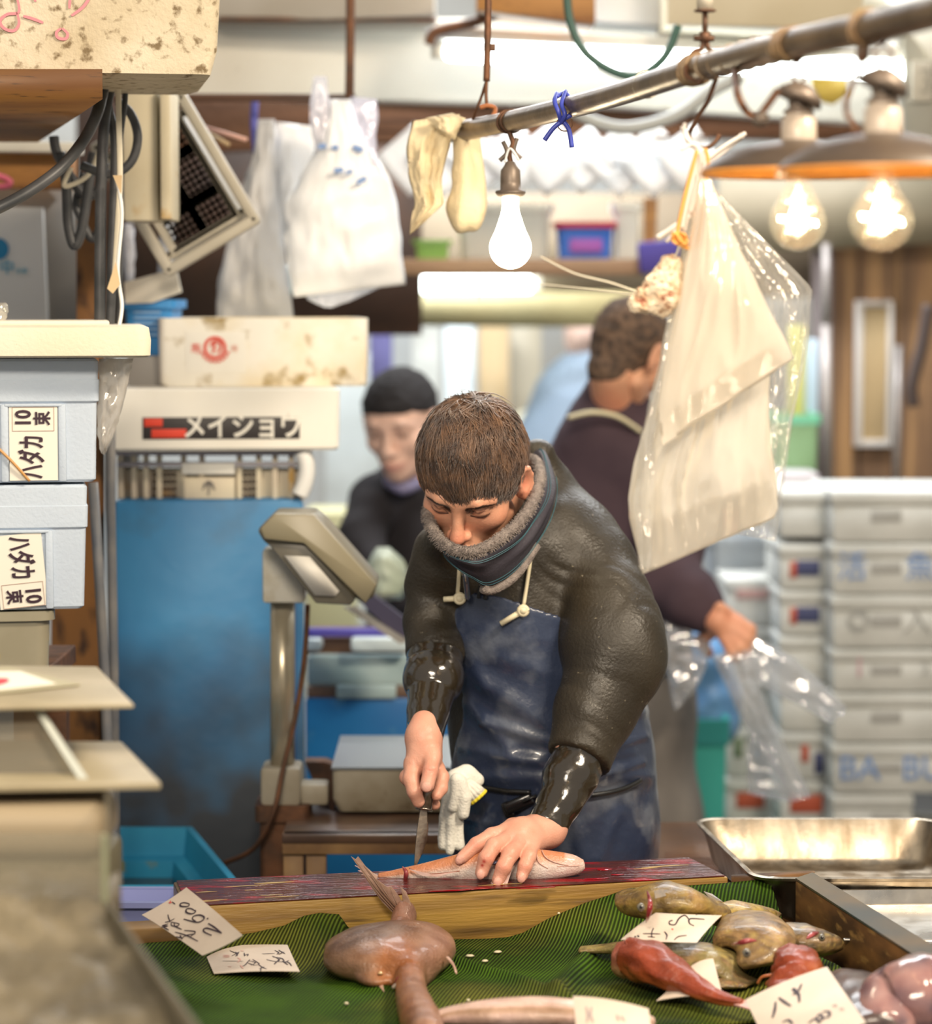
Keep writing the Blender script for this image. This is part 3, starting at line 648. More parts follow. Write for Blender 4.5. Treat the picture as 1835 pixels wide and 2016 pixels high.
# electric box, tilted crate, hanging sheets
t = thing('electric_box', 'cream metal switch box with rust along its bottom, left of the tilted crate', 'box', P(285, 440, 5.2))
rustcream = mat('rust_edged_cream', (.72, .66, .50), .5, (.62, .54, .38), 5, col3=(.50, .28, .06), scale3=9, thr3=(.58, .68))
pbox('body', 240, 178, 312, 436, 4.74, .12, rustcream, .006, t); pbox('side_panel', 314, 176, 337, 432, 4.72, .14, rustcream, .004, t)
t = thing('mesh_crate', 'grey plastic mesh crate hanging tilted beside the cream switch box', 'crate', P(420, 520, 5.3))
Mc = mat('warm_grey_plastic', (.52, .48, .40), .5, (.42, .38, .30), 6)
c0 = P(346, 362, 4.95); ang = math.radians(30.6); Ux = Vector((math.cos(ang), 0, math.sin(ang))); Uz = Vector((-math.sin(ang), 0, math.cos(ang)))
def cp(u, v, y=0): return c0+Ux*u+Uz*v+Vector((0, y, 0))
wv, hv = .090, .128
rot = Matrix([Ux, Vector((0, 1, 0)), Uz]).transposed()
g = G()
for u, v, su, sv in ((0, hv, wv*2+.016, .02), (0, -hv, wv*2+.016, .02), (wv, 0, .02, hv*2+.016), (-wv, 0, .02, hv*2+.016)): g.box(cp(u, v, 0), (su, .03, sv), rot, .006)
g.obj('rim', Mc, t, ang=.6)
g = G()
for u, v, su, sv in ((0, hv-.02, wv*2-.02, .006), (0, -hv+.02, wv*2-.02, .006), (wv-.02, 0, .006, hv*2-.03), (-wv+.02, 0, .006, hv*2-.03)): g.box(cp(u, v, .06), (su, .11, sv), rot, .002)
g.obj('wall', Mc, t, ang=.6)
g = G()
for i in range(14): g.box(cp(-wv+.020+i*(2*wv-.040)/13, 0, .020), (.0048, .004, hv*2-.04), rot)
for i in range(20): g.box(cp(0, -hv+.02+i*(2*hv-.04)/19, .020), (wv*2-.04, .004, .0048), rot)
for v in (-.042, .042): g.box(cp(0, v, .018), (wv*2-.04, .008, .018), rot)
g.box(cp(0, 0, .018), (.018, .008, hv*2-.04), rot)
for u, v, su, sv in ((0, hv-.024, wv*2-.02, .014), (0, -hv+.024, wv*2-.02, .014), (wv-.024, 0, .014, hv*2-.03), (-wv+.024, 0, .014, hv*2-.03)): g.box(cp(u, v, .014), (su, .01, sv), rot, .002); g.obj('mesh_base', Mc, t)
for i, (p, lab, m) in enumerate((([(400, 250, 5.25), (485, 275, 5.2)], 'pink-tipped stick poking out above the tilted crate', mat('pink_stick', (.70, .40, .32), .5)), ([(410, 262, 5.3), (450, 285, 5.25)], 'tan stick poking out under the pink-tipped stick', M['tan']))):
    tag(px_tube(p, .004, 8, 2).obj('stick', m, smooth=True), lab, 'stick')
tag(px_tube([(503, 190, 5.5), (500, 240, 5.5), (505, 300, 5.5)], .008).obj('cord', mat('blue_violet_cord', (.12, .12, .42), .6), smooth=True), 'blue-violet cord hanging left of the white bag bundle', 'cord')

def rowsheet(name, L, R, Y, T, nu, nv, wr, m, parent=None, seed=0, fold=6., flat=.5, prot=.004):
    """pillow of film between a left and a right outline (both run top to bottom, photo pixels)"""
    ly = [p[1] for p in L]; lx = [p[0] for p in L]; ry = [p[1] for p in R]; rx = [p[0] for p in R]
    t0, t1 = ly[0], ly[-1]; b0, b1 = ry[0], ry[-1]; g = G(); r0 = random.Random(seed); off = Vector((r0.random()*50, r0.random()*50, 0))
    def pt(u, v, sgn):
        yl = lerp(ly[0], ly[-1], v); yr = lerp(ry[0], ry[-1], v); xl = np.interp(yl, ly, lx); xr = np.interp(yr, ry, rx)
        x = lerp(xl, xr, u); y = lerp(yl, yr, u); base = P(x, y, Y)
        e = math.sin(PI*min(max(u, 0), 1))**flat*min(1, 6*v*(1)+.12)*min(1, 8*(1-v)+.05)
        n = noise.noise(Vector((u*fold, v*fold*1.3, 3*sgn))+off); n2 = noise.noise(Vector((u*fold*2.5+v*3, v*fold*1.2, 7*sgn))+off)
        return base+Vector((prot*n2, -sgn*(T*e)+wr*(n+.6*(abs(n2)*2-.5))*e**.5, 0))
    nn = (nu+1)*(nv+1); vs = []; fs = []
    for sgn in (1, -1): vs += [pt(i/nu, j/nv, sgn) for j in range(nv+1) for i in range(nu+1)]
    for j in range(nv):
        for i in range(nu):
            q = (j*(nu+1)+i, (j+1)*(nu+1)+i, (j+1)*(nu+1)+i+1, j*(nu+1)+i+1); fs.append(q); fs.append(tuple(x+nn for x in q[::-1]))
    bd = [i for i in range(nu+1)]+[(j+1)*(nu+1)-1 for j in range(1, nv+1)]+[nv*(nu+1)+i for i in range(nu-1, -1, -1)]+[j*(nu+1) for j in range(nv-1, 0, -1)]
    for k in range(len(bd)): p, q = bd[k], bd[(k+1) % len(bd)]; fs.append((p, q, q+nn, p+nn))
    g.add(vs, fs); return g.obj(name, m, parent, smooth=True)
Mbag = mat('white_bag_film', (.97, .97, .97), .4, (.90, .92, .94), 6, bump=.003, bscale=12)
t = thing('carrier_bag_bundle', 'bundle of white plastic carrier bags with blue print hanging by its handles', 'bag', P(675, 585, 5.3))
rowsheet('bags', [(646, 196), (640, 240), (618, 300), (590, 350), (566, 400), (560, 470), (570, 540), (580, 585)], [(690, 196), (705, 240), (735, 300), (768, 350), (780, 400), (790, 470), (795, 520), (798, 560)], 5.3, .045, 26, 36, .009, Mbag, t, 3)
rowsheet('handle_tail', [(618, 150), (612, 190), (610, 240), (622, 300)], [(642, 150), (648, 190), (650, 240), (648, 300)], 5.28, .01, 8, 14, .02, film('loose_film', (.9, .88, .92), .45, .1, .4), t, 5)
rowsheet('handle_tail', [(690, 190), (700, 230), (715, 280), (735, 340)], [(742, 195), (745, 235), (738, 280), (750, 340)], 5.28, .01, 8, 14, .02, film('loose_film', (.86, .84, .92), .45, .1, .4), t, 6)
for (x, y, w, h, a) in ((634, 288, 15, 12, .2), (660, 290, 13, 10, 0), (705, 292, 20, 12, -.4), (667, 335, 18, 12, .1), (688, 338, 14, 9, .3), (712, 355, 20, 12, .5)):
    g = G(); c = P(x, y, 5.235 if y > 300 else 5.25); g.box(c, (w*.001, .006, h*.0008), Matrix.Rotation(-a, 3, 'Y'), .001); g.obj('blue_print', M['bluep'], t)
rowsheet('lower_film', [(600, 560), (605, 590), (640, 605)], [(760, 560), (700, 588), (655, 605)], 5.32, .012, 10, 8, .012, film('loose_film', (.9, .9, .92), .5, .12, .35), t, 8)
o = rowsheet('hanging_sheet', [(508, 235), (500, 300), (475, 380), (450, 470), (428, 560), (425, 640)], [(540, 235), (545, 300), (552, 400), (560, 500), (572, 580), (578, 640)], 5.45, .03, 16, 26, .015, mat('grey_white_film', (.60, .58, .56), .4, (.72, .71, .70), 6, bump=.004, bscale=12), None, 11)
tag(o, 'grey-white plastic sheet hanging from a point between tilted crate and bag bundle', 'sheet')
o = rowsheet('clear_bag', [(545, 240), (540, 300), (548, 380), (556, 470)], [(622, 250), (620, 300), (600, 380), (580, 470)], 5.5, .03, 12, 18, .012, Mbag, None, 12)
tag(o, 'white film bag half hidden left of the printed bag bundle', 'bag')
tag(rowsheet('light_spot_bag', [(552, 520), (548, 560), (552, 600)], [(574, 520), (578, 560), (572, 600)], 5.6, .02, 8, 8, .004, mat('mint_white', (.80, .95, .92), .3), None, 13), 'small pale mint bag glimpsed at the left edge of the bag bundle', 'bag')
rowo = rowsheet('grey_cloth', [(318, 440), (310, 490), (312, 560)], [(340, 440), (345, 490), (350, 560)], 5.4, .015, 8, 12, .01, mat('grey_blue_cloth', (.45, .46, .48), .7), None, 14)
tag(rowo, 'grey-blue cloth hanging under the cream switch box', 'cloth')
tag(rowsheet('film_scrap', [(244, 440), (240, 500), (246, 560)], [(262, 440), (266, 500), (262, 560)], 5.4, .015, 8, 12, .01, mat('lilac_film', (.50, .50, .54), .4), None, 15), 'lilac-grey film scrap right of the lower cable bundle', 'film')
o = prism_px('folded_paper', [(244, 556, 5.1), (346, 528, 5.1), (356, 575, 5.1), (300, 596, 5.1), (246, 598, 5.1)], .02, M['label']); tag(o, 'cream folded paper lying over the blue basket', 'paper')
t = tub('plastic_basket', 246, 592, 338, 700, 5.12, .2, mat('azure_plastic', (.04, .26, .62), .4), 'azure plastic basket left of the red-crested foam box', 'basket')
g = G()
for i in range(5): g.box(P(290, 615+i*11, 5.119), (.05, .004, .004))
g.obj('slots', mat('azure_light', (.25, .45, .72), .4), t)
slab('metal_tray', 250, 700, 330, 764, 5.1, mat('grey_tray', (.25, .24, .23), .5), 'dark grey block under the azure basket', 'block', .25)

# ------------------------------------------------------------------ foam boxes and crate on the blue tank
t = thing('foam_box', 'stained white foam box with a red round crest, on top of the middle stack', 'box', P(520, 760, 5.15))
g = G(); y0, y1 = 5.12, 5.40
xa, xb = P(318, 700, y0).x, P(726, 700, y0).x; za, zb = P(500, 760, y0).z, P(500, 626, y0).z
g.loft([rrect(xa+.006, xb-.004, y0+.004, y1, za, .015), rrect(xa, xb-.002, y0, y1, za+.006, .015), rrect(xa-.002, xb, y0, y1, lerp(za, zb, .6), .015), rrect(xa-.002, xb, y0, y1, zb, .015), rrect(xa+.01, xb-.012, y0+.012, y1-.012, zb, .01), rrect(xa+.01, xb-.012, y0+.012, y1-.012, zb-.01, .01)]); g.obj('body', M['stainfoam'], t, ang=.6)
pbox('sticker', 367, 652, 485, 734, y0-.0015, .002, M['whitefoam'], .0005, t)
red = mat('crest_red', (.72, .06, .03), .6)
Rx = Matrix.Rotation(PI/2, 3, 'X')
g = G(); c = P(424, 684, y0-.003); g.loft([[c+Vector((r*math.cos(a), yy, r*math.sin(a))) for a in [2*PI*k/28 for k in range(28)]] for r, yy in ((.0215, 0), (.0215, -.001), (.016, -.001), (.016, 0))], False)
for k in range(9):
    a = PI*1.12+k*PI*.76/8; g.box(c+Vector((.026*math.cos(a), -.0005, .026*math.sin(a))), (.005, .002, .005), Matrix.Rotation(-a, 3, 'Y'))
g.obj('crest_ring', red, t)
strokes('crest_mark', [[(1.6, 0), (-.009, .002), (-.002, .012), (.009, .008), (.010, -.002), (.004, -.010)][1:], [(-.002, .010), (-.001, 0), (-.005, -.010)]], plane_mtx(P(424, 684, y0-.004), (1, 0, 0), (0, 0, 1)), .0022, red, t)
text_obj('crest_letter', '寿', .021, plane_mtx(P(387, 687, y0-.0025), (1, 0, 0), (0, 0, 1)), red, t)
text_obj('crest_letter', '寿', .015, plane_mtx(P(462, 687, y0-.0025), (1, 0, 0), (0, 0, 1)), mat('faded_crest', (.80, .42, .34), .6), t)
swing(t, (xb, 5.12), 7)
t = thing('foam_box', 'long white foam box with a black banner of white katakana, middle stack', 'box', P(450, 885, 5.0))
g = G(); y0, y1 = 4.98, 5.40; xa, xb = P(220, 800, y0).x, P(670, 800, y0).x; za, zb = P(500, 886, y0).z, P(500, 764, y0).z
g.loft([rrect(xa+.004, xb-.006, y0+.004, y1, za, .012), rrect(xa, xb-.002, y0, y1, za+.005, .012), rrect(xa-.002, xb, y0, y1, zb-.004, .012), rrect(xa+.004, xb-.004, y0+.004, y1-.004, zb, .012)]); g.obj('body', M['whitefoam'], t, ang=.6)
pbox('banner', 283, 820, 590, 863, y0-.0015, .002, mat('banner_black', (.035, .03, .03), .5), .0003, t)
pbox('red_block', 286, 822, 322, 838, y0-.003, .002, red, .0003, t); pbox('red_block', 300, 843, 368, 860, y0-.003, .002, red, .0003, t)
Mt = plane_mtx(P(478, 840, y0-.0035), (1, 0, 0), (.18, 0, 1)); text_obj('banner_letters', 'メイショウ', .052, Mt, M['whitefoam'], t, bold=.0010, sx=.84)
swing(t, (xb, 4.98), 7)
# lattice crate
t = thing('lattice_crate', 'dirty cream lattice crate standing on the blue tank under the foam boxes', 'crate', P(410, 985, 5.0))
Ml = mat('dirty_cream_plastic', (.70, .62, .46), .5, (.50, .42, .34), 7, col3=(.60, .36, .10), scale3=11, thr3=(.6, .7)); Mlg = mat('lilac_grey_rim', (.42, .39, .42), .5)
Y = 5.03
pbox('top_rim', 226, 888, 602, 897, Y-.01, .34, Mlg, .002, t); pbox('mid_rail', 230, 910, 596, 919, Y-.01, .02, Mlg, .002, t)
g = G()
for x in (236, 262, 286, 312, 360, 396, 470, 508, 540, 572, 592): pa, pb = P(x, 889, Y), P(x+3, 984, Y); g = G(); g.box(((pa.x+pb.x)/2, Y+.004, (pa.z+pb.z)/2), (.010, .012, pa.z-pb.z), None, .001); g.obj('upright', Ml, t, ang=.5)
pbox('back_panel', 232, 921, 594, 986, Y+.022, .008, Ml, .001, t)
pbox('handle_plate', 358, 912, 462, 934, Y-.014, .015, M['whitefoam'], .002, t); pbox('plate', 362, 940, 462, 985, Y-.012, .015, Ml, .002, t)
strokes('stamp', [[(0, .014), (0, -.012)], [(-.012, -.002), (0, .01), (.012, -.002)], [(-.01, .006), (0, .014), (.01, .006)]], plane_mtx(P(411, 962, Y-.014), (1, 0, 0), (0, 0, 1)), .0018, mat('grey_stamp', (.22, .2, .18), .6), t)
g = G()
for bx in (300, 468):
    for i in range(6):
        for j in range(4): g.box(P(bx+4+i*8, 934+j*14, Y+.020), (.0052, .006, .009))
g.obj('holes', M['dark'], t)
for x in (234, 592): pbox('side_wall', x-4, 898, x+4, 986, Y, .30, Ml, .002, t)
tag(px_tube([(596, 890, 5.0), (604, 920, 5.0), (600, 950, 5.0), (590, 975, 5.0)], .016).obj('white_bottle', M['white'], smooth=True), 'white rounded plastic piece at the right corner of the lattice crate', 'plastic piece')
# blue tank
t = thing('water_tank', 'tall blue fibreglass tank, grimy towards the floor, left of the scale', 'tank', (-.5, 5.2, 0))
Mbt = mat('blue_fibreglass', (.045, .235, .47), .45, (.025, .15, .35), 2.4, col3=(.045, .06, .065), scale3=2.6, thr3=(.56, .72), bump=.0015, bscale=20)
# grime gathers near the floor: wear of the tank itself
nt = Mbt.node_tree; bn = nt.nodes['Principled BSDF']; src = bn.inputs['Base Color'].links[0].from_socket
geo = nt.nodes.new('ShaderNodeTexCoord'); sx_ = nt.nodes.new('ShaderNodeSeparateXYZ'); nt.links.new(geo.outputs['Object'], sx_.inputs[0])
nz = nt.nodes.new('ShaderNodeTexNoise'); nz.inputs['Scale'].default_value = 7; nt.links.new(geo.outputs['Object'], nz.inputs['Vector'])
ad = nt.nodes.new('ShaderNodeMath'); ad.operation = 'MULTIPLY_ADD'; nt.links.new(nz.outputs[0], ad.inputs[0]); ad.inputs[1].default_value = -.55; nt.links.new(sx_.outputs[2], ad.inputs[2])
rr = nt.nodes.new('ShaderNodeMapRange'); nt.links.new(ad.outputs[0], rr.inputs[0]); rr.inputs[1].default_value = .82; rr.inputs[2].default_value = .48; rr.inputs[3].default_value = 0; rr.inputs[4].default_value = .92
mx = nt.nodes.new('ShaderNodeMix'); mx.data_type = 'RGBA'; nt.links.new(rr.outputs[0], mx.inputs[0]); nt.links.new(src, mx.inputs[6]); mx.inputs[7].default_value = (.045, .04, .035, 1); nt.links.new(mx.outputs[2], bn.inputs['Base Color'])
a = P(228, 983, 5.0); b = P(597, 983, 5.0)
g = G(); g.box(((a.x+b.x)/2, 5.2, a.z/2), (b.x-a.x, .40, a.z), None, .008); g.obj('body', Mbt, t, ang=.5)
g = G(); g.box((b.x-.02, 5.0-.008, .7), (.012, .016, 1.2), None, .003); g.obj('edge_rib', mat('blue_edge', (.03, .10, .26), .5), t); swing(t, (b.x, 5.0), 5)

# ------------------------------------------------------------------ pale blue foam boxes with labels
def label_text(t, c, up, tilt, big=.041, small=.028):
    xd = Vector((math.sin(tilt)*(1 if up else -1), 0, math.cos(tilt)))*(1 if up else -1); yd = Vector((-1, 0, 0)) if up else Vector((1, 0, 0))
    if not up: xd = Vector((math.sin(tilt), 0, -math.cos(tilt)))
    M0 = plane_mtx(c, xd, yd); X = Vector((M0[0][0], M0[1][0], M0[2][0])); Yv = Vector((M0[0][1], M0[1][1], M0[2][1]))
    G1 = G(); G1.box(c+Vector((0, .0008, 0)), (.112, .072, .0012), Matrix([X, Yv, X.cross(Yv)]).transposed()); lb_ = G1.obj('label', M['label'], t); t = lb_
    text_obj('label_letters', 'ハダカ', big, plane_mtx(c-X*.020+Vector((0, -.001, 0)), X, Yv), M['ink'], t, bold=.0011, sx=.55)
    text_obj('label_number', '10', small*1.15, plane_mtx(c+X*.038+Yv*.014+Vector((0, -.001, 0)), X, Yv), M['ink'], t, bold=.0009, sx=.8)
    text_obj('label_letters', '束', small*.95, plane_mtx(c+X*.038-Yv*.015+Vector((0, -.001, 0)), X, Yv), M['ink'], t, bold=.0008, sx=.8)
    q = G()
    for du, dv, su, sv in ((.037, .031, .036, .0006), (.037, -.031, .036, .0006), (.019, 0, .0006, .062), (.055, 0, .0006, .062)):
        q.box(c+X*du+Yv*dv+Vector((0, -.0006, 0)), (su, sv, .0006), Matrix([X, Yv, X.cross(Yv)]).transposed())
    q.obj('label_border', mat('thin_brown_line', (.45, .28, .22), .6), t)
YB = 4.12
def blue_box(rows, xr, label, up, lc, tilt, stick=None):
    (l0, l1, b0, b1) = rows; xR, xB, xb2 = xr
    t = thing('foam_box', label, 'box', P(60, b1, YB)+Vector((0, .15, 0)), 'stacked pale blue foam boxes')
    zz = lambda y: P(60, y, YB).z; xx = lambda x: P(x, 900, YB).x; X0 = xx(-150)
    g = G(); g.loft([rrect(X0, xx(xR)-.003, YB+.003, YB+.30, zz(b0), .008), rrect(X0, xx(xR), YB, YB+.30, zz(b0)+.003, .008), rrect(X0, xx(xR)+.001, YB, YB+.30, zz(l1), .008), rrect(X0, xx(xR)-.001, YB+.001, YB+.299, zz(l1)+.001, .008), rrect(X0, xx(xR), YB+.001, YB+.3, zz(l0)-.004, .01), rrect(X0, xx(xR)-.004, YB+.005, YB+.295, zz(l0), .01)]); g.obj('lid', M['bluefoam'], t, ang=.5)
    g = G(); g.loft([rrect(X0, xx(xb2)-.005, YB+.010, YB+.29, zz(b1), .008), rrect(X0, xx(xb2), YB+.007, YB+.293, zz(b1)+.004, .008), rrect(X0, xx(xB), YB+.004, YB+.296, zz(b0), .008)]); g.obj('body', M['bluefoam'], t, ang=.5)
    g = G(); ex = xx(lc[0]); w = .043
    for sx in (-1, 1): g.box((ex+sx*w, YB+.004, (zz(b0)+zz(b1))/2), (.012, .010, (zz(b0)-zz(b1))*.98), None, .003)
    g.box((ex, YB+.003, zz(b0)-.003), (w*2, .01, .005), None, .002); g.obj('side_rib', M['bluefoam'], t, ang=.5)
    label_text(t, Vector((xx(lc[0]), YB+.001, zz(lc[1]))), up, tilt)
    return swing(t, (xx(xR), YB), 10)
blue_box((706, 748, 793, 949), (196, 192, 189), 'pale blue foam box, upper of the labelled pair at the left edge', True, (68, 872), 0.0)
blue_box((954, 996, 1041, 1199), (171, 168, 163), 'pale blue foam box, lower of the labelled pair at the left edge', False, (40, 1122), .09)
t = thing('foam_slab', 'thick cream foam lid lying on the upper pale blue box', 'lid', P(100, 706, 4.2))
g = G(); zz = lambda y: P(60, y, 4.06).z; X0 = -1.0; X1 = P(298, 670, 4.06).x
g.loft([rrect(X0, X1-.006, 4.066, 4.44, zz(704), .02), rrect(X0, X1-.001, 4.061, 4.44, zz(700), .022), rrect(X0, X1, 4.06, 4.44, zz(670), .022), rrect(X0, X1-.003, 4.063, 4.44, zz(645), .022), rrect(X0, X1-.010, 4.07, 4.43, zz(641), .02)]); g.obj('slab', M['creamfoam'], t, ang=.9)
g = G(); g.box((P(100, 640, 4.2).x-.1, 4.28, zz(641)+.003), (.42, .26, .008), None, .003); g.obj('raised_centre', M['creamfoam'], t, ang=.5); swing(t, (X1, 4.06), 8)
tag(rowsheet('crumpled_film', [(-30, 596), (-30, 620), (-30, 641)], [(14, 596), (17, 612), (6, 641)], 4.15, .012, 10, 8, .008, film('clear_scrap', (.9, .88, .82), .5, .3, .2), None, 31), 'crumpled clear film scrap on the cream foam lid at the left edge', 'film')
tag(rowsheet('small_bag', [(194, 706), (194, 780), (191, 850), (200, 892)], [(262, 706), (248, 770), (234, 830), (206, 896)], 4.14, .012, 14, 20, .008, film('milky_film', (.78, .74, .68), .25, .15, .6, bscale=30), None, 32), 'small milky plastic bag hanging beside the upper pale blue box', 'bag')
tag(px_tube([(-20, 868, 4.09), (20, 905, 4.09), (58, 947, 4.10)], .0022).obj('rubber_band', mat('amber_rubber', (.58, .30, .10), .4), smooth=True), 'amber rubber band stretched across the upper label at the left edge', 'rubber band')
for pts, r, lab in (([(183, 950, 4.46), (196, 1150, 4.46), (206, 1330, 4.46), (216, 1560, 4.46), (230, 1760, 4.46)], .0085, 'grey-blue metal pole leaning, left of the two beside the blue tank'), ([(218, 700, 4.62), (218, 1000, 4.62), (224, 1330, 4.62), (226, 1560, 4.62), (228, 1790, 4.62)], .0085, 'grey metal pole standing upright against the blue tank')):
    p = [P(*q) for q in pts]; p.append(Vector((p[-1].x, p[-1].y, 0))); g = G(); g.tube(p, r, 10); tag(g.obj('metal_pole', mat('worn_grey_pole', (.22, .21, .20), .5, (.12, .13, .15), 12), smooth=True), lab, 'pole')
tb = tub('storage_tub', -130, 1205, 98, 1318, 4.12, .28, mat('greasy_translucent_tub', (.40, .37, .28), .3, (.30, .27, .19), 5, col3=(.45, .33, .12), scale3=12, thr3=(.6, .7)), 'greasy olive-grey tub under the pale blue boxes', 'tub', None, .97); swing(tb, (P(98, 1250, 4.12).x, 4.12), 9)
g = G(); z = P(0, 1319, 4.12).z
sb = thing('side_bench', 'dark bench carrying the tub and pale blue boxes at the left edge', 'bench', (-.9, 4.27, 0))
g.box((-.87, 4.27, z-.015), (.46, .32, .03), None, .003); g.obj('bench_top', M['rust'], sb)
for x in (-1.08, -.67):
    for y in (4.13, 4.4): g = G(); g.box((x, y, (z-.03)/2), (.04, .04, z-.03)); g.obj('leg', M['rust'], sb)
# ================================================================== blue tanks and the scale, middle distance
M['bluetank'] = mat('bright_blue_tank', (.02, .20, .50), .35, (.015, .14, .40), 4, col3=(.10, .30, .50), scale3=12, thr3=(.6, .75))
M['icewhite'] = mat('pale_mint_foam', (.52, .64, .64), .35, (.36, .50, .52), 7)
t = thing('fish_tank', 'wide bright blue tank with a pale ledge behind the scale platform', 'tank', (-.17, 5.7, 0))
pbox('body', 600, 1372, 940, 1760, 5.5, .5, M['bluetank'], .01, t); pbox('ledge', 604, 1290, 915, 1352, 5.52, .3, M['icewhite'], .01, t); pbox('ledge_lip', 604, 1352, 912, 1374, 5.50, .3, mat('brown_edge', (.16, .10, .07), .5), .003, t)
pbox('ledge_foam', 662, 1350, 780, 1376, 5.49, .02, M['icewhite'], .004, t)
tag(pbox('wooden_beam', 604, 1254, 822, 1290, 5.55, .2, mat('chestnut_beam', (.22, .11, .06), .5), .004), 'chestnut wooden beam lying over the pale ledge', 'beam')
tag(pbox('violet_rail', 604, 1238, 800, 1254, 5.50, .03, mat('violet_rail', (.10, .08, .42), .4), .003), 'violet-blue rail along the top of the chestnut beam', 'rail')
tag(pbox('ledge_tray', 690, 1256, 806, 1284, 5.47, .06, mat('reflection_white_tray', (.78, .90, .92), .3), .008), 'oblong metal tray on the ledge, reflections painted white, right of the pole', 'tray'); tag(pbox('ledge_tray', 600, 1258, 634, 1282, 5.47, .06, mat('reflection_white_tray', (.78, .90, .92), .3), .008), 'short metal tray on the ledge, reflections painted white, just right of the scale column', 'tray')  # white of both trays paints bright reflections into the colour
t = thing('sloping_lid', 'dark sloping lid with a bright metal edge beside the black-capped helper', 'lid', P(740, 1240, 5.3))
prism_px('panel', [(672, 1150, 5.3), (705, 1148, 5.3), (815, 1232, 5.3), (812, 1268, 5.3), (790, 1262, 5.3)], .03, mat('dark_violet_lid', (.04, .035, .07), .5), t)
prism_px('metal_edge', [(676, 1196, 5.29), (700, 1196, 5.29), (806, 1262, 5.29), (788, 1268, 5.29)], .02, M['steel'], t)
tag(rowsheet('pale_bag', [(742, 1078), (722, 1110), (716, 1140), (728, 1180)], [(768, 1078), (796, 1105), (806, 1140), (790, 1180)], 5.75, .06, 14, 14, .01, mat('pale_green_film', (.50, .56, .46), .4, (.38, .44, .34), 6), None, 41), 'pale green plastic bag held low by the black-capped helper', 'bag')
t = thing('platform_scale', 'grimy platform scale with a grey column and tilted olive display', 'scale', P(690, 1604, 4.75))
M['scalegrey'] = mat('dirty_grey_beige', (.40, .36, .28), .5, (.26, .22, .15), 9, col3=(.16, .12, .07), scale3=14, thr3=(.62, .72))
zc = P(0, 1604, 4.7).z
a = P(655, 1600, 4.70); b = P(935, 1516, 4.70); zb_ = P(790, 1600, 4.7).z; zt_ = P(790, 1516, 4.7).z; z2 = zt_
g = G(); g.loft([rrect(a.x+.01, b.x-.01, 4.71, 5.03, zb_, .012), rrect(a.x, b.x, 4.70, 5.04, lerp(zb_, zt_, .3), .012), rrect(a.x, b.x, 4.70, 5.04, zt_-.004, .012), rrect(a.x+.004, b.x-.004, 4.704, 5.036, zt_, .012)]); g.obj('platform', M['scalegrey'], t, ang=.5)
g = G(); q0 = P(625, 1492, 5.05); g.prism([(a.x-.002, 4.698, zt_+.001), (b.x, 4.698, zt_+.001), (b.x, 5.05, zt_+.001), (a.x-.002, 5.05, zt_+.001)], (0, 0, .004)); g.obj('steel_plate', mat('dull_steel_plate', (.36, .40, .44), .3, metal=.6), t)
prism_px('base_frame', [(600, 1500, 4.9), (640, 1500, 4.9), (690, 1520, 4.75), (655, 1600, 4.75), (625, 1560, 4.9)], .05, M['rust'], t)
pbox('column_foot', 512, 1512, 592, 1588, 4.68, .09, M['scalegrey'], .008, t); pbox('foot_arm', 585, 1545, 646, 1586, 4.70, .06, M['scalegrey'], .006, t)
g = G(); g.tube([P(556, 1514, 4.72), P(556, 1180, 4.72)], .0215, 20); g.obj('column', mat('pale_column', (.66, .60, .48), .28, (.50, .44, .32), 12, metal=.55), t, smooth=True)
g = G(); g.tube([P(574, 1514, 4.735), P(574, 1190, 4.735)], .006, 8); g.obj('conduit', M['scalegrey'], t, smooth=True)
pbox('junction_box', 516, 1082, 600, 1188, 4.66, .09, mat('speckled_white', (.70, .68, .60), .5, (.55, .50, .38), 26, lo=.5, hi=.7), .006, t)
dsp = prism_px('display_housing', [(506, 1044, 4.55), (538, 1012, 4.55), (617, 1013, 4.55), (636, 1030, 4.55), (742, 1150, 4.55), (736, 1176, 4.55), (716, 1188, 4.55), (520, 1068, 4.55)], .15, mat('olive_grey_housing', (.20, .175, .115), .35, (.15, .13, .085), 6), t, bev=.006)
prism_px('display_face', [(528, 1070, 4.545), (598, 1072, 4.545), (612, 1080, 4.545), (700, 1180, 4.545), (690, 1192, 4.545), (622, 1188, 4.545)], .15, mat('dark_olive_face', (.13, .12, .095), .4), dsp, bev=.003)
prism_px('top_ridge', [(512, 1040, 4.53), (540, 1011, 4.53), (618, 1012, 4.53), (742, 1152, 4.53), (720, 1190, 4.53), (598, 1070, 4.53), (520, 1062, 4.53)], .012, mat('olive_grey_light', (.25, .22, .145), .35), dsp, bev=.004)
prism_px('display_label', [(560, 1094, 4.54), (610, 1096, 4.54), (668, 1164, 4.54), (660, 1174, 4.54), (620, 1172, 4.54)], .004, mat('grey_white_label', (.62, .60, .55), .5), dsp)
px_tube([(606, 1190, 4.72), (600, 1290, 4.72), (584, 1400, 4.72), (556, 1520, 4.66), (538, 1600, 4.64), (500, 1670, 4.66), (440, 1700, 4.72)], .0045).obj('power_cord', M['rust'], t, smooth=True)
t = thing('rusty_table', 'rusty metal table carrying the platform scale', 'table', (-.23, 4.8, 0))
zt = P(600, 1640, 4.55).z; Mr = mat('rusted_yellow_steel', (.40, .24, .10), .5, (.12, .06, .035), 7, col3=(.50, .38, .20), scale3=9, thr3=(.52, .62))
a = P(556, 1640, 4.55); b = P(935, 1640, 4.55)
g = G(); g.box(((a.x+b.x)/2, 4.8, zt-.008), (b.x-a.x, .52, .016), None, .003); g.obj('table_top', mat('dark_wet_top', (.07, .045, .035), .3, (.14, .08, .05), 12), t, ang=.5)
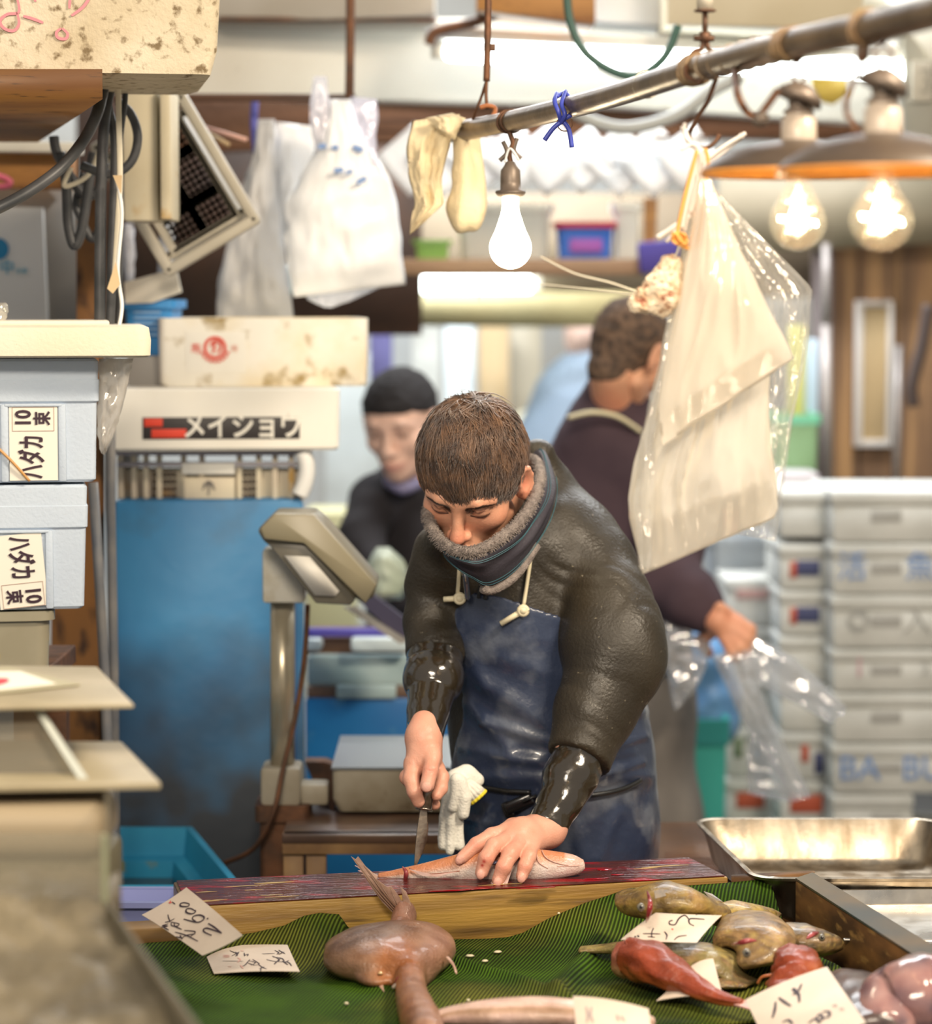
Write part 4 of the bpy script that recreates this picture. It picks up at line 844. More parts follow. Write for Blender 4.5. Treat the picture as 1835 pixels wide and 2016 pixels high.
g = G(); g.box(((a.x+b.x)/2, 4.555, zt-.018), (b.x-a.x, .02, .036), None, .002); g.obj('front_rail', Mr, t, ang=.5)
for x in (a.x+.018, P(622, 1700, 4.55).x, b.x-.02):
    g = G(); g.box((x, 4.57, zt/2-.018), (.034, .03, zt-.036), None, .002); g.obj('leg', Mr, t, ang=.5)
for x in (a.x+.018, b.x-.02): g = G(); g.box((x, 5.03, zt/2-.018), (.034, .03, zt-.036), None, .002); g.obj('leg', Mr, t, ang=.5)


tub('stool', 512, 1588, 600, 1800, 4.68, .1, M['rust'], 'rusty low stand under the scale column foot', 'stand', None, 1.0)

# blue tray with ice water, lavender basin
z = .76; Mtray = mat('cyan_blue_tray', (.03, .30, .48), .35, (.02, .24, .42), 6, col3=(.18, .20, .08), scale3=14, thr3=(.64, .72))
t = thing('fish_tray', 'cyan-blue square tray with dark ice water beside the blue tank', 'tray', (-.62, 4.7, z-.12))
TR = PZ(378, 1627, z); BR = PZ(478, 1745, z); w = Vector((-.42, 0, 0)); TL = TR+w; BL = BR+w
g = G(); rim = .022; dn = Vector((0, 0, -.10))
def q4(ins, zz): 
    ex = Vector((1, 0, 0)); ey = (TR-BR).normalized(); return [p+ex*sx*ins+ey*sy*ins+Vector((0, 0, zz)) for p, sx, sy in ((TL, 1, -1), (BL, 1, 1), (BR, -1, 1), (TR, -1, -1))]
g.loft([q4(.0, -.015), q4(0, 0), q4(.012, 0), q4(.018, -.05), q4(.04, -.055), q4(.045, -.10), q4(0.04, -.12), q4(.016, -.06), q4(0, -.015)], False); g.obj('tray_body', Mtray, t, ang=.5)
g = G(); g.add(q4(.040, -.085), [(0, 1, 2, 3)]); g.obj('water', mat('dark_ice_water', (.015, .02, .025), .08, (.25, .28, .30), 60, lo=.62, hi=.72, bump=.004, bscale=40), t)
st = thing('low_stand', 'low dark stand under the cyan-blue tray', 'stand', (-.6, 4.7, 0)); g = G(); g.box((-.62, 4.72, .315), (.42, .34, .63)); g.obj('stand_body', M['dark'], st)
t = tub('basin', 170, 1778, 345, 1835, 4.02, .10, mat('lavender_plastic', (.24, .27, .52), .4), 'lavender-blue plastic basin left of the cutting board', 'basin', None, .9)

# ================================================================== counter, board, cloth
ZB = .86
A0 = PZ(364, 1786, ZB); B0 = PZ(1434, 1726, ZB); E1 = (B0-A0).normalized(); E2 = Vector((E1.y, -E1.x, 0))    # E2 points to the viewer
LB = (B0-A0).length
def CU(u, w, z): return Vector((A0.x, A0.y, 0))+E1*u+E2*w+Vector((0, 0, z))
RC = Matrix([E1, Vector((-E1.y, E1.x, 0)), Vector((0, 0, 1))]).transposed()
def PV(px, py, w=0.):
    d = ray(px, py); o = Vector((0, 0, CZ)); p0 = CU(0, w, 0); t_ = (p0-o).dot(E2)/d.dot(E2); return o+d*t_
def uw(p): q = Vector(p)-Vector((A0.x, A0.y, 0)); return q.dot(E1), q.dot(E2)
t = thing('display_counter', 'wooden display counter under the cutting board and green cloth', 'counter', CU(.4, .2, 0))
Mcw = mat('wet_yellow_wood', (.30, .17, .045), .45, (.17, .09, .03), 4, stretch=(.4, 1, 7), col3=(.10, .055, .02), scale3=14, thr3=(.58, .72), coat=.3)
g = G(); g.box(CU(.33, .235, .372), (1.16, .66, .744), RC, .01); g.obj('counter_body', mat('dark_wet_wood', (.09, .05, .03), .5), t, ang=.5)
g = G(); g.box(CU(.40, -.065, .763), (.80, .09, .038), RC, .002); g.obj('bearer', bpy.data.materials['dark_wet_wood'], t)
g = G(); g.box(CU(-.02, .0-.03, .805), (.60, .05, .055), RC, .004); g.obj('back_rail', Mcw, t, ang=.5)
z = ZB+.004
rail = [PZ(1566, 1733, z), PZ(1600, 1722, z), PZ(1900, 1905, z), PZ(1900, 1950, z)]
Mfr = mat('worn_brown_frame', (.20, .095, .03), .6, (.07, .035, .015), 5, stretch=(2, 2, 6), col3=(.30, .17, .055), scale3=9, thr3=(.56, .7), spec=.25, detail=10)
g = G(); g.prism(rail, (0, 0, -.10), .003); g.obj('side_rail', Mfr, t, ang=.5)
g = G(); g.prism([p+Vector((0, 0, .0005)) for p in (rail[0], rail[1], rail[2], rail[3])], (0, 0, .003)); g.obj('rail_cap', mat('wet_blue_black_edge', (.055, .065, .07), .25, (.14, .10, .06), 9), t)
g = G(); g.prism([PZ(1440, 1722, z-.006), PZ(1604, 1714, z-.006), PZ(1602, 1722, z-.006), PZ(1440, 1730, z-.006)], (0, 0, -.09)); g.obj('end_rail', Mfr, t, ang=.5)
# cutting board
t = thing('cutting_board', 'thick yellow wooden cutting board stained dark red with wet blood', 'cutting board', CU(.4, -.06, .80))
c4 = [A0, B0, PZ(1362, 1690, ZB), PZ(341, 1736, ZB)]
g = G(); g.prism(c4, (0, 0, -.078), .003); g.obj('board', mat('yellow_board_edge', (.40, .235, .05), .45, (.22, .12, .03), 7, stretch=(.35, 1, 7), col3=(.10, .055, .02), scale3=10, thr3=(.54, .70), coat=.15, bump=.001, bscale=60, bstretch=(.3, 1, 5), detail=10), t, ang=.5)
Mbl = mat('blood_wet_wood', (.11, .014, .012), .10, (.050, .022, .014), 5, stretch=(1, 3, 1), col3=(.30, .004, .010), scale3=12, thr3=(.54, .66), bump=.0035, bscale=55, bstretch=(.5, 2.4, 1), spec=.3)
ctr = sum(c4, Vector())/4
g = G(); N_ = 40
inn = [lerp(p, ctr, .012)+Vector((0, 0, .0006)) for p in c4]
g.prism([p for p in inn], (0, 0, .0012)); g.obj('wet_top', Mbl, t)
g = G(); r_ = random.Random(4)
for k in range(14):
    u = r_.uniform(.01, .16) if k < 10 else r_.uniform(.16, .8); w = -r_.uniform(.01, .14); c = CU(u, w, ZB+.0024); L_ = r_.uniform(.008, .035)
    g.prism([c-E1*L_, c+E2*.0018, c+E1*L_, c-E2*.0018], (0, 0, .0004))
g.obj('bare_scratch', mat('bare_yellow_scratch', (.55, .38, .14), .4), t)
for px, py, rx, ry in ((900, 1752, .05, .006), (1190, 1712, .012, .006), (1215, 1722, .01, .004), (1060, 1748, .03, .004), (1170, 1730, .02, .004)):
    c = PZ(px, py, ZB+.0024); g = G(); g.loft([[c+E1*rx*s*math.cos(a)*(1+.18*math.sin(3*a+px))+E2*ry*s*math.sin(a)*(1+.2*math.sin(5*a))+Vector((0, 0, zz)) for a in [2*PI*k/26 for k in range(26)]] for s, zz in ((1, 0), (.9, .0006))]); g.obj('blood_pool', mat('fresh_blood', (.26, .003, .008), .10), t, smooth=True)

# green ribbed cloth
edge = [(250, 1862), (290, 1856), (430, 1846), (500, 1836), (560, 1822), (598, 1803), (630, 1797), (668, 1800), (690, 1832), (760, 1850), (860, 1850), (960, 1848), (1000, 1845), (1030, 1836), (1080, 1808), (1110, 1795), (1150, 1778), (1200, 1762), (1240, 1748), (1330, 1745), (1430, 1736), (1500, 1729), (1545, 1724), (1560, 1735)]
us = []; hs = []
for x, y in edge:
    p = PV(x, y, .006 if x < 1430 else 0.0); us.append(uw(p)[0]); hs.append(p.z)
ZC = .785
def cloth_h(u, w):
    h = interp(u, us, hs)
    base = ZC+.010+.010*noise.noise(Vector((u*5, w*5, 1)))+.012*abs(noise.noise(Vector((u*3.1+w*4, w*2, 7))))
    # soft ridge folds running towards the viewer
    for fu, fs, fw, fh in ((.30, .35, .014, .010), (.62, -.5, .016, .014), (.80, .15, .012, .006), (.16, .2, .02, .006)):
        d = (u-fu-fs*w)/fw; base += fh*math.exp(-d*d)
    k = math.exp(-(max(w-.006, 0)/.055)**1.7); return lerp(base, h, k)
uR0, wR0 = uw(PZ(1563, 1738, .87))
def cloth_fn(a, b):
    w = .006+.52*b**1.35; uR = min(uR0-.006+(w-wR0)*(uw(rail[3])[0]-uw(rail[0])[0])/(uw(rail[3])[1]-uw(rail[0])[1]), us[-1]+.4) if w > .02 else us[-1]; u = lerp(us[0]-.1, uR, a)
    return CU(u, w, cloth_h(u, w))
g = G(); g.sheet(cloth_fn, 220, 90, (0, 0, -.003))
Mg = mat('green_ribbed_cloth', (.050, .112, .006), .75, (.016, .032, .005), 5, spec=.15, col3=(.13, .135, .02), scale3=3.5, thr3=(.50, .70), wave=(62, (0, 0, math.radians(14)), .35), bump=.0022, detail=8)
# ribs: base colour darker in the valleys, lighter on the woven ridges
nt = Mg.node_tree; bn = nt.nodes['Principled BSDF']; src = bn.inputs['Base Color'].links[0].from_socket; wv_ = [n for n in nt.nodes if n.type == 'TEX_WAVE'][0]
mx = nt.nodes.new('ShaderNodeMix'); mx.data_type = 'RGBA'; mx.blend_type = 'MULTIPLY'; mx.inputs[0].default_value = 1
rr = nt.nodes.new('ShaderNodeMapRange'); rr.inputs[1].default_value = .1; rr.inputs[2].default_value = .7; rr.inputs[3].default_value = .25; rr.inputs[4].default_value = 1.5; nt.links.new(wv_.outputs['Fac'], rr.inputs[0])
nt.links.new(src, mx.inputs[6]); nt.links.new(rr.outputs[0], mx.inputs[7]); nt.links.new(mx.outputs[2], bn.inputs['Base Color'])
tag(g.obj('green_cloth', Mg, smooth=True), 'green ribbed cloth spread over the display counter under the fish', 'cloth')
r_ = random.Random(9); Mcr = mat('fish_scrap', (.62, .55, .38), .5); k = 0
for px, py, s in ((596, 1824, 5), (652, 1852, 4), (850, 1980, 4), (682, 1980, 5), (922, 1970, 5), (1134, 1806, 4), (925, 1880, 8), (980, 1872, 9), (955, 1890, 7), (1100, 1800, 3)):
    u, w = uw(PZ(px, py, .80)); c = CU(u, max(w, .01), cloth_h(u, max(w, .01))+.002); R = s/1450.
    if w < .02: c = PV(px, py, .012)
    g = G(); g.loft([[c+Vector((R*s1*math.cos(a)*(1+.3*math.sin(2*a+px)), R*.7*s1*math.sin(a), z1)) for a in [2*PI*j/9 for j in range(9)]] for s1, z1 in ((.5, 0), (1, .001), (.6, .003))])
    tag(g.obj('fish_scrap', Mcr, smooth=True), 'tiny pale fish scrap lying on the green cloth', 'fish scrap', 'fish scraps on the green cloth')

# ------------------------------------------------------------------ steel basin, tray, side counter
t = thing('side_counter', 'brown wet wooden side counter behind the steel basin', 'counter', (.85, 4.35, 0))
zs_ = .786; Msw = mat('wet_brown_top', (.24, .12, .06), .18, (.15, .08, .05), 5, bump=.0015, bscale=60, coat=.5)
p0 = PZ(1282, 1618, zs_)
g = G(); g.prism([(p0.x+.004, p0.y, zs_), (1.5, p0.y, zs_), (1.5, 4.02, zs_), (.33, 4.02, zs_), (.30, 4.20, zs_)], (0, 0, -.04), .003); g.obj('counter_top', Msw, t, ang=.5)
g = G(); g.box((.98, 4.46, .37), (1.0, .46, .74)); g.obj('counter_body', M['dark'], t)
zr = .862
t = thing('steel_basin', 'large rectangular stainless steel basin standing right of the cutting board', 'basin', (.55, 4.2, zs_))
BLp = PZ(1373, 1613, zr); FLp = PZ(1494, 1728, zr); wv_ = Vector((.385, 0.0, 0))
def bas(ins, z, rr=.045):
    o = [BLp+Vector((ins, -ins, 0)), FLp+Vector((ins, ins, 0)), FLp+wv_+Vector((-ins, ins, 0)), BLp+wv_+Vector((-ins, -ins, 0))]; out = []
    for i in range(4):
        p = o[i]; a = (o[i-1]-p).normalized(); b = (o[(i+1) % 4]-p).normalized()
        for k in range(7):
            s = k/6; q0 = p+a*rr; q2 = p+b*rr; out.append(((1-s)**2*q0+2*s*(1-s)*p+s*s*q2)*1.0)
    return [Vector((q.x, q.y, z)) for q in out]
g = G(); g.loft([bas(-.007, zr-.004), bas(-.008, zr), bas(-.004, zr+.002), bas(0, zr), bas(.018, zs_+.016), bas(.03, zs_+.006, .05), bas(.06, zs_+.004, .05)], False); g.add(bas(.06, zs_+.004, .05), [tuple(range(28))])
g.loft([bas(-.007, zr-.004), bas(.0, zr-.006), bas(.016, zs_+.016), bas(.028, zs_+.003, .05)], False); g.add(bas(.028, zs_+.003, .05), [tuple(range(28))])
Mbasin = mat('basin_steel', (.44, .38, .30), .30, (.25, .20, .14), 9, metal=1, rough2=.5, bump=.0012, bscale=24, stretch=(2.5, 2.5, .5), detail=10); g.obj('pan', Mbasin, t, ang=.7)
t = thing('steel_tray', 'flat shallow stainless tray at the right edge below the steel basin', 'tray', (.75, 3.75, .80))
q = [PZ(1640, 1752, .845), PZ(2000, 1748, .845), PZ(2000, 1950, .845), PZ(1880, 1890, .845)]
cq = sum(q, Vector())/4
def qq(s, z): return [Vector((lerp(p.x, cq.x, s), lerp(p.y, cq.y, s), z)) for p in q]
g = G(); g.loft([qq(0, .842), qq(0, .846), qq(.03, .846), qq(.05, .826), qq(.06, .825)], False); g.add(qq(.06, .825), [(0, 1, 2, 3)]); g.loft([qq(0, .842), qq(.02, .82)], False); g.add(qq(.02, .82), [(0, 1, 2, 3)]); g.obj('pan', M['steel'], t)
g = G(); c = PZ(1735, 1905, .825); g.box((cq.x, cq.y, .83), (.3, .006, .004), None, .002); g.obj('raised_bead', M['steel'], t)
t = thing('tray_support', 'dark steel shelf edge under the flat tray', 'shelf', (.8, 3.72, 0)); g = G(); g.prism([Vector((p.x, p.y, .818)) for p in qq(.0, 0)], (0, 0, -.05)); g.obj('shelf_edge', M['rust'], t); g = G(); g.box((cq.x+.10, cq.y, .384), (.20, .16, .766)); g.obj('support_body', M['dark'], t)
# ================================================================== pipe, lamps, hanging things
pp = [(884, 262, 4.60), (1000, 240, 4.28), (1180, 196, 3.84), (1385, 132, 3.36), (1560, 86, 3.03), (1720, 53, 2.82), (1900, 8, 2.60)]
PP = [P(*q) for q in pp]
def pipe_at(px): return P(px, interp(px, [q[0] for q in pp], [q[1] for q in pp]), interp(px, [q[0] for q in pp], [q[2] for q in pp]))
t = thing('hanging_pipe', 'long taped metal pipe hanging aslant across the top of the stall', 'pipe', (PP[0]+PP[-1])/2)
path = smooth_path(PP, 10); g = G(); g.tube(path, [.0165+.0006*noise.noise(p*60) for p in path], 20); g.obj('pipe_body', mat('aged_pipe', (.26, .185, .115), .36, (.13, .09, .055), 12, metal=.7, bump=.0008, bscale=50), t, smooth=True)
def wrap(px, n, r, m, nm, w=.006, wob=.002):
    g = G()
    for i in range(n):
        c = pipe_at(px+i*7*1.0); d = (pipe_at(px+20)-pipe_at(px-20)).normalized(); u = d.cross(Vector((0, 0, 1))).normalized(); v = d.cross(u)
        g.tube([c+(u*math.cos(a)+v*math.sin(a))*(r+.0006*math.sin(3*a+i))+d*wob*math.sin(a+i) for a in [2*PI*k/20 for k in range(21)]], w, 6, False)
    return g.obj(nm, m, t, smooth=True)
Mtp = mat('brown_tape', (.20, .12, .06), .4, (.30, .20, .10), 20)
wrap(1362, 3, .0175, Mtp, 'tape_wrap', .0035); wrap(1548, 3, .0175, Mtp, 'tape_wrap', .003); wrap(1702, 2, .0175, Mtp, 'tape_wrap', .003); wrap(1000, 2, .0175, M['rust'], 'wire_wrap', .0022); wrap(1272, 1, .0178, M['rope'], 'string_wrap', .0012)
Mwh = [mat('wrap_tape', (.32, .24, .15), .45, (.22, .15, .09), 22)]
for px in range(1395, 1545, 24): wrap(px, 1, .0166, Mwh[0], 'tape_turn', .0022, .004)
# hangers
t = thing('pipe_hanger', 'brown twisted hanger rod dropping from the ceiling to the left end of the pipe', 'hanger', P(950, 220, 4.45))
px_tube([(962, -40, 4.4), (960, 80, 4.4), (958, 160, 4.4)], .0055).obj('rod', M['rust'], t, smooth=True)
px_tube([(958, 158, 4.4), (948, 190, 4.42), (938, 215, 4.42), (930, 240, 4.44)], .0025).obj('hook_wire', M['rust'], t, smooth=True); px_tube([(958, 158, 4.4), (957, 190, 4.4), (960, 215, 4.4)], .0028).obj('hook_wire', M['rust'], t, smooth=True)
px_tube([(945, 212, 4.39), (960, 208, 4.39), (975, 214, 4.39), (968, 232, 4.37), (945, 250, 4.39), (942, 262, 4.41), (958, 266, 4.4)], .004).obj('clamp', mat('orange_rust', (.34, .12, .04), .6), t, smooth=True)
pbox('fin', 952, 86, 976, 100, 4.4, .01, M['rust'], .001, t)
t = thing('pipe_hanger', 'brown bolt hanger with washer and forked clamp holding the pipe near its tape band', 'hanger', P(1388, 130, 3.4))
g = G(); c = P(1388, -20, 3.38); g.tube([c, P(1388, 20, 3.38)], .010, 14); g.obj('sleeve', mat('beige_sleeve', (.42, .38, .30), .5), t, smooth=True)
g = G(); g.lathe([(0, 0), (.0135, 0), (.0135, .002), (0, .002)], P(1388, 23, 3.38), 20); g.obj('washer', M['rust'], t)
g = G(); g.tube([P(1388, 20, 3.38), P(1388, 70, 3.38)], .0035, 8); g.tube([P(1388, 64, 3.38), P(1388, 82, 3.38)], .007, 6); g.obj('bolt', M['rust'], t, smooth=True)
g = G(); g.tube([P(1366, 75, 3.38), P(1406, 76, 3.38)], .0035, 6); g.obj('cross_bolt', M['rust'], t, smooth=True)
px_tube([(1384, 76, 3.38), (1382, 94, 3.38), (1366, 102, 3.38), (1356, 118, 3.38), (1352, 150, 3.36), (1380, 162, 3.34)], .003).obj('clamp_arm', M['rust'], t, smooth=True); px_tube([(1392, 76, 3.38), (1394, 94, 3.38), (1408, 104, 3.36), (1404, 130, 3.34), (1380, 160, 3.34)], .003).obj('clamp_arm', M['rust'], t, smooth=True)
# blue tie
t = thing('blue_tie', 'blue twisted tie knotted round the pipe with loose ends', 'tie', P(1110, 240, 3.98)); Mb = mat('blue_tie', (.05, .07, .40), .4)
for pts in ([(1096, 184, 3.98), (1092, 200, 3.95), (1100, 222, 3.94), (1104, 240, 3.95)], [(1113, 180, 3.99), (1106, 205, 3.95), (1112, 225, 3.94), (1104, 242, 3.95)], [(1104, 240, 3.95), (1088, 254, 3.95), (1072, 276, 3.95)], [(1108, 238, 3.95), (1120, 255, 3.95), (1126, 290, 3.95)], [(1104, 238, 3.95), (1125, 226, 3.95), (1146, 216, 3.96)], [(1096, 190, 3.97), (1113, 184, 4.0), (1128, 205, 4.0)]):
    px_tube(pts, .0034).obj('strand', Mb, t, smooth=True)
g = G(); c = P(1112, 243, 3.95); g.tube([c+Vector((.011*math.cos(a), 0, .011*math.sin(a))) for a in [2*PI*k/18 for k in range(19)]], .0009, 6, False); g.obj('key_ring', M['rust'], t, smooth=True)
# cloth over the pipe
t = thing('work_cloth', 'cream cotton work glove pair hung over the left end of the pipe', 'gloves', P(880, 460, 4.45)); Mcl = mat('cream_cotton', (.72, .60, .40), .85, (.62, .50, .31), 8, bump=.002, bscale=120)
rowsheet('front_fold', [(812, 238), (800, 290), (804, 340), (818, 400), (806, 462)], [(905, 225), (880, 300), (868, 350), (876, 400), (815, 455)], 4.50, .012, 22, 34, .016, Mcl, t, 51, fold=4)
rowsheet('over_fold', [(822, 232), (830, 222), (868, 262)], [(890, 222), (915, 232), (895, 275)], 4.47, .02, 16, 10, .006, Mcl, t, 52)
g = G(); s = SDF(P(800, 480, 4.4), P(980, 200, 4.7), .0035)
for a, b, ra, rb in (((905, 262), (915, 340), .014, .020), ((915, 340), (918, 410), .020, .031), ((918, 410), (916, 425), .031, .029)): s.cone(P(*a, 4.52), P(*b, 4.52), ra, rb, .012)
s.cone(P(930, 270, 4.53), P(940, 400, 4.53), .012, .016, .008)
# folds along the hanging part
X, Yg, Z = s.all(); s.D += (.0022*np.sin(X*190+np.sin(Z*22)*1.4)).astype(np.float32)*(s.D < .5)
link_mesh('hanging_palm', s.mesh('hanging_palm'), Mcl, t)
# light bulbs
Mglass = film('bulb_glass', (1, .96, .86), .88, .7, .22, .06, .0016, 42.)
Mfil = mat('lit_filament', (1, .9, .6), .4, emit=70, emitcol=(1.0, .78, .45))
Mhot = mat('lit_bulb_core', (1, .95, .8), .4, emit=45, emitcol=(1.0, .80, .50))
Mbfrost = mat('lit_frosted_glass', (1, .97, .85), .3, emit=26, emitcol=(1.0, .86, .60))
Msock = mat('grey_brown_socket', (.20, .155, .12), .45, (.12, .09, .07), 18, metal=.3)
def bulb(t, c, R, neck, frosted):
    """c: centre of the globe; neck top at c.z+neck"""
    prof = [(.001, -R)]
    for k in range(1, 12): a = -PI/2+k*PI/2/11*1.30; prof.append((R*math.cos(a), R*math.sin(a)))
    r1 = prof[-1]; prof += [(lerp(r1[0], R*.40, s**.8), lerp(r1[1], neck*.72, s)) for s in (.3, .6, .85, 1)]+[(R*.385, neck)]
    g = G(); g.lathe(prof, c, 36); t = g.obj('bulb', Mbfrost if frosted else Mglass, t, smooth=True)
    if not frosted:
        g = G(); g.lathe([(.0005, -R*.40), (R*.22, -R*.30), (R*.34, -R*.05), (R*.28, R*.28), (R*.16, R*.62), (R*.10, R*.95), (.0005, R*1.1)], c, 16); g.obj('glowing_core', Mhot, t, smooth=True)
        g = G()
        for k in range(8):
            a = k*PI/4+.3; g.tube([c+Vector((0, 0, R*.1)), c+Vector((R*.72*math.cos(a), R*.72*math.sin(a), R*(.32*math.sin(k*2.3))))], .0011, 5)
        g.obj('filament', Mfil, t, smooth=True)
        g = G(); g.tube([c+Vector((0, 0, R*.9)), c+Vector((0, 0, neck))], R*.12, 8); g.obj('glass_stem', Mglass, t, smooth=True)
t = thing('bare_bulb', 'bare glowing light bulb in a grey-brown socket, hung from the left end of the pipe', 'light bulb', P(1005, 530, 4.3)); Yb = 4.26
c = P(1005, 488, Yb); R = 41/5352*Yb; bulb(t, c, R, (488-385)/5352*Yb, True)
k = Yb/5352
g = G(); g.lathe([(17*k, 0), (25*k, 2*k), (30*k, 8*k), (29*k, 12*k), (20*k, 14*k), (20*k, 30*k), (19*k, 52*k), (13*k, 60*k), (9*k, 68*k), (0, 72*k)], P(1005, 388, Yb), 24); g.obj('socket', Msock, t, smooth=True)
px_tube([(1005, 318, Yb), (1003, 300, Yb), (1010, 282, Yb), (1004, 262, Yb), (1006, 246, Yb)], .004).obj('cord', M['rust'], t, smooth=True)
px_tube([(984, 316, Yb), (998, 300, Yb), (990, 278, Yb)], .0035).obj('hook', Msock, t, smooth=True); px_tube([(1026, 312, Yb), (1012, 296, Yb), (1018, 272, Yb)], .0035).obj('hook', Msock, t, smooth=True)
px_tube([(994, 320, Yb-.01), (1004, 292, Yb-.01), (1022, 316, Yb-.01)], .0018).obj('twist_tie', M['white'], t, smooth=True)
Menam = mat('dark_enamel', (.06, .042, .03), .45, (.10, .07, .045), 10); Morg = mat('orange_enamel_with_glow', (.85, .36, .07), .4, (.70, .25, .04), 12)  # lining orange carries the bulb's glow in its base colour
Mporc = mat('aged_porcelain', (.50, .42, .34), .35, (.34, .27, .21), 12)
def shade_lamp(px, Y, yb, Rpx, rim, rimy, neck_y, cap_y, label, lean=0):
    k = Y/5352; t = thing('shade_lamp', label, 'lamp', P(px, yb+Rpx, Y), 'enamel shade lamps on the pipe'); c = P(px, yb, Y)
    bulb(t, c, Rpx*k, (yb-rimy+8)*k, False)
    zr_ = P(px, rimy, Y).z; hs_ = (rimy-neck_y)*k; r = rim*k; c0 = Vector((c.x, c.y, zr_))
    out = [(r, 0), (r*.985, hs_*.10), (r*.90, hs_*.32), (r*.72, hs_*.60), (r*.48, hs_*.82), (r*.26, hs_*.95), (r*.16, hs_*1.0)]
    g = G(); g.lathe([(r*1.004, -.001)]+out, c0, 48); g.obj('shade', Menam, t, smooth=True)
    g = G(); g.lathe([(r*1.004, .001), (r*1.008, -.0015), (r*1.008, -.0048), (r*.97, 0), (r*.88, hs_*.26), (r*.70, hs_*.54), (r*.46, hs_*.76), (r*.14, hs_*.92)], c0, 48); g.obj('shade_lining', Morg, t, smooth=True)  # outer rim lip added to widen the painted orange glow
    zn = P(px, neck_y, Y).z; h2 = (neck_y-cap_y)*k; cn = Vector((c.x, c.y, zn))
    g = G(); g.lathe([(r*.19, -.004), (r*.185, h2*.06), (r*.18, h2*.40), (r*.145, h2*.43), (r*.15, h2*.50)], cn, 24); g.obj('porcelain_socket', Mporc, t, smooth=True)
    g = G(); g.lathe([(r*.15, h2*.50), (r*.17, h2*.52), (r*.14, h2*.58), (r*.10, h2*.62), (r*.12, h2*.70), (r*.10, h2*.78)], cn, 20); g.obj('neck', Msock, t, smooth=True)
    g = G(); R2 = Matrix.Rotation(.35, 3, 'Y'); g.lathe([(0, .0), (r*.22, -h2*.02), (r*.25, -h2*.06), (r*.23, h2*.10), (r*.12, h2*.26), (r*.05, h2*.30), (0, h2*.31)], cn+Vector((0, 0, h2*.78)), 24, R2); g.obj('canopy', Msock, t, smooth=True)
    top = cn+Vector((0, 0, h2*1.05)); pc = pipe_at(px); pc = Vector((pc.x, pc.y, pc.z))
    for dx in (-.006, .006):
        g = G(); g.tube(smooth_path([top+Vector((dx*.3, 0, 0)), lerp(top, pc, .35)+Vector((dx*1.6, 0, 0)), lerp(top, pc, .7)-Vector((dx, 0, 0)), pc+Vector((dx*.5, 0, 0))], 6), .0018, 6); g.obj('hanging_wire', M['rust'], t, smooth=True)
    return t, k
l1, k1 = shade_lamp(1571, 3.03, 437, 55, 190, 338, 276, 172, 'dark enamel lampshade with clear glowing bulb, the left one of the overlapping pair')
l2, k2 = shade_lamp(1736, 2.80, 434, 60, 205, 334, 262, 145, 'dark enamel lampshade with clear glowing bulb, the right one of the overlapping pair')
px_tube([(1532, 178, 3.0), (1505, 215, 2.99), (1490, 232, 2.99), (1470, 220, 2.99), (1452, 185, 3.0), (1447, 140, 3.2)], .0045).obj('cord', M['rust'], l1, smooth=True)
g = G(); g.lathe([(0, -.008), (.008, -.005), (.009, .003), (.005, .009), (0, .010)], P(1498, 236, 2.98), 14); g.obj('cord_knob', Msock, l1, smooth=True)
px_tube([(1700, 84, 2.85), (1694, 130, 2.8), (1668, 190, 2.78), (1668, 225, 2.78), (1686, 262, 2.76)], .003).obj('cord', M['rust'], l2, smooth=True)
px_tube([(1700, 80, 2.85), (1698, 112, 2.83)], .007).obj('cord_plug', Msock, l2, smooth=True)

# ------------------------------------------------------------------ the hanging clear bags
YH = 3.42
t = thing('hanging_bags', 'sheaf of milky clear plastic bags hanging by string from the pipe', 'bags', P(1400, 1130, YH))
Mmilk = film('milky_film', (.97, .91, .80), .17, .22, .62, .08, .0022, 12.); Mclear = film('clear_film', (.98, .95, .88), .72, .5, .5, .06, .004, 24.)
rowsheet('milky_bag', [(1374, 352), (1352, 470), (1318, 640), (1285, 780), (1250, 910), (1238, 980), (1240, 1020), (1256, 1080), (1266, 1130)], [(1398, 352), (1430, 440), (1478, 560), (1520, 660), (1515, 770), (1520, 880), (1532, 990), (1534, 1000), (1528, 1018)], YH, .030, 60, 90, .016, Mmilk, t, 61, fold=3.2)
rowsheet('folded_flap', [(1380, 352), (1356, 480), (1330, 620), (1310, 720), (1296, 800), (1300, 880)], [(1396, 352), (1440, 450), (1492, 565), (1530, 640), (1552, 685), (1562, 706)], YH-.050, .014, 44, 60, .007, Mmilk, t, 62, fold=2.5)
rowsheet('clear_bag', [(1392, 360), (1430, 450), (1470, 600), (1500, 760), (1460, 900), (1440, 1050)], [(1412, 380), (1460, 430), (1600, 570), (1578, 740), (1552, 880), (1528, 1066)], YH+.04, .030, 40, 64, .030, Mclear, t, 63, fold=6)
rowsheet('clear_sleeve', [(1368, 420), (1330, 560), (1296, 720), (1262, 860), (1250, 980), (1262, 1120)], [(1376, 420), (1345, 560), (1315, 720), (1290, 860), (1290, 980), (1278, 1125)], YH-.03, .012, 10, 60, .012, Mclear, t, 64, fold=5)
px_tube([(1412, 150, 3.34), (1395, 195, 3.36), (1372, 235, 3.38), (1358, 262, 3.40), (1362, 280, 3.40), (1380, 292, 3.40), (1398, 288, 3.40), (1410, 276, 3.40), (1416, 264, 3.40)], .0030).obj('wire_hook', M['rust'], t, smooth=True)
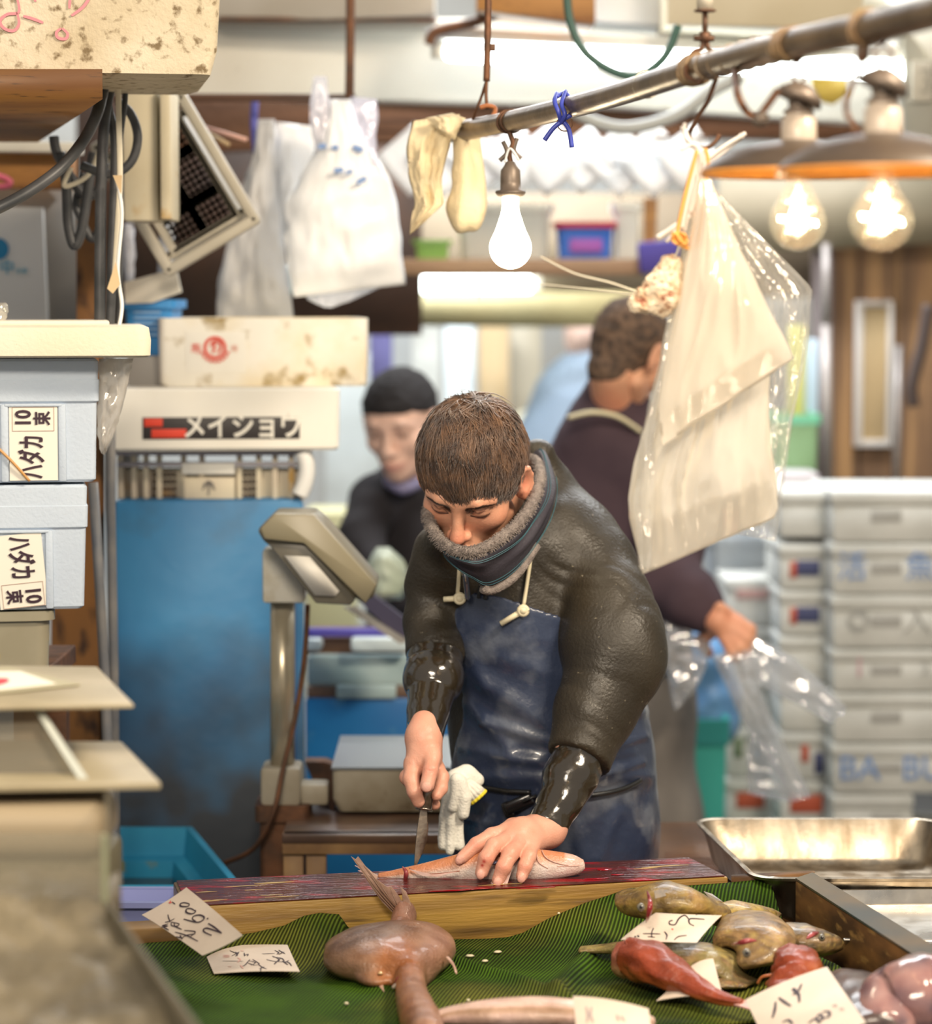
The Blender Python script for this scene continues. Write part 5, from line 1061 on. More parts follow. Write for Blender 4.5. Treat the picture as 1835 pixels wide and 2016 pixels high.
for i, pts in enumerate(([(1344, 248), (1356, 278), (1372, 292)], [(1348, 242), (1350, 270), (1370, 286)], [(1382, 322), (1420, 292), (1468, 262)], [(1384, 326), (1424, 298), (1462, 266)], [(1340, 296), (1362, 284), (1376, 290)], [(1378, 290), (1366, 340), (1352, 400), (1342, 450)], [(1382, 292), (1372, 350), (1356, 410), (1346, 455)], [(1374, 290), (1372, 330), (1376, 380)], [(1392, 300), (1380, 350), (1360, 420)], [(1294, 468), (1330, 444), (1368, 418)], [(1312, 476), (1340, 440), (1350, 400)], [(1386, 296), (1388, 340), (1384, 362)])):
    px_tube([(x, y, 3.385-.004*(i % 3)) for x, y in pts], .0022 if i % 3 else .0034).obj('paper_tie', mat('white_tie', (.86, .78, .70), .6), t, smooth=True) if i == 0 else px_tube([(x, y, 3.385-.004*(i % 3)) for x, y in pts], .0022 if i % 3 else .0034).obj('paper_tie', bpy.data.materials['white_tie'], t, smooth=True)
Mrb = mat('orange_rubber', (.78, .36, .08), .35)
px_tube([(1372, 296, 3.37), (1360, 340, 3.37), (1345, 400, 3.37), (1334, 455, 3.37), (1336, 476, 3.37), (1352, 488, 3.37), (1370, 482, 3.37), (1380, 440, 3.37), (1386, 380, 3.37), (1394, 320, 3.37), (1388, 292, 3.37)], .0024).obj('rubber_band', Mrb, t, smooth=True)
g = G()
for j in range(5): g.tube(smooth_path([P(1338+math.cos(j*1.3+a)*14, 470+math.sin(j*1.9+a*1.0)*11, 3.37+.006*math.sin(a*2+j)) for a in [2*PI*k/8 for k in range(8)]], 3, True), .0020, 6)
g.obj('rubber_knot', Mrb, t, smooth=True)
# foam chunk with wires
t = thing('foam_chunk', 'broken speckled foam chunk with thin wires, hung beside the milky bags', 'foam piece', P(1295, 620, 3.40)); YF = 3.38
s = SDF(P(1225, 640, YF)-Vector((0, .04, 0)), P(1360, 490, YF)+Vector((0, .05, 0)), .0016)
for a, b, ra, rb in (((1322, 520), (1322, 580), .012, .016), ((1318, 522), (1258, 596), .010, .012), ((1300, 560), (1310, 590), .016, .014), ((1254, 602), (1280, 600), .007, .008), ((1296, 600), (1304, 614), .010, .007)): s.cone(P(*a, YF+.005), P(*b, YF+.005), ra, rb, .010)
me = s.mesh('foam_lump')
o = link_mesh('foam_lump', me, mat('speckled_foam', (.82, .68, .50), .8, (.62, .42, .26), 70, lo=.45, hi=.62, col3=(.26, .09, .05), scale3=75, thr3=(.58, .64), bump=.003, bscale=110), t)
for v in me.vertices: v.co += v.normal*.0022*noise.noise(v.co*260)+v.normal*.003*noise.noise(v.co*90)
px_tube([(1252, 574, YF), (1200, 556, YF), (1130, 538, YF), (1064, 505, YF)], .0011).obj('thin_wire', M['rope'], t, smooth=True); px_tube([(1250, 580, YF), (1130, 566, YF), (985, 552, YF), (942, 552, YF), (935, 556, YF), (940, 575, YF), (945, 594, YF)], .0007).obj('thin_wire', M['rope'], t, smooth=True)
px_tube([(1322, 518, YF), (1332, 500, 3.375), (1338, 484, 3.37)], .0012).obj('string', M['rope'], t, smooth=True)
# ================================================================== people
def poly_sdf(px, py, poly):
    d = None; ins = None; n = len(poly)
    for i in range(n):
        ax, ay = poly[i]; bx, by = poly[(i+1) % n]; ex, ey = bx-ax, by-ay
        t = np.clip(((px-ax)*ex+(py-ay)*ey)/(ex*ex+ey*ey), 0, 1); q = (px-ax-ex*t)**2+(py-ay-ey*t)**2
        d = q if d is None else np.minimum(d, q)
        c = ((ay > py) != (by > py)) & (px < (bx-ax)*(py-ay)/((by-ay) or 1e-9)+ax); ins = c if ins is None else ins ^ c
    d = np.sqrt(d); return np.where(ins, -d, d)
def project(x, y, z):
    zz = z-CZ; f = y*math.cos(PITCH)-zz*math.sin(PITCH); u = y*math.sin(PITCH)+zz*math.cos(PITCH)
    return W/2+x/f*FPX+0*u, H/2-u/f*FPX+0*x
def frame(c, fwd, roll=0., s=1.):
    """head frame: local x = the person's left, y = facing, z = up"""
    y = Vector(fwd).normalized(); up = Vector((0, 0, 1)); x = y.cross(up).normalized()*-1; x = -y.cross(up).normalized(); x = up.cross(y).normalized(); z = y.cross(x)*-1
    x = up.cross(y).normalized()          # left of the facing direction
    z = y.cross(x)*1.0
    z = x.cross(y); z = -z if z.z < 0 else z
    Rr = Matrix.Rotation(roll, 3, y); x = Rr@x; z = Rr@z
    M0 = Matrix([x*s, y*s, z*s]).transposed().to_4x4(); M0.translation = Vector(c); return M0
def xf(V, M0): A = np.array(M0); return V@A[:3, :3].T+A[:3, 3]
def head_sdf(h=.0022, mouth=True, lids=True):
    s = SDF((-.10, -.125, -.16), (.10, .135, .15), h)
    s.ell((0, -.014, .040), (.074, .092, .084), k=0)
    s.ell((0, .034, .040), (.061, .053, .052), k=.03); s.ell((0, .030, -.022), (.058, .056, .062), k=.03)
    for q in (-1, 1):
        s.ell((q*.043, .050, -.020), (.021, .022, .018), k=.025)
        s.cone((q*.049, .000, -.058), (q*.012, .062, -.086), .018, .016, .028)
        s.cone((q*.010, .0865, .024), (q*.030, .0845, .029), .0070, .0075, .012); s.cone((q*.030, .0845, .029), (q*.050, .068, .023), .0075, .006, .012)
    s.cone((0, .064, -.084), (0, .064, -.087), .018, .018, .022)
    s.ell((0, .074, -.060), (.028, .020, .022), k=.016)
    for q in (-1, 1): s.ell((q*.0315, .0955, .007), (.0175, .013, .0105), k=.014, op='s')
    for q in (-1, 1): s.ell((q*.0310, .0715, .006), (.0160, .0140, .0118), k=.004)
    if lids:
        for q in (-1, 1):
            s.cone((q*.020, .0825, .0135), (q*.031, .0868, .0155), .0022, .0026, .004); s.cone((q*.031, .0868, .0155), (q*.044, .0765, .0125), .0026, .0020, .004)
    s.cone((0, .083, .020), (0, .1015, -.020), .0068, .0100, .014); s.ell((0, .1060, -.030), (.0120, .0125, .0105), k=.008)
    for q in (-1, 1):
        s.ell((q*.0125, .0950, -.0335), (.0078, .0095, .0075), k=.006); s.ell((q*.0062, .1010, -.0425), (.0036, .0052, .0045), k=.003, op='s')
    if mouth:
        s.chain([(-.022, .083, -.0645), (-.008, .0935, -.0605), (0, .0945, -.0620), (.008, .0935, -.0605), (.022, .083, -.0645)], [.0035, .0052, .005, .0052, .0035], .006)
        s.chain([(-.019, .083, -.0690), (0, .0925, -.0715), (.019, .083, -.0690)], [.0038, .0062, .0038], .006)
        s.chain([(-.023, .0895, -.0655), (0, .1005, -.0663), (.023, .0895, -.0655)], [.0016, .002, .0016], .003, 's')
    for q in (-1, 1):
        R = Matrix.Rotation(q*.35, 3, 'Z')@Matrix.Rotation(-.2, 3, 'X')
        c = Vector((q*.0815, -.004, .005)); s.ell(c, (.0085, .0220, .0345), R, .008)
        s.ell(c+Vector((q*.008, .003, .002)), (.0065, .0110, .0180), R, .004, 's')
        pts = [c+R@Vector((q*.005, .0175*math.cos(a)-.001, .029*math.sin(a)+.001)) for a in [math.radians(v) for v in (-20, 20, 60, 100, 140, 180, 220, 255)]]
        s.chain(pts, [.0028, .0036, .0040, .0040, .0038, .0036, .0034, .0042], .003)
        s.ell(c+R@Vector((q*.002, .004, -.028)), (.0045, .0075, .0085), R, .006)
        s.cone(c+R@Vector((q*.0035, .015, -.003)), c+R@Vector((q*.0045, .013, .004)), .0038, .003, .004)
    return s
def skin_mat(name, base, red): return mat(name, base, .42, red, 26, sss=.10, bump=.0006, bscale=320, lo=.35, hi=.75, spec=.45)
SK = mat('skin', (1, 1, 1), .40, (.90, .80, .76), 30, attr=True, sss=.12, bump=.0005, bscale=380, lo=.4, hi=.8, spec=.5)
def hair_strands(name, M0, m, parent, n, seed, keep, whorl=(0.0, -.045), L=(.045, .075), R=(.0815, .1005, .0915), c=(0, -.012, .044), thick=.0009, frizz=.006, lift=.006):
    rr = random.Random(seed); V = []; F = []; C = Vector(c)
    def surf(d, off): d = d.normalized(); k = 1/math.sqrt((d.x/R[0])**2+(d.y/R[1])**2+(d.z/R[2])**2); return d*(k+off)
    wv3 = surf(Vector((whorl[0], whorl[1], .08)), 0); cnt = 0
    while cnt < n:
        d = Vector((rr.gauss(0, 1), rr.gauss(0, 1), rr.gauss(0, 1))).normalized(); p = surf(d, -.004)
        if not keep(p+C): continue
        cnt += 1
        ln = rr.uniform(*L); steps = 6; off = -.003; clump = Vector((noise.noise(d*9+Vector((seed, 0, 0))), noise.noise(d*9+Vector((0, seed, 5))), noise.noise(d*9+Vector((9, 0, seed)))))+Vector((-.22, 0, 0))
        jit = Vector((rr.gauss(0, 1), rr.gauss(0, 1), rr.gauss(0, 1)))*.10; pts = []
        q = p.copy()
        for i in range(steps+1):
            pts.append(q.copy()); nrm = Vector((q.x/R[0]**2, q.y/R[1]**2, q.z/R[2]**2)).normalized()
            t = q-wv3; t = t-nrm*t.dot(nrm); t = t.normalized() if t.length > 1e-5 else Vector((1, 0, 0))
            t = (t+Vector((0, 0, -.55))*max(0, 1-abs(nrm.z))+clump*1.5+jit*1.3); t = (t-nrm*t.dot(nrm)*.9).normalized()
            q = q+t*(ln/steps); off += lift/steps*(1.2 if i < 3 else .5)+rr.uniform(-1, 1)*frizz/steps*.4
            qs = surf(q, off+clump.x*.006)
            q = qs if (q.z > .0 or q.y < .03) else lerp(q, qs, .45)
        w0 = thick*rr.uniform(.7, 1.3)
        for i, a in enumerate(pts):
            t = (pts[min(i+1, steps)]-pts[max(i-1, 0)]).normalized(); u = t.orthogonal().normalized(); v = t.cross(u); w = w0*(1-.8*(i/steps)**2)
            for k in range(3): V.append(C+a+(u*math.cos(k*2.094)+v*math.sin(k*2.094))*w)
        b = len(V)-3*(steps+1)
        for i in range(steps):
            for k in range(3): k2 = (k+1) % 3; F.append((b+i*3+k, b+i*3+k2, b+(i+1)*3+k2, b+(i+1)*3+k))
    Vn = xf(np.array([tuple(v) for v in V]), M0); return arr_mesh(name, [(Vn, np.array(F))], 0)
def hair_cap(M0, cutk=.72, cutz=.004, c=(0, -.012, .044), r=(.079, .098, .0885), side=0., nape=False):
    s = SDF((-.10, -.13, -.10), (.10, .11, .15), .0028); s.ell(c, r, k=0)
    if nape: s.cone((0, -.034, .0), (0, -.043, -.050), .062, .050, .03)
    x, y, z = s.all(); cut = (cutz+cutk*y-z)*.75+side*np.abs(x); s.D = np.maximum(s.D, cut.astype(np.float32)); V, F = s.arrays(); V = lap(V, F, 2)
    nz = np.array([noise.noise(Vector(v)*70)*.0022+noise.noise(Vector((v[0]*30, v[1]*30, v[2]*90)))*.002 for v in V]); nn = V-np.array(c); nn /= np.linalg.norm(nn, axis=1)[:, None]
    return xf(V+nn*nz[:, None], M0), F
def hand_mesh(joints, h=.0014):
    """joints: list of (points, radii, k)"""
    P_ = np.array([tuple(p) for j in joints for p in j[0]]); lo = P_.min(0)-.035; hi = P_.max(0)+.035; s = SDF(lo, hi, h)
    for pts, rs, k in joints: s.chain([tuple(p) for p in pts], rs, k)
    return s
def fold_noise(V, N, amp, sc, seed=0, stretch=(1, 1, 1)):
    out = np.empty(len(V)); st = Vector(stretch)
    for i, v in enumerate(V):
        q = Vector((v[0]*sc*st.x+seed, v[1]*sc*st.y, v[2]*sc*st.z)); a = noise.noise(q); b = noise.noise(q*2.3+Vector((5, 1, 2))); out[i] = (1-abs(a)*2.4)*.7+b*.5
    return V+N*(out*amp)[:, None]
def vnormals(V, F):
    a = V[F[:, 2]]-V[F[:, 0]]; b = V[F[:, 3]]-V[F[:, 1]]; n = np.cross(a, b); N = np.zeros_like(V)
    for i in range(4): np.add.at(N, F[:, i], n)
    return N/(np.linalg.norm(N, axis=1)[:, None]+1e-12)

# ---------------------------------------------------------------- the fishmonger in front
HC = P(929, 945, 4.135)
MH = frame(HC, (-.24, -.80, -.62), math.radians(-7), .965)
hs = head_sdf(.0020); hV, hF = hs.arrays(); hV = lap(hV, hF, 2); hVw = xf(hV, MH)
parts = [(hVw, hF)]
nb = P(1000, 1050, 4.30); na = MH@Vector((0, -.030, -.045))
s = SDF(Vector((-.12, 3.95, .65)), Vector((.42, 4.58, 1.62)), .007)
s.cone(na, nb, .052, .058, .02); s.cone(nb, P(1030, 1200, 4.31), .07, .10, .05); s.cone(P(1030, 1200, 4.30), P(1085, 1500, 4.34), .115, .115, .05); s.cone(P(1085, 1500, 4.34), P(1090, 1760, 4.36), .115, .12, .05)
s.chain([P(855, 1110, 4.22), P(852, 1280, 4.20), P(838, 1440, 4.06)], [.020, .022, .018], .02); s.chain([P(1170, 1120, 4.24), P(1195, 1290, 4.15), P(1110, 1560, 4.06), P(1072, 1626, 4.02)], [.045, .045, .030, .024], .02)
s.cone(P(855, 1110, 4.22), nb, .018, .045, .02); s.cone(P(1170, 1120, 4.24), nb, .045, .08, .04)
parts.append(s.arrays())
# left hand pressing on the fish
Lw = P(1078, 1634, 4.015)
LH = hand_mesh([
    ([P(1100, 1606, 4.03), Lw], [.023, .0235], .01),
    ([Lw, P(1030, 1640, 3.985)], [.0235, .019], .014), ([Lw, P(1048, 1658, 3.99)], [.022, .017], .014), ([Lw, P(1012, 1636, 3.99)], [.020, .016], .014),
    ([P(1030, 1640, 3.985), P(998, 1638, 3.985)], [.019, .0128], .012), ([P(1030, 1640, 3.985), P(1004, 1652, 3.968)], [.019, .0128], .012),
    ([P(1035, 1646, 3.985), P(1024, 1662, 3.962)], [.018, .0125], .012), ([P(1048, 1654, 3.985), P(1046, 1668, 3.966)], [.0165, .0118], .012),
    ([P(998, 1637, 3.985), P(968, 1645, 3.972), P(938, 1663, 3.958), P(911, 1688, 3.948)], [.0122, .0112, .0108, .0092], .004),
    ([P(1003, 1651, 3.968), P(972, 1666, 3.938), P(957, 1690, 3.922), P(948, 1717, 3.921)], [.0122, .0120, .0112, .0096], .004),
    ([P(1024, 1661, 3.962), P(1004, 1682, 3.930), P(991, 1708, 3.915), P(981, 1732, 3.914)], [.0122, .0120, .0110, .0096], .004),
    ([P(1046, 1667, 3.966), P(1040, 1687, 3.938), P(1033, 1706, 3.926), P(1027, 1724, 3.922)], [.0112, .0108, .0100, .0088], .004),
    ([P(1050, 1625, 4.02), P(1010, 1630, 4.03), P(975, 1650, 4.035), P(955, 1668, 4.025)], [.016, .0135, .012, .0105], .008)])
for a, b in ((P(1000, 1644, 3.968), P(1060, 1636, 3.985)), (P(1022, 1652, 3.958), P(1066, 1642, 3.985)), (P(1040, 1658, 3.958), P(1070, 1648, 3.985))): LH.cone(a, b, .0035, .002, .006)
for c_, a in ((P(905, 1693, 3.942), .5), (P(946, 1722, 3.9125), .15), (P(979, 1737, 3.9055), .2), (P(1026, 1729, 3.9145), .1)): LH.ell(c_, (.0065, .0035, .0075), Matrix.Rotation(a, 3, 'Y'), .0015)
# creases across the finger joints
for c_, d_ in ((P(939, 1662, 3.944), (-.5, .8)), (P(957, 1690, 3.908), (.9, .3)), (P(991, 1708, 3.901), (.95, .3)), (P(1034, 1706, 3.913), (.95, .2)), (P(972, 1668, 3.923), (.7, .7)), (P(1004, 1684, 3.915), (.9, .3))):
    dv = Vector((d_[0], 0, -d_[1])).normalized()*.009
    for o_ in (-.0022, .0016): LH.cone(c_-dv+Vector((0, 0, o_)), c_+dv+Vector((0, 0, o_)), .0007, .0007, .0012, 's')
HOFF = np.array([0, -.019, .004]); lV, lF = LH.arrays(); hoff_w = lambda q: np.clip((np.linalg.norm(q-np.array(P(1090, 1614, 4.025)), axis=1)-.025)/.065, 0, 1)[:, None]; parts.append((lV+HOFF*hoff_w(lV), lF))
# right hand round the knife handle
Rw = P(834, 1452, 4.055)
RH = hand_mesh([
    ([P(836, 1425, 4.065), Rw], [.0215, .0225], .01), ([Rw, P(826, 1498, 4.035)], [.0225, .020], .014), ([Rw, P(848, 1492, 4.045)], [.0215, .0175], .014), ([Rw, P(836, 1494, 4.055)], [.0215, .02], .014),
    ([P(826, 1498, 4.035), P(814, 1508, 4.03)], [.020, .0135], .012), ([P(846, 1480, 4.03), P(850, 1496, 4.018)], [.017, .0125], .010),
    ([P(852, 1488, 4.022), P(848, 1516, 4.002), P(841, 1546, 3.990)], [.0125, .0112, .0108], .004),
    ([P(814, 1504, 4.030), P(809, 1534, 4.012), P(816, 1558, 4.000), P(824, 1578, 4.004)], [.0135, .0118, .0108, .0094], .004),
    ([P(822, 1508, 4.05), P(802, 1530, 4.05), P(820, 1556, 4.062), P(842, 1562, 4.055)], [.013, .0115, .0105, .0095], .004),
    ([P(842, 1500, 4.06), P(860, 1512, 4.052), P(870, 1530, 4.040), P(868, 1552, 4.026), P(860, 1566, 4.018)], [.014, .0115, .0108, .0100, .0085], .004),
    ([P(836, 1520, 4.065), P(842, 1560, 4.06), P(856, 1584, 4.042)], [.013, .011, .0085], .006)])
RH.ell(P(840, 1549, 3.981), (.0080, .0035, .0085), None, .0015)
for c_ in (P(848, 1517, 3.990), P(848, 1521, 3.989)): RH.cone(c_-Vector((.008, 0, 0)), c_+Vector((.008, 0, 0)), .0007, .0007, .0012, 's')
for a, b in ((P(812, 1500, 4.02), P(826, 1466, 4.036)), (P(826, 1502, 4.018), P(834, 1466, 4.034))): RH.cone(a, b, .003, .0015, .006)
parts.append(RH.arrays())
me = arr_mesh('person', parts, 1)
man = link_mesh('person', me, SK); tag(man, 'person in a black wetsuit jacket and navy apron bending over the board, cutting a fish', 'person')
hinv = MH.inverted()
def man_col(co):
    c = np.tile(np.array([.70, .365, .235]), (len(co), 1)); L = xf(co, hinv)
    hd = (np.abs(L) < .16).all(1)
    def spot(cx, cy, cz, r, col, a=1.):
        w = np.exp(-(((L[:, 0]-cx)/r[0])**2+((L[:, 1]-cy)/r[1])**2+((L[:, 2]-cz)/r[2])**2))*hd*a; return c*(1-w[:, None])+np.array(col)*w[:, None]
    c = spot(0, .108, -.031, (.018, .02, .016), (.74, .27, .18), .8)
    for q in (-1, 1):
        c = spot(q*.047, .06, -.022, (.024, .03, .022), (.74, .31, .20), .7); c = spot(q*.082, -.006, 0, (.012, .03, .04), (.78, .27, .17), .75)
        c = spot(q*.031, .085, -.004, (.016, .02, .006), (.58, .26, .17), .6)
    c = spot(0, .10, -.067, (.022, .016, .007), (.58, .20, .16), .9); c = spot(0, .085, -.082, (.03, .02, .018), (.52, .30, .21), .5)
    hnd = co[:, 2] < 1.12; co = np.where((hnd & (co[:, 0] > P(880, 1600, 4.0).x))[:, None], co-HOFF, co)
    c[hnd] = np.array([.72, .375, .27])
    def tip(p, r, col, a=1.):
        w = np.exp(-(((co-np.array(p))**2).sum(1)/r**2))*hnd*a; return c*(1-w[:, None])+np.array(col)*w[:, None]
    for p in (P(905, 1693, 3.938), P(946, 1723, 3.908), P(979, 1738, 3.901), P(1026, 1730, 3.911), P(840, 1550, 3.978)): c = tip(p, .0085, (.80, .46, .38), .95)
    for p in (P(957, 1690, 3.91), P(991, 1708, 3.90), P(1034, 1706, 3.91), P(1003, 1651, 3.955), P(1024, 1661, 3.95), P(846, 1517, 3.99), P(939, 1660, 3.945)): c = tip(p, .012, (.74, .28, .20), .6)
    for p in (P(949, 1704, 3.911), P(953, 1696, 3.911)): c = tip(p, .0026, (.40, .01, .01), 1)
    return c
vcol(man, man_col)
BASE[man.name] = Vector(man.location)
# eyebrows, lashes
Mhair = mat('brown_hair', (.065, .030, .016), .40, (.19, .095, .045), 45, spec=.6, sheen=.3)
from mathutils.bvhtree import BVHTree
BF = BVHTree.FromPolygons([Vector(v) for v in hV], [tuple(f) for f in hF])
def on_skin(x, z, d=.0005):
    h = BF.ray_cast(Vector((x, .2, z)), Vector((0, -1, 0))); return MH@(Vector((x, h[0].y+d, z)) if h[0] is not None else Vector((x, .08, z)))
def brow(q):
    g = G(); rr = random.Random(5)
    for i in range(130):
        t = rr.random(); x = q*lerp(.012, .050, t); z = lerp(.019, .029, min(1, t*1.7))-.009*max(0, t-.6)*2.2+rr.uniform(-.0030, .0030)*(1-.5*t)
        dx, dz = q*.006, (.0022-.0045*t)+rr.uniform(-.001, .001); g.tube([on_skin(x+dx*k, z+dz*k, .0004+.0005*math.sin(PI*k)) for k in (0, .5, 1)], [.0006, .0006, .0002], 3)
    return g.obj('eyebrow', mat('dark_brow', (.045, .022, .014), .6), man)
brow(1); brow(-1)
for q in (-1, 1):
    g = G(); pts = [(.0175, .0008), (.024, -.0012), (.031, -.0018), (.039, -.0008), (.0465, .0018)]
    g.tube(smooth_path([on_skin(q*x, z, .0002) for x, z in pts], 5), .0008, 5); g.obj('eyelashes', mat('lash_dark', (.05, .022, .016), .6), man)
    g = G(); g.tube(smooth_path([on_skin(q*x, z+.0098, .0) for x, z in ((.020, .002), (.026, .004), (.033, .0045), (.041, .003))], 5), .0004, 4); g.obj('lid_crease', mat('lid_shadow_line', (.34, .14, .09), .6), man)
# hair
cv, cf = hair_cap(MH, .86, .006, side=.22)
link_mesh('hair_base', arr_mesh('hair_base', [(cv, cf)], 0), mat('hair_under', (.055, .028, .016), .6), man)
keep = lambda p: p.z > .78*p.y+.000 and not (p.z < .0 and p.y > -.03) and not (abs(p.x) > .055 and p.z < .045 and -.035 < p.y < .028)
link_mesh('hair', hair_strands('hair', MH, Mhair, man, 8500, 3, keep, L=(.038, .088), lift=.011, frizz=.012), Mhair, man, lab='brown tousled short hair')
keepf = lambda p: .045 < p.z < .125 and p.y > .02
link_mesh('fringe', hair_strands('fringe', MH, Mhair, man, 1300, 8, keepf, L=(.045, .105), lift=.012, thick=.0008), Mhair, man)
keeps = lambda p: p.z > .035 and abs(p.x) > .05 and .0 < p.y < .05
link_mesh('side_hair', hair_strands('side_hair', MH, Mhair, man, 900, 12, keeps, L=(.025, .045), lift=.003, thick=.0007), Mhair, man)

# jacket
def torso(s, e=0., k=.05, lower=True):
    s.cone(P(1012, 1100, 4.28), P(1022, 1200, 4.30), .110+e, .128+e, k)
    s.cone(P(1022, 1200, 4.30), P(1062, 1360, 4.325), .128+e, .140+e, k); s.cone(P(1062, 1360, 4.325), P(1086, 1490, 4.335), .140+e, .146+e, k)
    s.cone(P(1086, 1490, 4.335), P(1088, 1552, 4.34), .146+e, .136+e, k)
    if lower: s.cone(P(1088, 1552, 4.34), P(1094, 1640, 4.345), .136+e, .147+e, k); s.cone(P(1094, 1640, 4.345), P(1096, 1900, 4.35), .147+e, .150+e, k)
Mj = mat('black_neoprene', (.026, .021, .0145), .34, (.040, .032, .021), 9, bump=.0012, bscale=210, bump2=.0016, bscale2=9, col3=(.20, .17, .12), scale3=110, thr3=(.70, .74), rough2=.55, spec=.5)
s = SDF(Vector((-.16, 4.00, .95)), Vector((.42, 4.58, 1.58)), .0042)
torso(s, 0, .05, False)
s.cone(P(1088, 1552, 4.34), P(1092, 1600, 4.345), .130, .130, .02)
s.chain([P(878, 1120, 4.215), P(940, 1085, 4.25), P(1010, 1080, 4.28)], [.048, .062, .085], .045)
s.chain([P(1160, 1125, 4.25), P(1108, 1092, 4.28), P(1040, 1085, 4.29)], [.070, .082, .088], .04)
s.chain([P(880, 1066, 4.180), P(955, 1090, 4.205), P(1045, 1080, 4.22)], [.034, .034, .040], .02)
s.chain([P(1056, 900, 4.30), P(1072, 985, 4.32), P(1105, 1065, 4.31), P(1158, 1118, 4.27)], [.028, .050, .074, .070], .03)
sa = SDF(s.lo, s.lo+(s.n-1)*s.h, s.h); sa.n = s.n; sa.ax = s.ax; sa.D = np.full(s.D.shape, 1., np.float32)
def cut(sd, p, d, near, r):
    x, y, z = sd.all(); d = Vector(d).normalized(); pl_ = (x-p.x)*d.x+(y-p.y)*d.y+(z-p.z)*d.z; m_ = ((x-near.x)**2+(y-near.y)**2+(z-near.z)**2) < r*r
    sd.D = np.where(m_, np.maximum(sd.D, pl_), sd.D).astype(np.float32)
sa.chain([P(858, 1080, 4.215), P(843, 1150, 4.225), P(844, 1228, 4.21), P(857, 1284, 4.185), P(852, 1340, 4.15)], [.034, .0295, .0345, .0395, .033], .02)
cut(sa, P(857, 1296, 4.18), P(852, 1340, 4.15)-P(857, 1284, 4.185), P(855, 1330, 4.15), .10)
sa.chain([P(1172, 1122, 4.25), P(1192, 1185, 4.21), P(1206, 1255, 4.17)], [.060, .066, .073], .03)
sa.chain([P(1206, 1255, 4.17), P(1214, 1300, 4.15), P(1172, 1400, 4.12), P(1142, 1485, 4.087), P(1130, 1530, 4.07)], [.073, .069, .055, .0405, .038], .03)
cut(sa, P(1138, 1494, 4.085), P(1082, 1618, 4.022)-P(1142, 1480, 4.085), P(1125, 1540, 4.05), .10)
s.D = smin(s.D, sa.D, .016)
V, F = s.arrays(); V = lap(V, F, 3); N = vnormals(V, F); V = fold_noise(V, N, .0045, 8, 3, (1, 1, .6)); N = vnormals(V, F)
# creases at the elbows and armpit
for (c_, r, dirx, f, a) in ((P(1150, 1390, 4.07), .06, (.35, 1), 190, .0030), (P(1255, 1180, 4.16), .07, (1, .25), 120, .003), (P(860, 1270, 4.16), .05, (.2, 1), 200, .0028), (P(1125, 1150, 4.20), .06, (1, .8), 130, .0035), (P(1240, 1000, 4.25), .06, (1, .6), 110, .002), (P(1160, 1470, 4.05), .035, (.45, 1), 230, .002)):
    q = V-np.array(c_); w = np.exp(-(q**2).sum(1)/r**2); ph = (q[:, 0]*dirx[0]+q[:, 2]*dirx[1])*f; wn = np.array([noise.noise(Vector((v[0]*11, v[1]*11, v[2]*11))) for v in V]); V = V+N*(w*a*.55*(np.abs(np.sin(ph*.45+5*wn))*2-1)*(.55+1.2*np.abs(wn)))[:, None]
link_mesh('jacket', arr_mesh('jacket', [(V, F)], 1), Mj, man, lab='black rubbery wetsuit jacket')
Mcuff = mat('glossy_black_cuff', (.022, .017, .010), .13, (.028, .021, .013), 8, bump=.0006, bscale=120, coat=.8, spec=.7)
s = SDF(Vector((-.12, 3.98, 1.00)), Vector((.02, 4.28, 1.24)), .0028)
s.chain([P(857, 1284, 4.185), P(856, 1300, 4.175), P(853, 1340, 4.15), P(843, 1400, 4.10), P(834, 1462, 4.050)], [.0415, .0425, .0395, .0325, .0270], .004); s.chain([P(854, 1331, 4.155), P(853, 1336, 4.15)], [.0475, .0475], .002); s.chain([P(856, 1294, 4.180), P(856, 1299, 4.175)], [.0440, .0440], .002); s.chain([P(835, 1446, 4.060), P(835, 1450, 4.057)], [.0285, .0285], .002)
cut(s, P(835, 1453, 4.055), P(834, 1462, 4.05)-P(843, 1400, 4.10), P(834, 1480, 4.04), .06)
link_mesh('rubber_cuff', s.mesh('rubber_cuff'), Mcuff, man)
s = SDF(Vector((.06, 3.90, .86)), Vector((.34, 4.24, 1.16)), .0028)
s.chain([P(1148, 1478, 4.09), P(1124, 1530, 4.070), P(1100, 1585, 4.04), P(1074, 1634, 4.014)], [.0415, .0390, .0335, .0285], .004); s.chain([P(1082, 1616, 4.024), P(1079, 1622, 4.020)], [.0312, .0312], .003); s.cone(P(1126, 1524, 4.07), P(1120, 1532, 4.068), .0412, .0412, .004)
cut(s, P(1072, 1630, 4.016), P(1074, 1634, 4.014)-P(1100, 1585, 4.04), P(1060, 1655, 4.0), .055)
V, F = s.arrays(); V = lap(V, F, 2); N = vnormals(V, F); V = fold_noise(V, N, .0016, 22, 5)
link_mesh('rubber_cuff', arr_mesh('rubber_cuff', [(V, F)], 1), Mcuff, man)
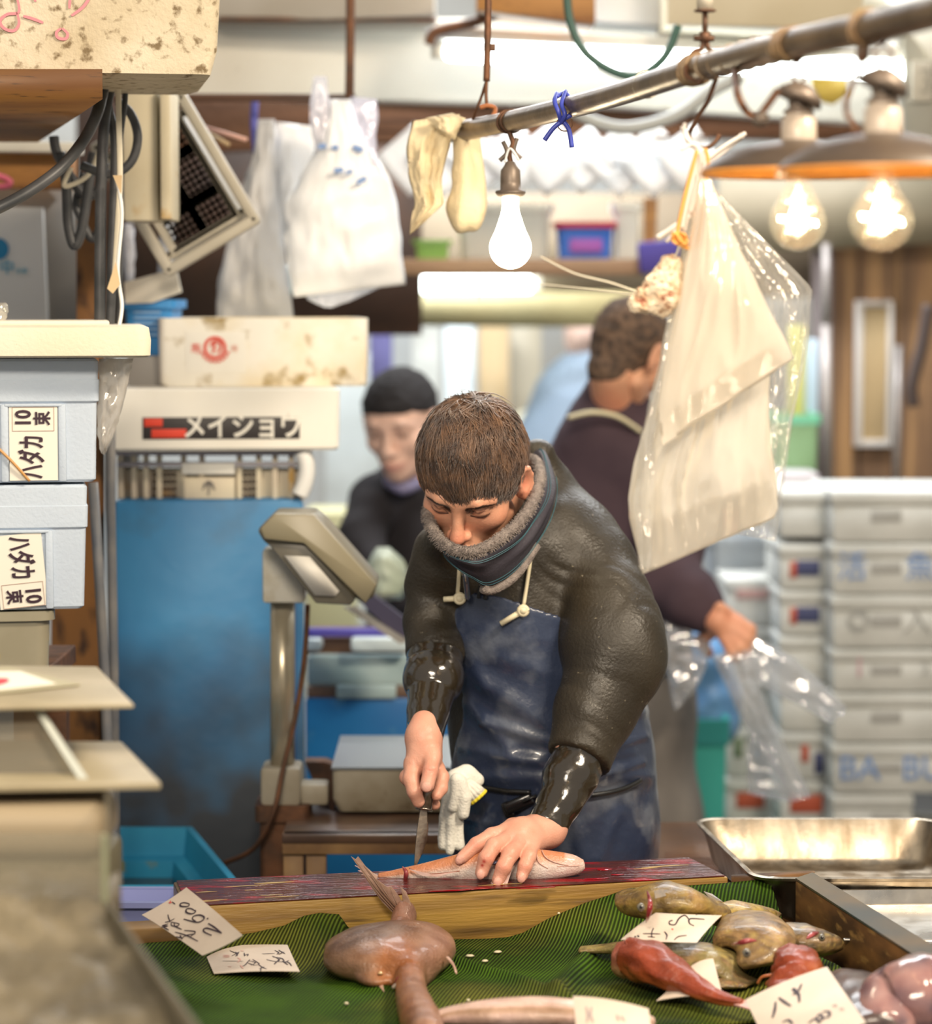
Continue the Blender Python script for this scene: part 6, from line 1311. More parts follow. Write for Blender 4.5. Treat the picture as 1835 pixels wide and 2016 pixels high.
# apron
Map = mat('navy_vinyl', (.020, .030, .066), .22, (.040, .054, .098), 6, col3=(.19, .21, .25), scale3=9, thr3=(.52, .74), bump=.0014, bscale=40, bump2=.006, bscale2=11, rough2=.40, coat=.35, detail=8)
s = SDF(Vector((-.06, 4.12, .70)), Vector((.36, 4.52, 1.34)), .0035)
torso(s, .007); D0 = s.D.copy(); x, y, z = s.all(); px, py = project(x, y, z)
pl = poly_sdf(px, py, [(873, 1157), (990, 1176), (1106, 1216), (1122, 1300), (1190, 1372), (1330, 1376), (1330, 1900), (860, 1900), (886, 1620), (890, 1500), (912, 1420), (914, 1370), (896, 1300), (884, 1250)])/1240.
back = (y-4.36)*.8
s.D = np.maximum(np.maximum(D0, -(D0+.0075)), np.maximum(pl, back*np.ones_like(D0))).astype(np.float32)
V, F = s.arrays(); V = lap(V, F, 1); N = vnormals(V, F); n0 = N.copy(); NC = N*np.sign((N*(V-np.array(P(1070, 1400, 4.33)))*np.array([1, 1, .0])).sum(1))[:, None]
# drape folds: long soft ones across the belly, fanned at the waist tie
pv = np.array([project(*v) for v in V]); dd = np.zeros(len(V))
for (x0, y0, x1, y1, w, a) in ((930, 1330, 1100, 1440, 22, .006), (925, 1385, 1000, 1470, 14, .005), (960, 1420, 1110, 1470, 12, .006), (915, 1470, 1060, 1500, 12, .005), (930, 1500, 1240, 1480, 16, .004), (1190, 1420, 1262, 1400, 12, .006), (1200, 1470, 1265, 1450, 9, .006), (1190, 1520, 1262, 1500, 8, .006), (905, 1530, 1270, 1528, 16, .006), (1215, 1600, 1180, 1690, 14, .004), (1120, 1580, 1150, 1690, 16, .004), (960, 1600, 930, 1690, 14, .004), (900, 1240, 960, 1350, 14, .004), (915, 1612, 1035, 1630, 6, .002), (960, 1290, 1100, 1330, 18, .003)):
    ex, ey = x1-x0, y1-y0; t_ = np.clip(((pv[:, 0]-x0)*ex+(pv[:, 1]-y0)*ey)/(ex*ex+ey*ey), 0, 1); dq = (pv[:, 0]-x0-ex*t_)**2+(pv[:, 1]-y0-ey*t_)**2; dd += a*np.exp(-dq/w**2)
V = V+NC*dd[:, None]; q = fold_noise(V, NC, .0022, 13, 2, (1, 1, .5)); link_mesh('apron', arr_mesh('apron', [(q, F)], 1), Map, man, lab='wet navy vinyl apron')
tor_front = lambda px, py, off=0.: P(px, py, 4.335-.152+off)
def bvh_of(*objs):
    vs = []; fs = []
    for o in objs:
        n0 = len(vs); off = BASE[o.name]; vs += [v.co+off for v in o.data.vertices]; fs += [[i+n0 for i in p.vertices] for p in o.data.polygons]
    return BVHTree.FromPolygons(vs, fs)
BV = bvh_of(*[c for c in man.children if c.name.split('.')[0] in ('jacket', 'apron')])
def front(px, py, d=.008):
    r = ray(px, py).normalized(); h = BV.ray_cast(Vector((0, 0, CZ)), r)
    return (h[0] if h[0] is not None else P(px, py, 4.22))-r*d
# waist string and buckle
g = G(); g.tube(smooth_path([front(x, y, .004) for x, y in ((925, 1546), (960, 1552), (1000, 1558), (1045, 1560))], 5), .0042, 8); g.tube(smooth_path([front(x, y, .004) for x, y in ((1160, 1566), (1200, 1560), (1235, 1550), (1262, 1536))], 5), .004, 8); g.obj('waist_cord', mat('black_cord', (.012, .012, .012), .3, coat=.5), man, smooth=True)
g = G(); c = front(1022, 1582, .008); g.box(c, (.048, .012, .020), Matrix.Rotation(math.radians(-24), 3, 'Y'), .005, 3); g.box(front(1000, 1594, .012), (.016, .014, .026), Matrix.Rotation(math.radians(-24), 3, 'Y'), .005, 3); g.obj('buckle', mat('black_plastic', (.012, .011, .012), .2, coat=.5), man, ang=.6)
g = G(); g.tube([front(1030, 1578, .010), front(1056, 1566, .008)], .0065, 8, flat=.4); g.obj('buckle_strap', bpy.data.materials['black_cord'], man, smooth=True)
# neck cords with knots
Mco = mat('pale_cord', (.74, .66, .46), .45)
Ap_ = [c for c in man.children if c.name.startswith('apron')][0]
for pts, knot, tail in (([(903, 1092), (904, 1120), (901, 1168)], (905, 1178), (874, 1180)), ([(1050, 1062), (1042, 1120), (1031, 1192)], (1030, 1202), (986, 1228))):
    g = G(); q = [front(x, y, .006) for x, y in pts]; g.tube(smooth_path(q, 6), .0030, 8); g.obj('neck_cord', Mco, Ap_, smooth=True)
    g = G(); c = front(knot[0], knot[1], .010); e = front(tail[0], tail[1], .010); d = (e-c).normalized(); g.tube([c, e], [.0048, .0044], 8); 
    g.tube([c+Vector((.006*math.cos(a), -.002, .006*math.sin(a))) for a in [2*PI*k/12 for k in range(13)]], .0042, 8, False); g.tube([c-Vector((0, .006, 0)), c+Vector((0, .004, 0))], .006, 8); g.obj('cord_knot', Mco, Ap_, smooth=True)
# gaiter: fleece rim, dark cloth body
rim = [(843, 1004, 4.115), (849, 1038, 4.075), (872, 1069, 4.030), (905, 1086, 4.005), (940, 1084, 4.000), (982, 1062, 4.02), (1024, 1026, 4.06), (1052, 982, 4.12), (1063, 935, 4.18), (1052, 905, 4.26), (1010, 905, 4.29), (960, 905, 4.30), (900, 940, 4.26), (860, 970, 4.18)]
mid = [(850, 1016, 4.12), (860, 1056, 4.065), (885, 1092, 4.020), (918, 1108, 4.000), (952, 1114, 4.000), (1000, 1090, 4.035), (1048, 1050, 4.080), (1084, 994, 4.14), (1092, 930, 4.215), (1070, 876, 4.275), (1022, 874, 4.31), (960, 920, 4.32), (900, 955, 4.28), (862, 990, 4.19)]
low = [(867, 1072, 4.12), (882, 1104, 4.060), (906, 1124, 4.035), (936, 1144, 4.040), (966, 1158, 4.055), (1012, 1132, 4.065), (1050, 1080, 4.10), (1082, 1020, 4.15), (1092, 960, 4.21), (1072, 910, 4.29), (1020, 930, 4.33), (960, 960, 4.33), (900, 990, 4.30), (876, 1030, 4.22)]
low2 = [(x*.97+960*.03, y-4, Y+.012) for x, y, Y in low]
rp = smooth_path([P(*q) for q in rim], 6, True); mp_ = smooth_path([P(*q) for q in mid], 6, True); lp = smooth_path([P(*q) for q in low], 6, True); l2p = smooth_path([P(*q) for q in low2], 6, True)
n = len(rp); cen = sum(rp, Vector())/n
def ring_at(t):
    out = []
    for i in range(n):
        a = rp[i]; b = mp_[i]; c = lp[i]; p = (1-t)**2*a+2*t*(1-t)*(b*1.5-a*.25-c*.25)+t*t*c; o = (p-cen); o.z = 0
        w = noise.noise(Vector((i*.11, t*3.3, 1)))*.010+.0045*math.sin(t*13+i*.16+2*noise.noise(Vector((i*.07, t*2, 4))))
        out.append(p+o.normalized()*w*math.sin(PI*min(1, t*1.2)))
    return out
g = G(); rings = [ring_at(k/16) for k in range(17)]+[l2p]; g.loft(rings, False)
Mgt = mat('dark_softshell', (.030, .026, .036), .60, (.045, .040, .052), 14, bump=.0008, bscale=220)
gt_ = g.obj('neck_gaiter', Mgt, man, smooth=True, lab='dark fleece-lined neck gaiter')
g = G()
for tt in (.30, .345): g.tube(ring_at(tt)[2:60]+[], .00045, 4)
for tt in (.84, .89): g.tube(ring_at(tt)[6:50], .00045, 4)
g.v = [tuple(Vector(v)+(Vector(v)-cen).normalized()*.0035) for v in g.v]; g.obj('teal_stitching', mat('teal_thread', (.04, .13, .16), .6), gt_, lab='teal stitched seams')
Mfl = mat('grey_fleece', (.27, .225, .20), .95, (.17, .14, .125), 90, bump=.004, bscale=230)
g = G(); g.tube(rp+[rp[0], rp[1]], .0085, 14, False); g.obj('fleece_rim', Mfl, gt_, smooth=True, lab='grey fleece rim')
rr = random.Random(2); V = []; F = []
for k in range(5200):
    i = rr.randrange(n); p = lerp(rp[i], rp[(i+1) % n], rr.random()); tn = (rp[(i+1) % n]-rp[i-1]).normalized(); u = tn.orthogonal().normalized(); v = tn.cross(u); a = rr.random()*2*PI; d = u*math.cos(a)+v*math.sin(a)
    if d.y > .5: continue
    b = p+d*.0078; e = b+d*rr.uniform(.0025, .0048)+tn*rr.gauss(0, .002)+Vector((0, 0, -.0015)); w = tn*.0007; b0 = len(V); V += [b-w, b+w, e+w*.3, e-w*.3]; F.append((b0, b0+1, b0+2, b0+3))
link_mesh('fleece_pile', arr_mesh('fleece_pile', [(np.array([tuple(v) for v in V]), np.array(F))], 0), Mfl, gt_)['kind'] = 'stuff'
lq = lp[int(.26*n):int(.46*n)]; g = G(); g.tube([p+Vector((0, -.001, -.003)) for p in lq], .0075, 8); g.obj('lower_fleece', Mfl, gt_, smooth=True)
g = G(); g.tube(smooth_path([front(x, y, .006) for x, y in ((962, 1150), (958, 1165), (955, 1180))], 3), .0035, 8, flat=.5); g.tube(smooth_path([front(x, y, .006) for x, y in ((946, 1150), (943, 1165), (942, 1178))], 3), .0025, 8, flat=.5); g.obj('zip', mat('dark_zip', (.03, .028, .026), .35, metal=.4), man, smooth=True)
# pen clipped to the bib
t = thing('pen', 'silver and dark blue ballpoint pen clipped to the top of the navy apron bib', 'pen', P(918, 1178, 4.16))
yb = min(front(x_, y_, .002).y for x_, y_ in ((914, 1112), (916, 1130), (919, 1155), (921, 1178)))-.006
g = G(); a = P(915, 1116, yb-.012); b = P(921, 1176, yb-.008); g.tube([a, lerp(a, b, .30), lerp(a, b, .31), b, P(922, 1182, yb-.008)], [.0042, .0054, .0048, .0046, .0012], 12); g.obj('barrel', mat('steel_blue_pen', (.16, .19, .27), .2, metal=.6, coat=.5), t, smooth=True)
g = G(); g.tube([P(914, 1108, yb-.012), P(914, 1114, yb-.012), P(915, 1132, yb-.011)], [.0026, .0044, .0047], 12); g.obj('cap', mat('chrome', (.8, .8, .8), .12, metal=1), t, smooth=True)
g = G(); g.tube([P(913, 1118, yb-.017), P(918, 1150, yb-.015)], .0012, 6); g.obj('clip', bpy.data.materials['chrome'], t, smooth=True)
# gloves tucked in the apron
t = thing('cotton_gloves', 'pair of grey-white cotton work gloves tucked into the apron waist, yellow cuff edge', 'gloves', P(905, 1680, 4.14)); Mgl = mat('knit_cotton', (.86, .84, .76), .9, (.70, .68, .60), 10, bump=.0015, bscale=300)
yg = min(front(935, 1540, .02).y, 4.17); s2 = SDF(P(860, 1690, yg-.05)-Vector((0, 0, .01)), P(975, 1500, yg+.05)+Vector((0, 0, .01)), .0024)
s2.chain([P(938, 1536, yg), P(918, 1526, yg), P(898, 1535, yg-.004), P(889, 1570, yg-.006)], [.012, .015, .015, .014], .008)
for pts, rs, dy in (([(884, 1560), (876, 1610), (872, 1650), (873, 1664)], (.010, .009, .008, .0085), 0), ([(892, 1570), (888, 1620), (886, 1660), (886, 1676)], (.009, .0085, .007, .0065), -.006), ([(898, 1570), (900, 1610), (902, 1645), (904, 1664)], (.010, .010, .0085, .009), 0), ([(905, 1540), (914, 1570), (912, 1602)], (.012, .0115, .0095), -.012), ([(900, 1535), (897, 1565), (890, 1590)], (.011, .009, .008), -.014)):
    s2.chain([P(x, y, yg-.012+dy) for x, y in pts], rs, .0018)
link_mesh('glove_body', s2.mesh('glove_body'), Mgl, t)
g = G()
def cuf(tt, r): a = P(922, 1548, yg-.016); b = P(944, 1572, yg-.014); d = (b-a).normalized(); u = Vector((0, 1, 0)); v = d.cross(u); c = lerp(a, b, tt); return [c+(u*math.cos(q)*.7+v*math.sin(q))*(r+.0009*math.cos(q*14)) for q in [2*PI*k/56 for k in range(56)]]
g.loft([cuf(-.2, .009), cuf(.1, .013), cuf(.5, .0145), cuf(.8, .0155), cuf(.82, .012)], True); g.obj('ribbed_cuff', Mgl, t, smooth=True)
g = G(); g.loft([cuf(.80, .0160), cuf(.95, .0165), cuf(1.0, .0150), cuf(.96, .010)], True); g.obj('yellow_edge', mat('yellow_knit', (.75, .62, .04), .8), t, smooth=True, lab='yellow overlocked cuff edge')
g = G(); g.tube(smooth_path([P(x, y, yg-.013) for x, y in ((878, 1575), (872, 1610), (870, 1645))], 5), .0014, 5); g.obj('yellow_seam', bpy.data.materials['yellow_knit'], t, smooth=True)
# knife
t = thing('knife', 'narrow worn fish knife with a dark round handle held point down on the board', 'knife', P(822, 1702, 4.0))
ha = P(848, 1512, 4.036); hb = P(835, 1592, 4.018); tipk = P(822, 1704, 3.992)
g = G(); g.tube([ha, lerp(ha, hb, .1), lerp(ha, hb, .5), hb], [.008, .0105, .0112, .0112], 16); g.obj('handle', mat('dark_wet_handle', (.06, .045, .035), .15, (.12, .09, .06), 20, coat=.6), t, smooth=True)
g = G(); g.tube([hb, lerp(hb, ha, -.04)], .0128, 18); g.obj('ferrule', mat('worn_ferrule', (.42, .36, .30), .25, metal=.9), t, smooth=True)
d = (tipk-hb).normalized(); sd = Vector((1, .25, 0)).normalized(); sd = (sd-d*sd.dot(d)).normalized(); nn = d.cross(sd)
g = G(); rg = []
for tt, w0, w1, th in ((0, -.0055, .0050, .0022), (.12, -.0060, .0065, .0020), (.35, -.0068, .0102, .0018), (.55, -.0068, .0098, .0016), (.8, -.0062, .0050, .0014), (1, -.0050, -.002, .0010)):
    c = lerp(hb, tipk, tt); rg.append([c+sd*w0+nn*th, c+sd*w0-nn*th, c+sd*w1*.8-nn*th*.7, c+sd*w1, c+sd*w1*.8+nn*th*.7])
g.loft(rg); g.obj('blade', mat('stained_blade', (.36, .29, .22), .28, (.16, .11, .08), 30, metal=.9, bump=.0008, bscale=120), t, ang=.6)

# ---------------------------------------------------------------- helper in the black cap
Y2 = 6.45; M2 = frame(P(790, 840, Y2), (-.30, -.90, -.26), .05, 1.05); hs2 = head_sdf(.004); v2, f2 = hs2.arrays(); v2 = xf(lap(v2, f2, 1), M2)
s = SDF(Vector((-.42, 6.1, .9)), Vector((.12, 6.85, 1.5)), .009); s.cone(M2@Vector((0, -.03, -.05)), P(815, 985, 6.6), .05, .052, .02); s.cone(P(815, 985, 6.6), P(830, 1200, 6.62), .06, .10, .04)
s.chain([P(735, 1010, 6.5), P(705, 1075, 6.4), P(770, 1150, 6.25)], [.04, .035, .025], .02)
m2 = link_mesh('person', arr_mesh('person', [(v2, f2), s.arrays()], 1), mat('skin_far', (1, 1, 1), .5, attr=True)); tag(m2, 'person in a black cap and black sweater stooping behind the scale', 'person')
i2 = M2.inverted()
def col2(co):
    c = np.tile(np.array([.90, .58, .45]), (len(co), 1)); L = xf(co, i2)
    for q in (-1, 1):
        w = np.exp(-(((L[:, 0]-q*.031)/.016)**2+((L[:, 1]-.08)/.03)**2+((L[:, 2]-.006)/.008)**2)); c = c*(1-w[:, None]*.75)+np.array([.16, .08, .06])*w[:, None]*.75
        w = np.exp(-(((L[:, 0]-q*.03)/.02)**2+((L[:, 1]-.08)/.03)**2+((L[:, 2]-.030)/.005)**2)); c = c*(1-w[:, None]*.7)+np.array([.10, .06, .05])*w[:, None]*.7
    w = np.exp(-((L[:, 0]/.03)**2+((L[:, 1]-.09)/.03)**2+((L[:, 2]+.066)/.010)**2)); c = c*(1-w[:, None]*.8)+np.array([.60, .20, .17])*w[:, None]*.8; return c
vcol(m2, col2)
cv, cf = hair_cap(M2, .22, .036, r=(.084, .104, .090)); link_mesh('cap', arr_mesh('cap', [(cv, cf)], 1), mat('black_cap', (.018, .015, .016), .8), m2, lab='black knotted head cap')
cv, cf = hair_cap(M2, .85, .006, r=(.077, .096, .086)); link_mesh('hair', arr_mesh('hair', [(cv, cf)], 0), mat('black_hair', (.03, .022, .018), .6), m2)
s = SDF(Vector((-.46, 6.05, .85)), Vector((.16, 6.90, 1.42)), .007)
s.chain([P(812, 985, 6.60), P(830, 1090, 6.62), P(840, 1260, 6.62)], [.105, .135, .14], .05); s.chain([P(745, 990, 6.55), P(812, 975, 6.58)], [.06, .075], .04)
s.chain([P(742, 985, 6.53), P(708, 1060, 6.42), P(716, 1085, 6.38)], [.062, .050, .046], .03); s.chain([P(716, 1085, 6.38), P(755, 1130, 6.28), P(790, 1185, 6.2)], [.046, .040, .034], .025)
V, F = s.arrays(); V = lap(V, F, 2); V = fold_noise(V, vnormals(V, F), .005, 9, 1); link_mesh('sweater', arr_mesh('sweater', [(V, F)], 1), mat('black_knit', (.016, .013, .016), .85), m2, lab='black knitted sweater')
g = G(); g.tube(smooth_path([P(765, 945, 6.46), P(792, 962, 6.42), P(822, 950, 6.46)], 5), .016, 8); g.obj('collar', mat('lilac_collar', (.24, .22, .36), .6), m2, smooth=True, lab='lilac-grey inner collar')

# ---------------------------------------------------------------- helper in the plum jacket
Y3 = 5.95; M3 = frame(P(1238, 702, Y3), (.62, .62, -.42), .08, .98); hs3 = head_sdf(.004); v3, f3 = hs3.arrays(); v3 = xf(lap(v3, f3, 1), M3)
s = SDF(Vector((.05, 5.5, .5)), Vector((.80, 6.4, 1.7)), .010); s.cone(M3@Vector((0, -.03, -.05)), P(1215, 850, 6.03), .052, .052, .02); s.cone(P(1215, 850, 6.03), P(1220, 1300, 6.1), .055, .10, .04); s.cone(P(1220, 1300, 6.1), P(1268, 1700, 6.1), .10, .09, .04)
s.chain([P(1310, 960, 5.95), P(1320, 1120, 5.85), P(1400, 1205, 5.78)], [.045, .04, .03], .02)
hnd = hand_mesh([([P(1385, 1195, 5.80), P(1412, 1215, 5.78)], [.030, .028], .01), ([P(1412, 1215, 5.78), P(1448, 1232, 5.77)], [.030, .026], .014), ([P(1412, 1222, 5.76), P(1440, 1252, 5.76)], [.028, .024], .014),
    ([P(1452, 1226, 5.76), P(1476, 1240, 5.75), P(1478, 1262, 5.75), P(1462, 1272, 5.76)], [.016, .014, .012, .011], .005), ([P(1444, 1240, 5.75), P(1468, 1258, 5.74), P(1466, 1282, 5.74), P(1450, 1288, 5.75)], [.016, .014, .012, .011], .005),
    ([P(1436, 1250, 5.75), P(1456, 1276, 5.73), P(1448, 1296, 5.74)], [.015, .013, .011], .005), ([P(1425, 1252, 5.75), P(1442, 1284, 5.73), P(1430, 1296, 5.74)], [.014, .012, .010], .005), ([P(1408, 1205, 5.76), P(1418, 1196, 5.75), P(1430, 1204, 5.75)], [.014, .011, .009], .006),
    ([P(1405, 1238, 5.80), P(1380, 1262, 5.84), P(1395, 1285, 5.86)], [.018, .014, .011], .01)], .0035)
m3 = link_mesh('person', arr_mesh('person', [(v3, f3), s.arrays(), hnd.arrays()], 1), mat('skin_warm', (.74, .39, .24), .5, (.70, .30, .18), 12)); tag(m3, 'person in a plum jacket and grey apron, back turned, holding clear bags', 'person')
cv, cf = hair_cap(M3, .80, -.035, r=(.079, .0985, .090), nape=True); link_mesh('hair', arr_mesh('hair', [(cv, cf)], 0), mat('cropped_brown_hair', (.16, .10, .065), .8, (.06, .04, .03), 60, lo=.4, hi=.6), m3, lab='short cropped brown hair')
s = SDF(Vector((.02, 5.45, .85)), Vector((.82, 6.45, 1.62)), .008)
s.chain([P(1216, 775, 5.99), P(1205, 860, 6.04)], [.072, .095], .03); s.chain([P(1205, 870, 6.04), P(1200, 960, 6.07), P(1210, 1120, 6.08), P(1225, 1240, 6.08)], [.11, .135, .14, .14], .05)
s.chain([P(1145, 940, 6.06), P(1205, 880, 6.04), P(1295, 930, 6.0)], [.085, .09, .08], .05); s.chain([P(1300, 940, 5.98), P(1322, 1060, 5.92), P(1312, 1140, 5.86)], [.075, .065, .068], .04); s.chain([P(1312, 1140, 5.86), P(1360, 1180, 5.80), P(1384, 1196, 5.79)], [.066, .058, .046], .03)
V, F = s.arrays(); V = lap(V, F, 2); V = fold_noise(V, vnormals(V, F), .005, 8, 9); link_mesh('jacket', arr_mesh('jacket', [(V, F)], 1), mat('plum_fleece', (.085, .052, .065), .85, (.060, .036, .048), 7), m3, lab='plum fleece jacket')
g = G(); g.tube(smooth_path([P(1120, 822, 5.90), P(1165, 812, 5.885), P(1215, 820, 5.89), P(1262, 850, 5.92)], 6), .009, 8, flat=.6); g.obj('apron_strap', mat('cream_strap', (.80, .72, .48), .6), m3, smooth=True)
s = SDF(Vector((.10, 5.75, .0)), Vector((.70, 6.4, 1.12)), .010)
s.chain([P(1228, 1250, 6.08), P(1240, 1400, 6.08), P(1262, 1620, 6.08), P(1270, 1850, 6.08)], [.148, .135, .13, .14], .05)
x, y, z = s.all(); s.D = np.maximum(s.D, (z-P(0, 1240, 6.08).z)*np.ones_like(s.D)).astype(np.float32)
V, F = s.arrays(); V = lap(V, F, 2); V = fold_noise(V, vnormals(V, F), .007, 6, 4, (1, 1, .3)); link_mesh('grey_apron', arr_mesh('grey_apron', [(V, F)], 1), mat('grimy_grey_apron', (.26, .235, .21), .6, (.15, .135, .125), 6, stretch=(1, 1, .5)), m3)
px_tube([(1290, 1318, 5.93), (1315, 1326, 5.94), (1340, 1318, 5.99)], .006).obj('waist_tie', M['black'], m3, smooth=True)
for x in (1235, 1300): g = G(); p = P(x, 1850, 6.1); g.box((p.x, 6.05, .05), (.10, .26, .1), None, .03); g.obj('boot', M['black'], m3, ang=.7)
for i, (x, dy) in enumerate(((1030, 0), (1160, .02))): g = G(); p = P(x, 1850, 4.36); g.box((p.x+.0, 4.33+dy, .05), (.10, .27, .1), None, .03); g.obj('boot', M['black'], man, ang=.7)
for x in (1035, 1150): g = G(); p = P(x, 1850, 4.36); g.tube([(p.x, 4.36, .72), (p.x, 4.37, .4), (p.x, 4.37, .08)], [.075, .06, .055], 14); g.obj('trouser_leg', mat('navy_trousers', (.03, .04, .07), .6) if x == 1035 else bpy.data.materials['navy_trousers'], man, smooth=True)
for x in (790, 850): g = G(); p = P(x, 1500, 6.62); g.tube([(p.x, 6.62, 1.0), (p.x, 6.64, .5), (p.x, 6.62, .02)], [.09, .07, .06], 14); g.obj('trouser_leg', bpy.data.materials['navy_trousers'], m2, smooth=True)
# clear bags held in the hand
Mheld = film('clear_bag_film', (.95, .97, 1), .55, .5, .5, .05, .004, 16.)
def strip(name, L, R, label, seed, Y=5.74):
    o = rowsheet(name, L, R, Y, .012, 14, 26, .012, Mheld, None, seed, fold=4); return tag(o, label, 'bag', 'clear bags held by the helper')
strip('clear_bag', [(1440, 1290), (1500, 1352), (1580, 1392), (1636, 1426)], [(1480, 1252), (1560, 1292), (1620, 1345), (1668, 1396)], 'clear plastic bag held out to the right, upper one in the hand', 71)
strip('clear_bag', [(1402, 1290), (1452, 1400), (1510, 1500), (1560, 1578)], [(1474, 1280), (1505, 1380), (1548, 1470), (1598, 1568)], 'clear plastic bag hanging down to the right, longest one in the hand', 72, 5.72)
strip('clear_bag', [(1478, 1440), (1470, 1500), (1472, 1562)], [(1520, 1470), (1545, 1520), (1556, 1580)], 'short clear plastic bag end hanging behind the longest one', 73, 5.78)
strip('clear_bag', [(1306, 1222), (1308, 1300), (1330, 1400)], [(1396, 1262), (1392, 1310), (1372, 1352)], 'clear plastic bag puffed out left of the hand over the blue sack', 74, 5.80)
# far passer-by in pale blue
s = SDF(Vector((.1, 7.9, .7)), Vector((.75, 8.8, 1.78)), .012); s.ell(P(1158, 660, 8.3), (.075, .09, .10), None, .02); s.cone(P(1165, 690, 8.3), P(1180, 780, 8.35), .05, .08, .03); s.cone(P(1180, 780, 8.35), P(1190, 1100, 8.35), .12, .14, .04)
m4 = link_mesh('person', s.mesh('person'), mat('skin_pale_far', (.72, .50, .42), .6)); tag(m4, 'person in a pale blue jacket far back, stooping behind the plum-jacketed helper', 'person')
s = SDF(Vector((.0, 7.8, .6)), Vector((.85, 8.9, 1.78)), .012); s.chain([P(1215, 690, 8.3), P(1165, 800, 8.3), P(1130, 900, 8.3), P(1150, 1150, 8.35)], [.085, .17, .18, .17], .06)
link_mesh('jacket', s.mesh('jacket'), mat('pale_blue_jacket', (.28, .36, .47), .7, (.22, .29, .38), 5), m4)
for x in (1150, 1210): g = G(); p = P(x, 1150, 8.35); g.tube([(p.x, 8.35, 1.0), (p.x, 8.35, .02)], [.09, .07], 12); g.obj('trouser_leg', bpy.data.materials['navy_trousers'], m4, smooth=True)
s = SDF(Vector((.0, 8.2, 1.1)), Vector((.4, 8.8, 1.5)), .012); s.ell(P(1040, 852, 8.5), (.055, .07, .075), None, .02)
o = link_mesh('hanging_sack', s.mesh('hanging_sack'), mat('pale_yellow_sack', (.66, .62, .46), .6)); tag(o, 'round pale yellow bundle against the far planks, beside the fishmonger\'s head', 'sack')
# ================================================================== fish and price cards on the cloth
def arr(*a): return np.array(a, float)
def fish_body(name, t, spine, wid, thk, colf, m, n=44, seg=28, up=Vector((0, 0, 1)), power=1.0, wob=.0):
    """spine: world points nose->tail; wid/thk: half width, half thickness (metres) at the same stations"""
    k = len(spine); ts = [i/(k-1) for i in range(k)]; sp = smooth_path(spine, 14); L = len(sp)
    rings = []; cols = []
    for i in range(n+1):
        q = i/n; f = q*(L-1); i0 = min(int(f), L-2); p = lerp(sp[i0], sp[i0+1], f-i0); tg = (sp[min(i0+2, L-1)]-sp[max(i0-1, 0)]).normalized()
        sd = tg.cross(up).normalized(); uu = sd.cross(tg).normalized(); 
        w = interp(q, ts, wid); h = interp(q, ts, thk)
        # smooth the station radii
        w = sum(interp(min(max(q+d, 0), 1), ts, wid) for d in (-.03, 0, .03))/3; h = sum(interp(min(max(q+d, 0), 1), ts, thk) for d in (-.03, 0, .03))/3
        if i == 0 or i == n: w *= .35; h *= .35
        ring = []
        for j in range(seg):
            a = 2*PI*j/seg; ca, sa = math.cos(a), math.sin(a); ca = math.copysign(abs(ca)**power, ca)
            d = 1+wob*noise.noise(Vector((q*9, ca*2, sa*2))); ring.append(p+sd*w*ca*d+uu*h*sa*d); cols.append((*colf(q, a, p), 1))
        rings.append(ring)
    g = G(); g.loft(rings); me = g.mesh(name); o = link_mesh(name, me, m, t, True)
    at = me.color_attributes.new('Col', 'FLOAT_COLOR', 'POINT'); at.data.foreach_set('color', np.array(cols, np.float32).ravel()); return o
def mixc3(a, b, t): t = min(max(t, 0), 1); return tuple(lerp(x, y, t) for x, y in zip(a, b))
Mfish = mat('wet_fish_skin', (1, 1, 1), .42, (.55, .50, .42), 30, attr=True, bump=.0012, bscale=170, coat=.12, lo=.35, hi=.7, detail=10, bump2=.004, bscale2=30)
Mfin = mat('fish_fin', (.22, .14, .05), .5, (.12, .08, .035), 30, stretch=(4, 1, 1), coat=.3)
def fin(name, t, pts, m=Mfin, th=.0012, nrm=(0, 1, 0), rays=0):
    g = G(); pts = [Vector(p) for p in pts]; g.prism(pts, Vector(nrm)*th); o = g.obj(name, m, t)
    return o
def fanfin(name, t, root, tips, m=Mfin, th=.0010, w0=.006):
    """rayed fin: tips fan out from the root, with webbing that sags between the rays"""
    g = G(); root = Vector(root); n = len(tips)
    for i in range(n-1):
        a, b = Vector(tips[i]), Vector(tips[i+1]); mid = lerp(root, lerp(a, b, .5), .78)
        g.prism([root, a, mid, b], (0, th, 0))
    for a in tips: g.tube([root, lerp(root, Vector(a), .5), Vector(a)], [.0022, .0015, .0005], 6)
    return g.obj(name, m, t)
def eye(t, c, r, look=Vector((0, -1, .3))):
    g = G(); R = look.normalized().to_track_quat('Z', 'Y').to_matrix(); g.lathe([(0, -r*.2), (r, -r*.2), (r*.95, r*.25), (r*.6, r*.6), (0, r*.75)], c, 18, R); e = g.obj('eye', mat('fish_eye_ring', (.16, .15, .12), .12, coat=.6), t, smooth=True) if 'fish_eye_ring' not in bpy.data.materials else g.obj('eye', bpy.data.materials['fish_eye_ring'], t, smooth=True)
    g = G(); g.lathe([(0, r*.5), (r*.5, r*.58), (r*.35, r*.86), (0, r*.92)], c, 14, R); g.obj('pupil', mat('fish_pupil', (.012, .012, .015), .06, coat=1) if 'fish_pupil' not in bpy.data.materials else bpy.data.materials['fish_pupil'], e, smooth=True)
def slash(t, pts, r, name='gill_cut'):
    m = bpy.data.materials.get('gill_red') or mat('gill_red', (.20, .006, .012), .2, (.40, .10, .10), 60, coat=.3)
    g = G(); q = smooth_path(pts, 5); g.tube(q, [r*math.sin(PI*(i+.4)/(len(q)-.2))+.0004 for i in range(len(q))], 8); return g.obj(name, m, t, smooth=True)

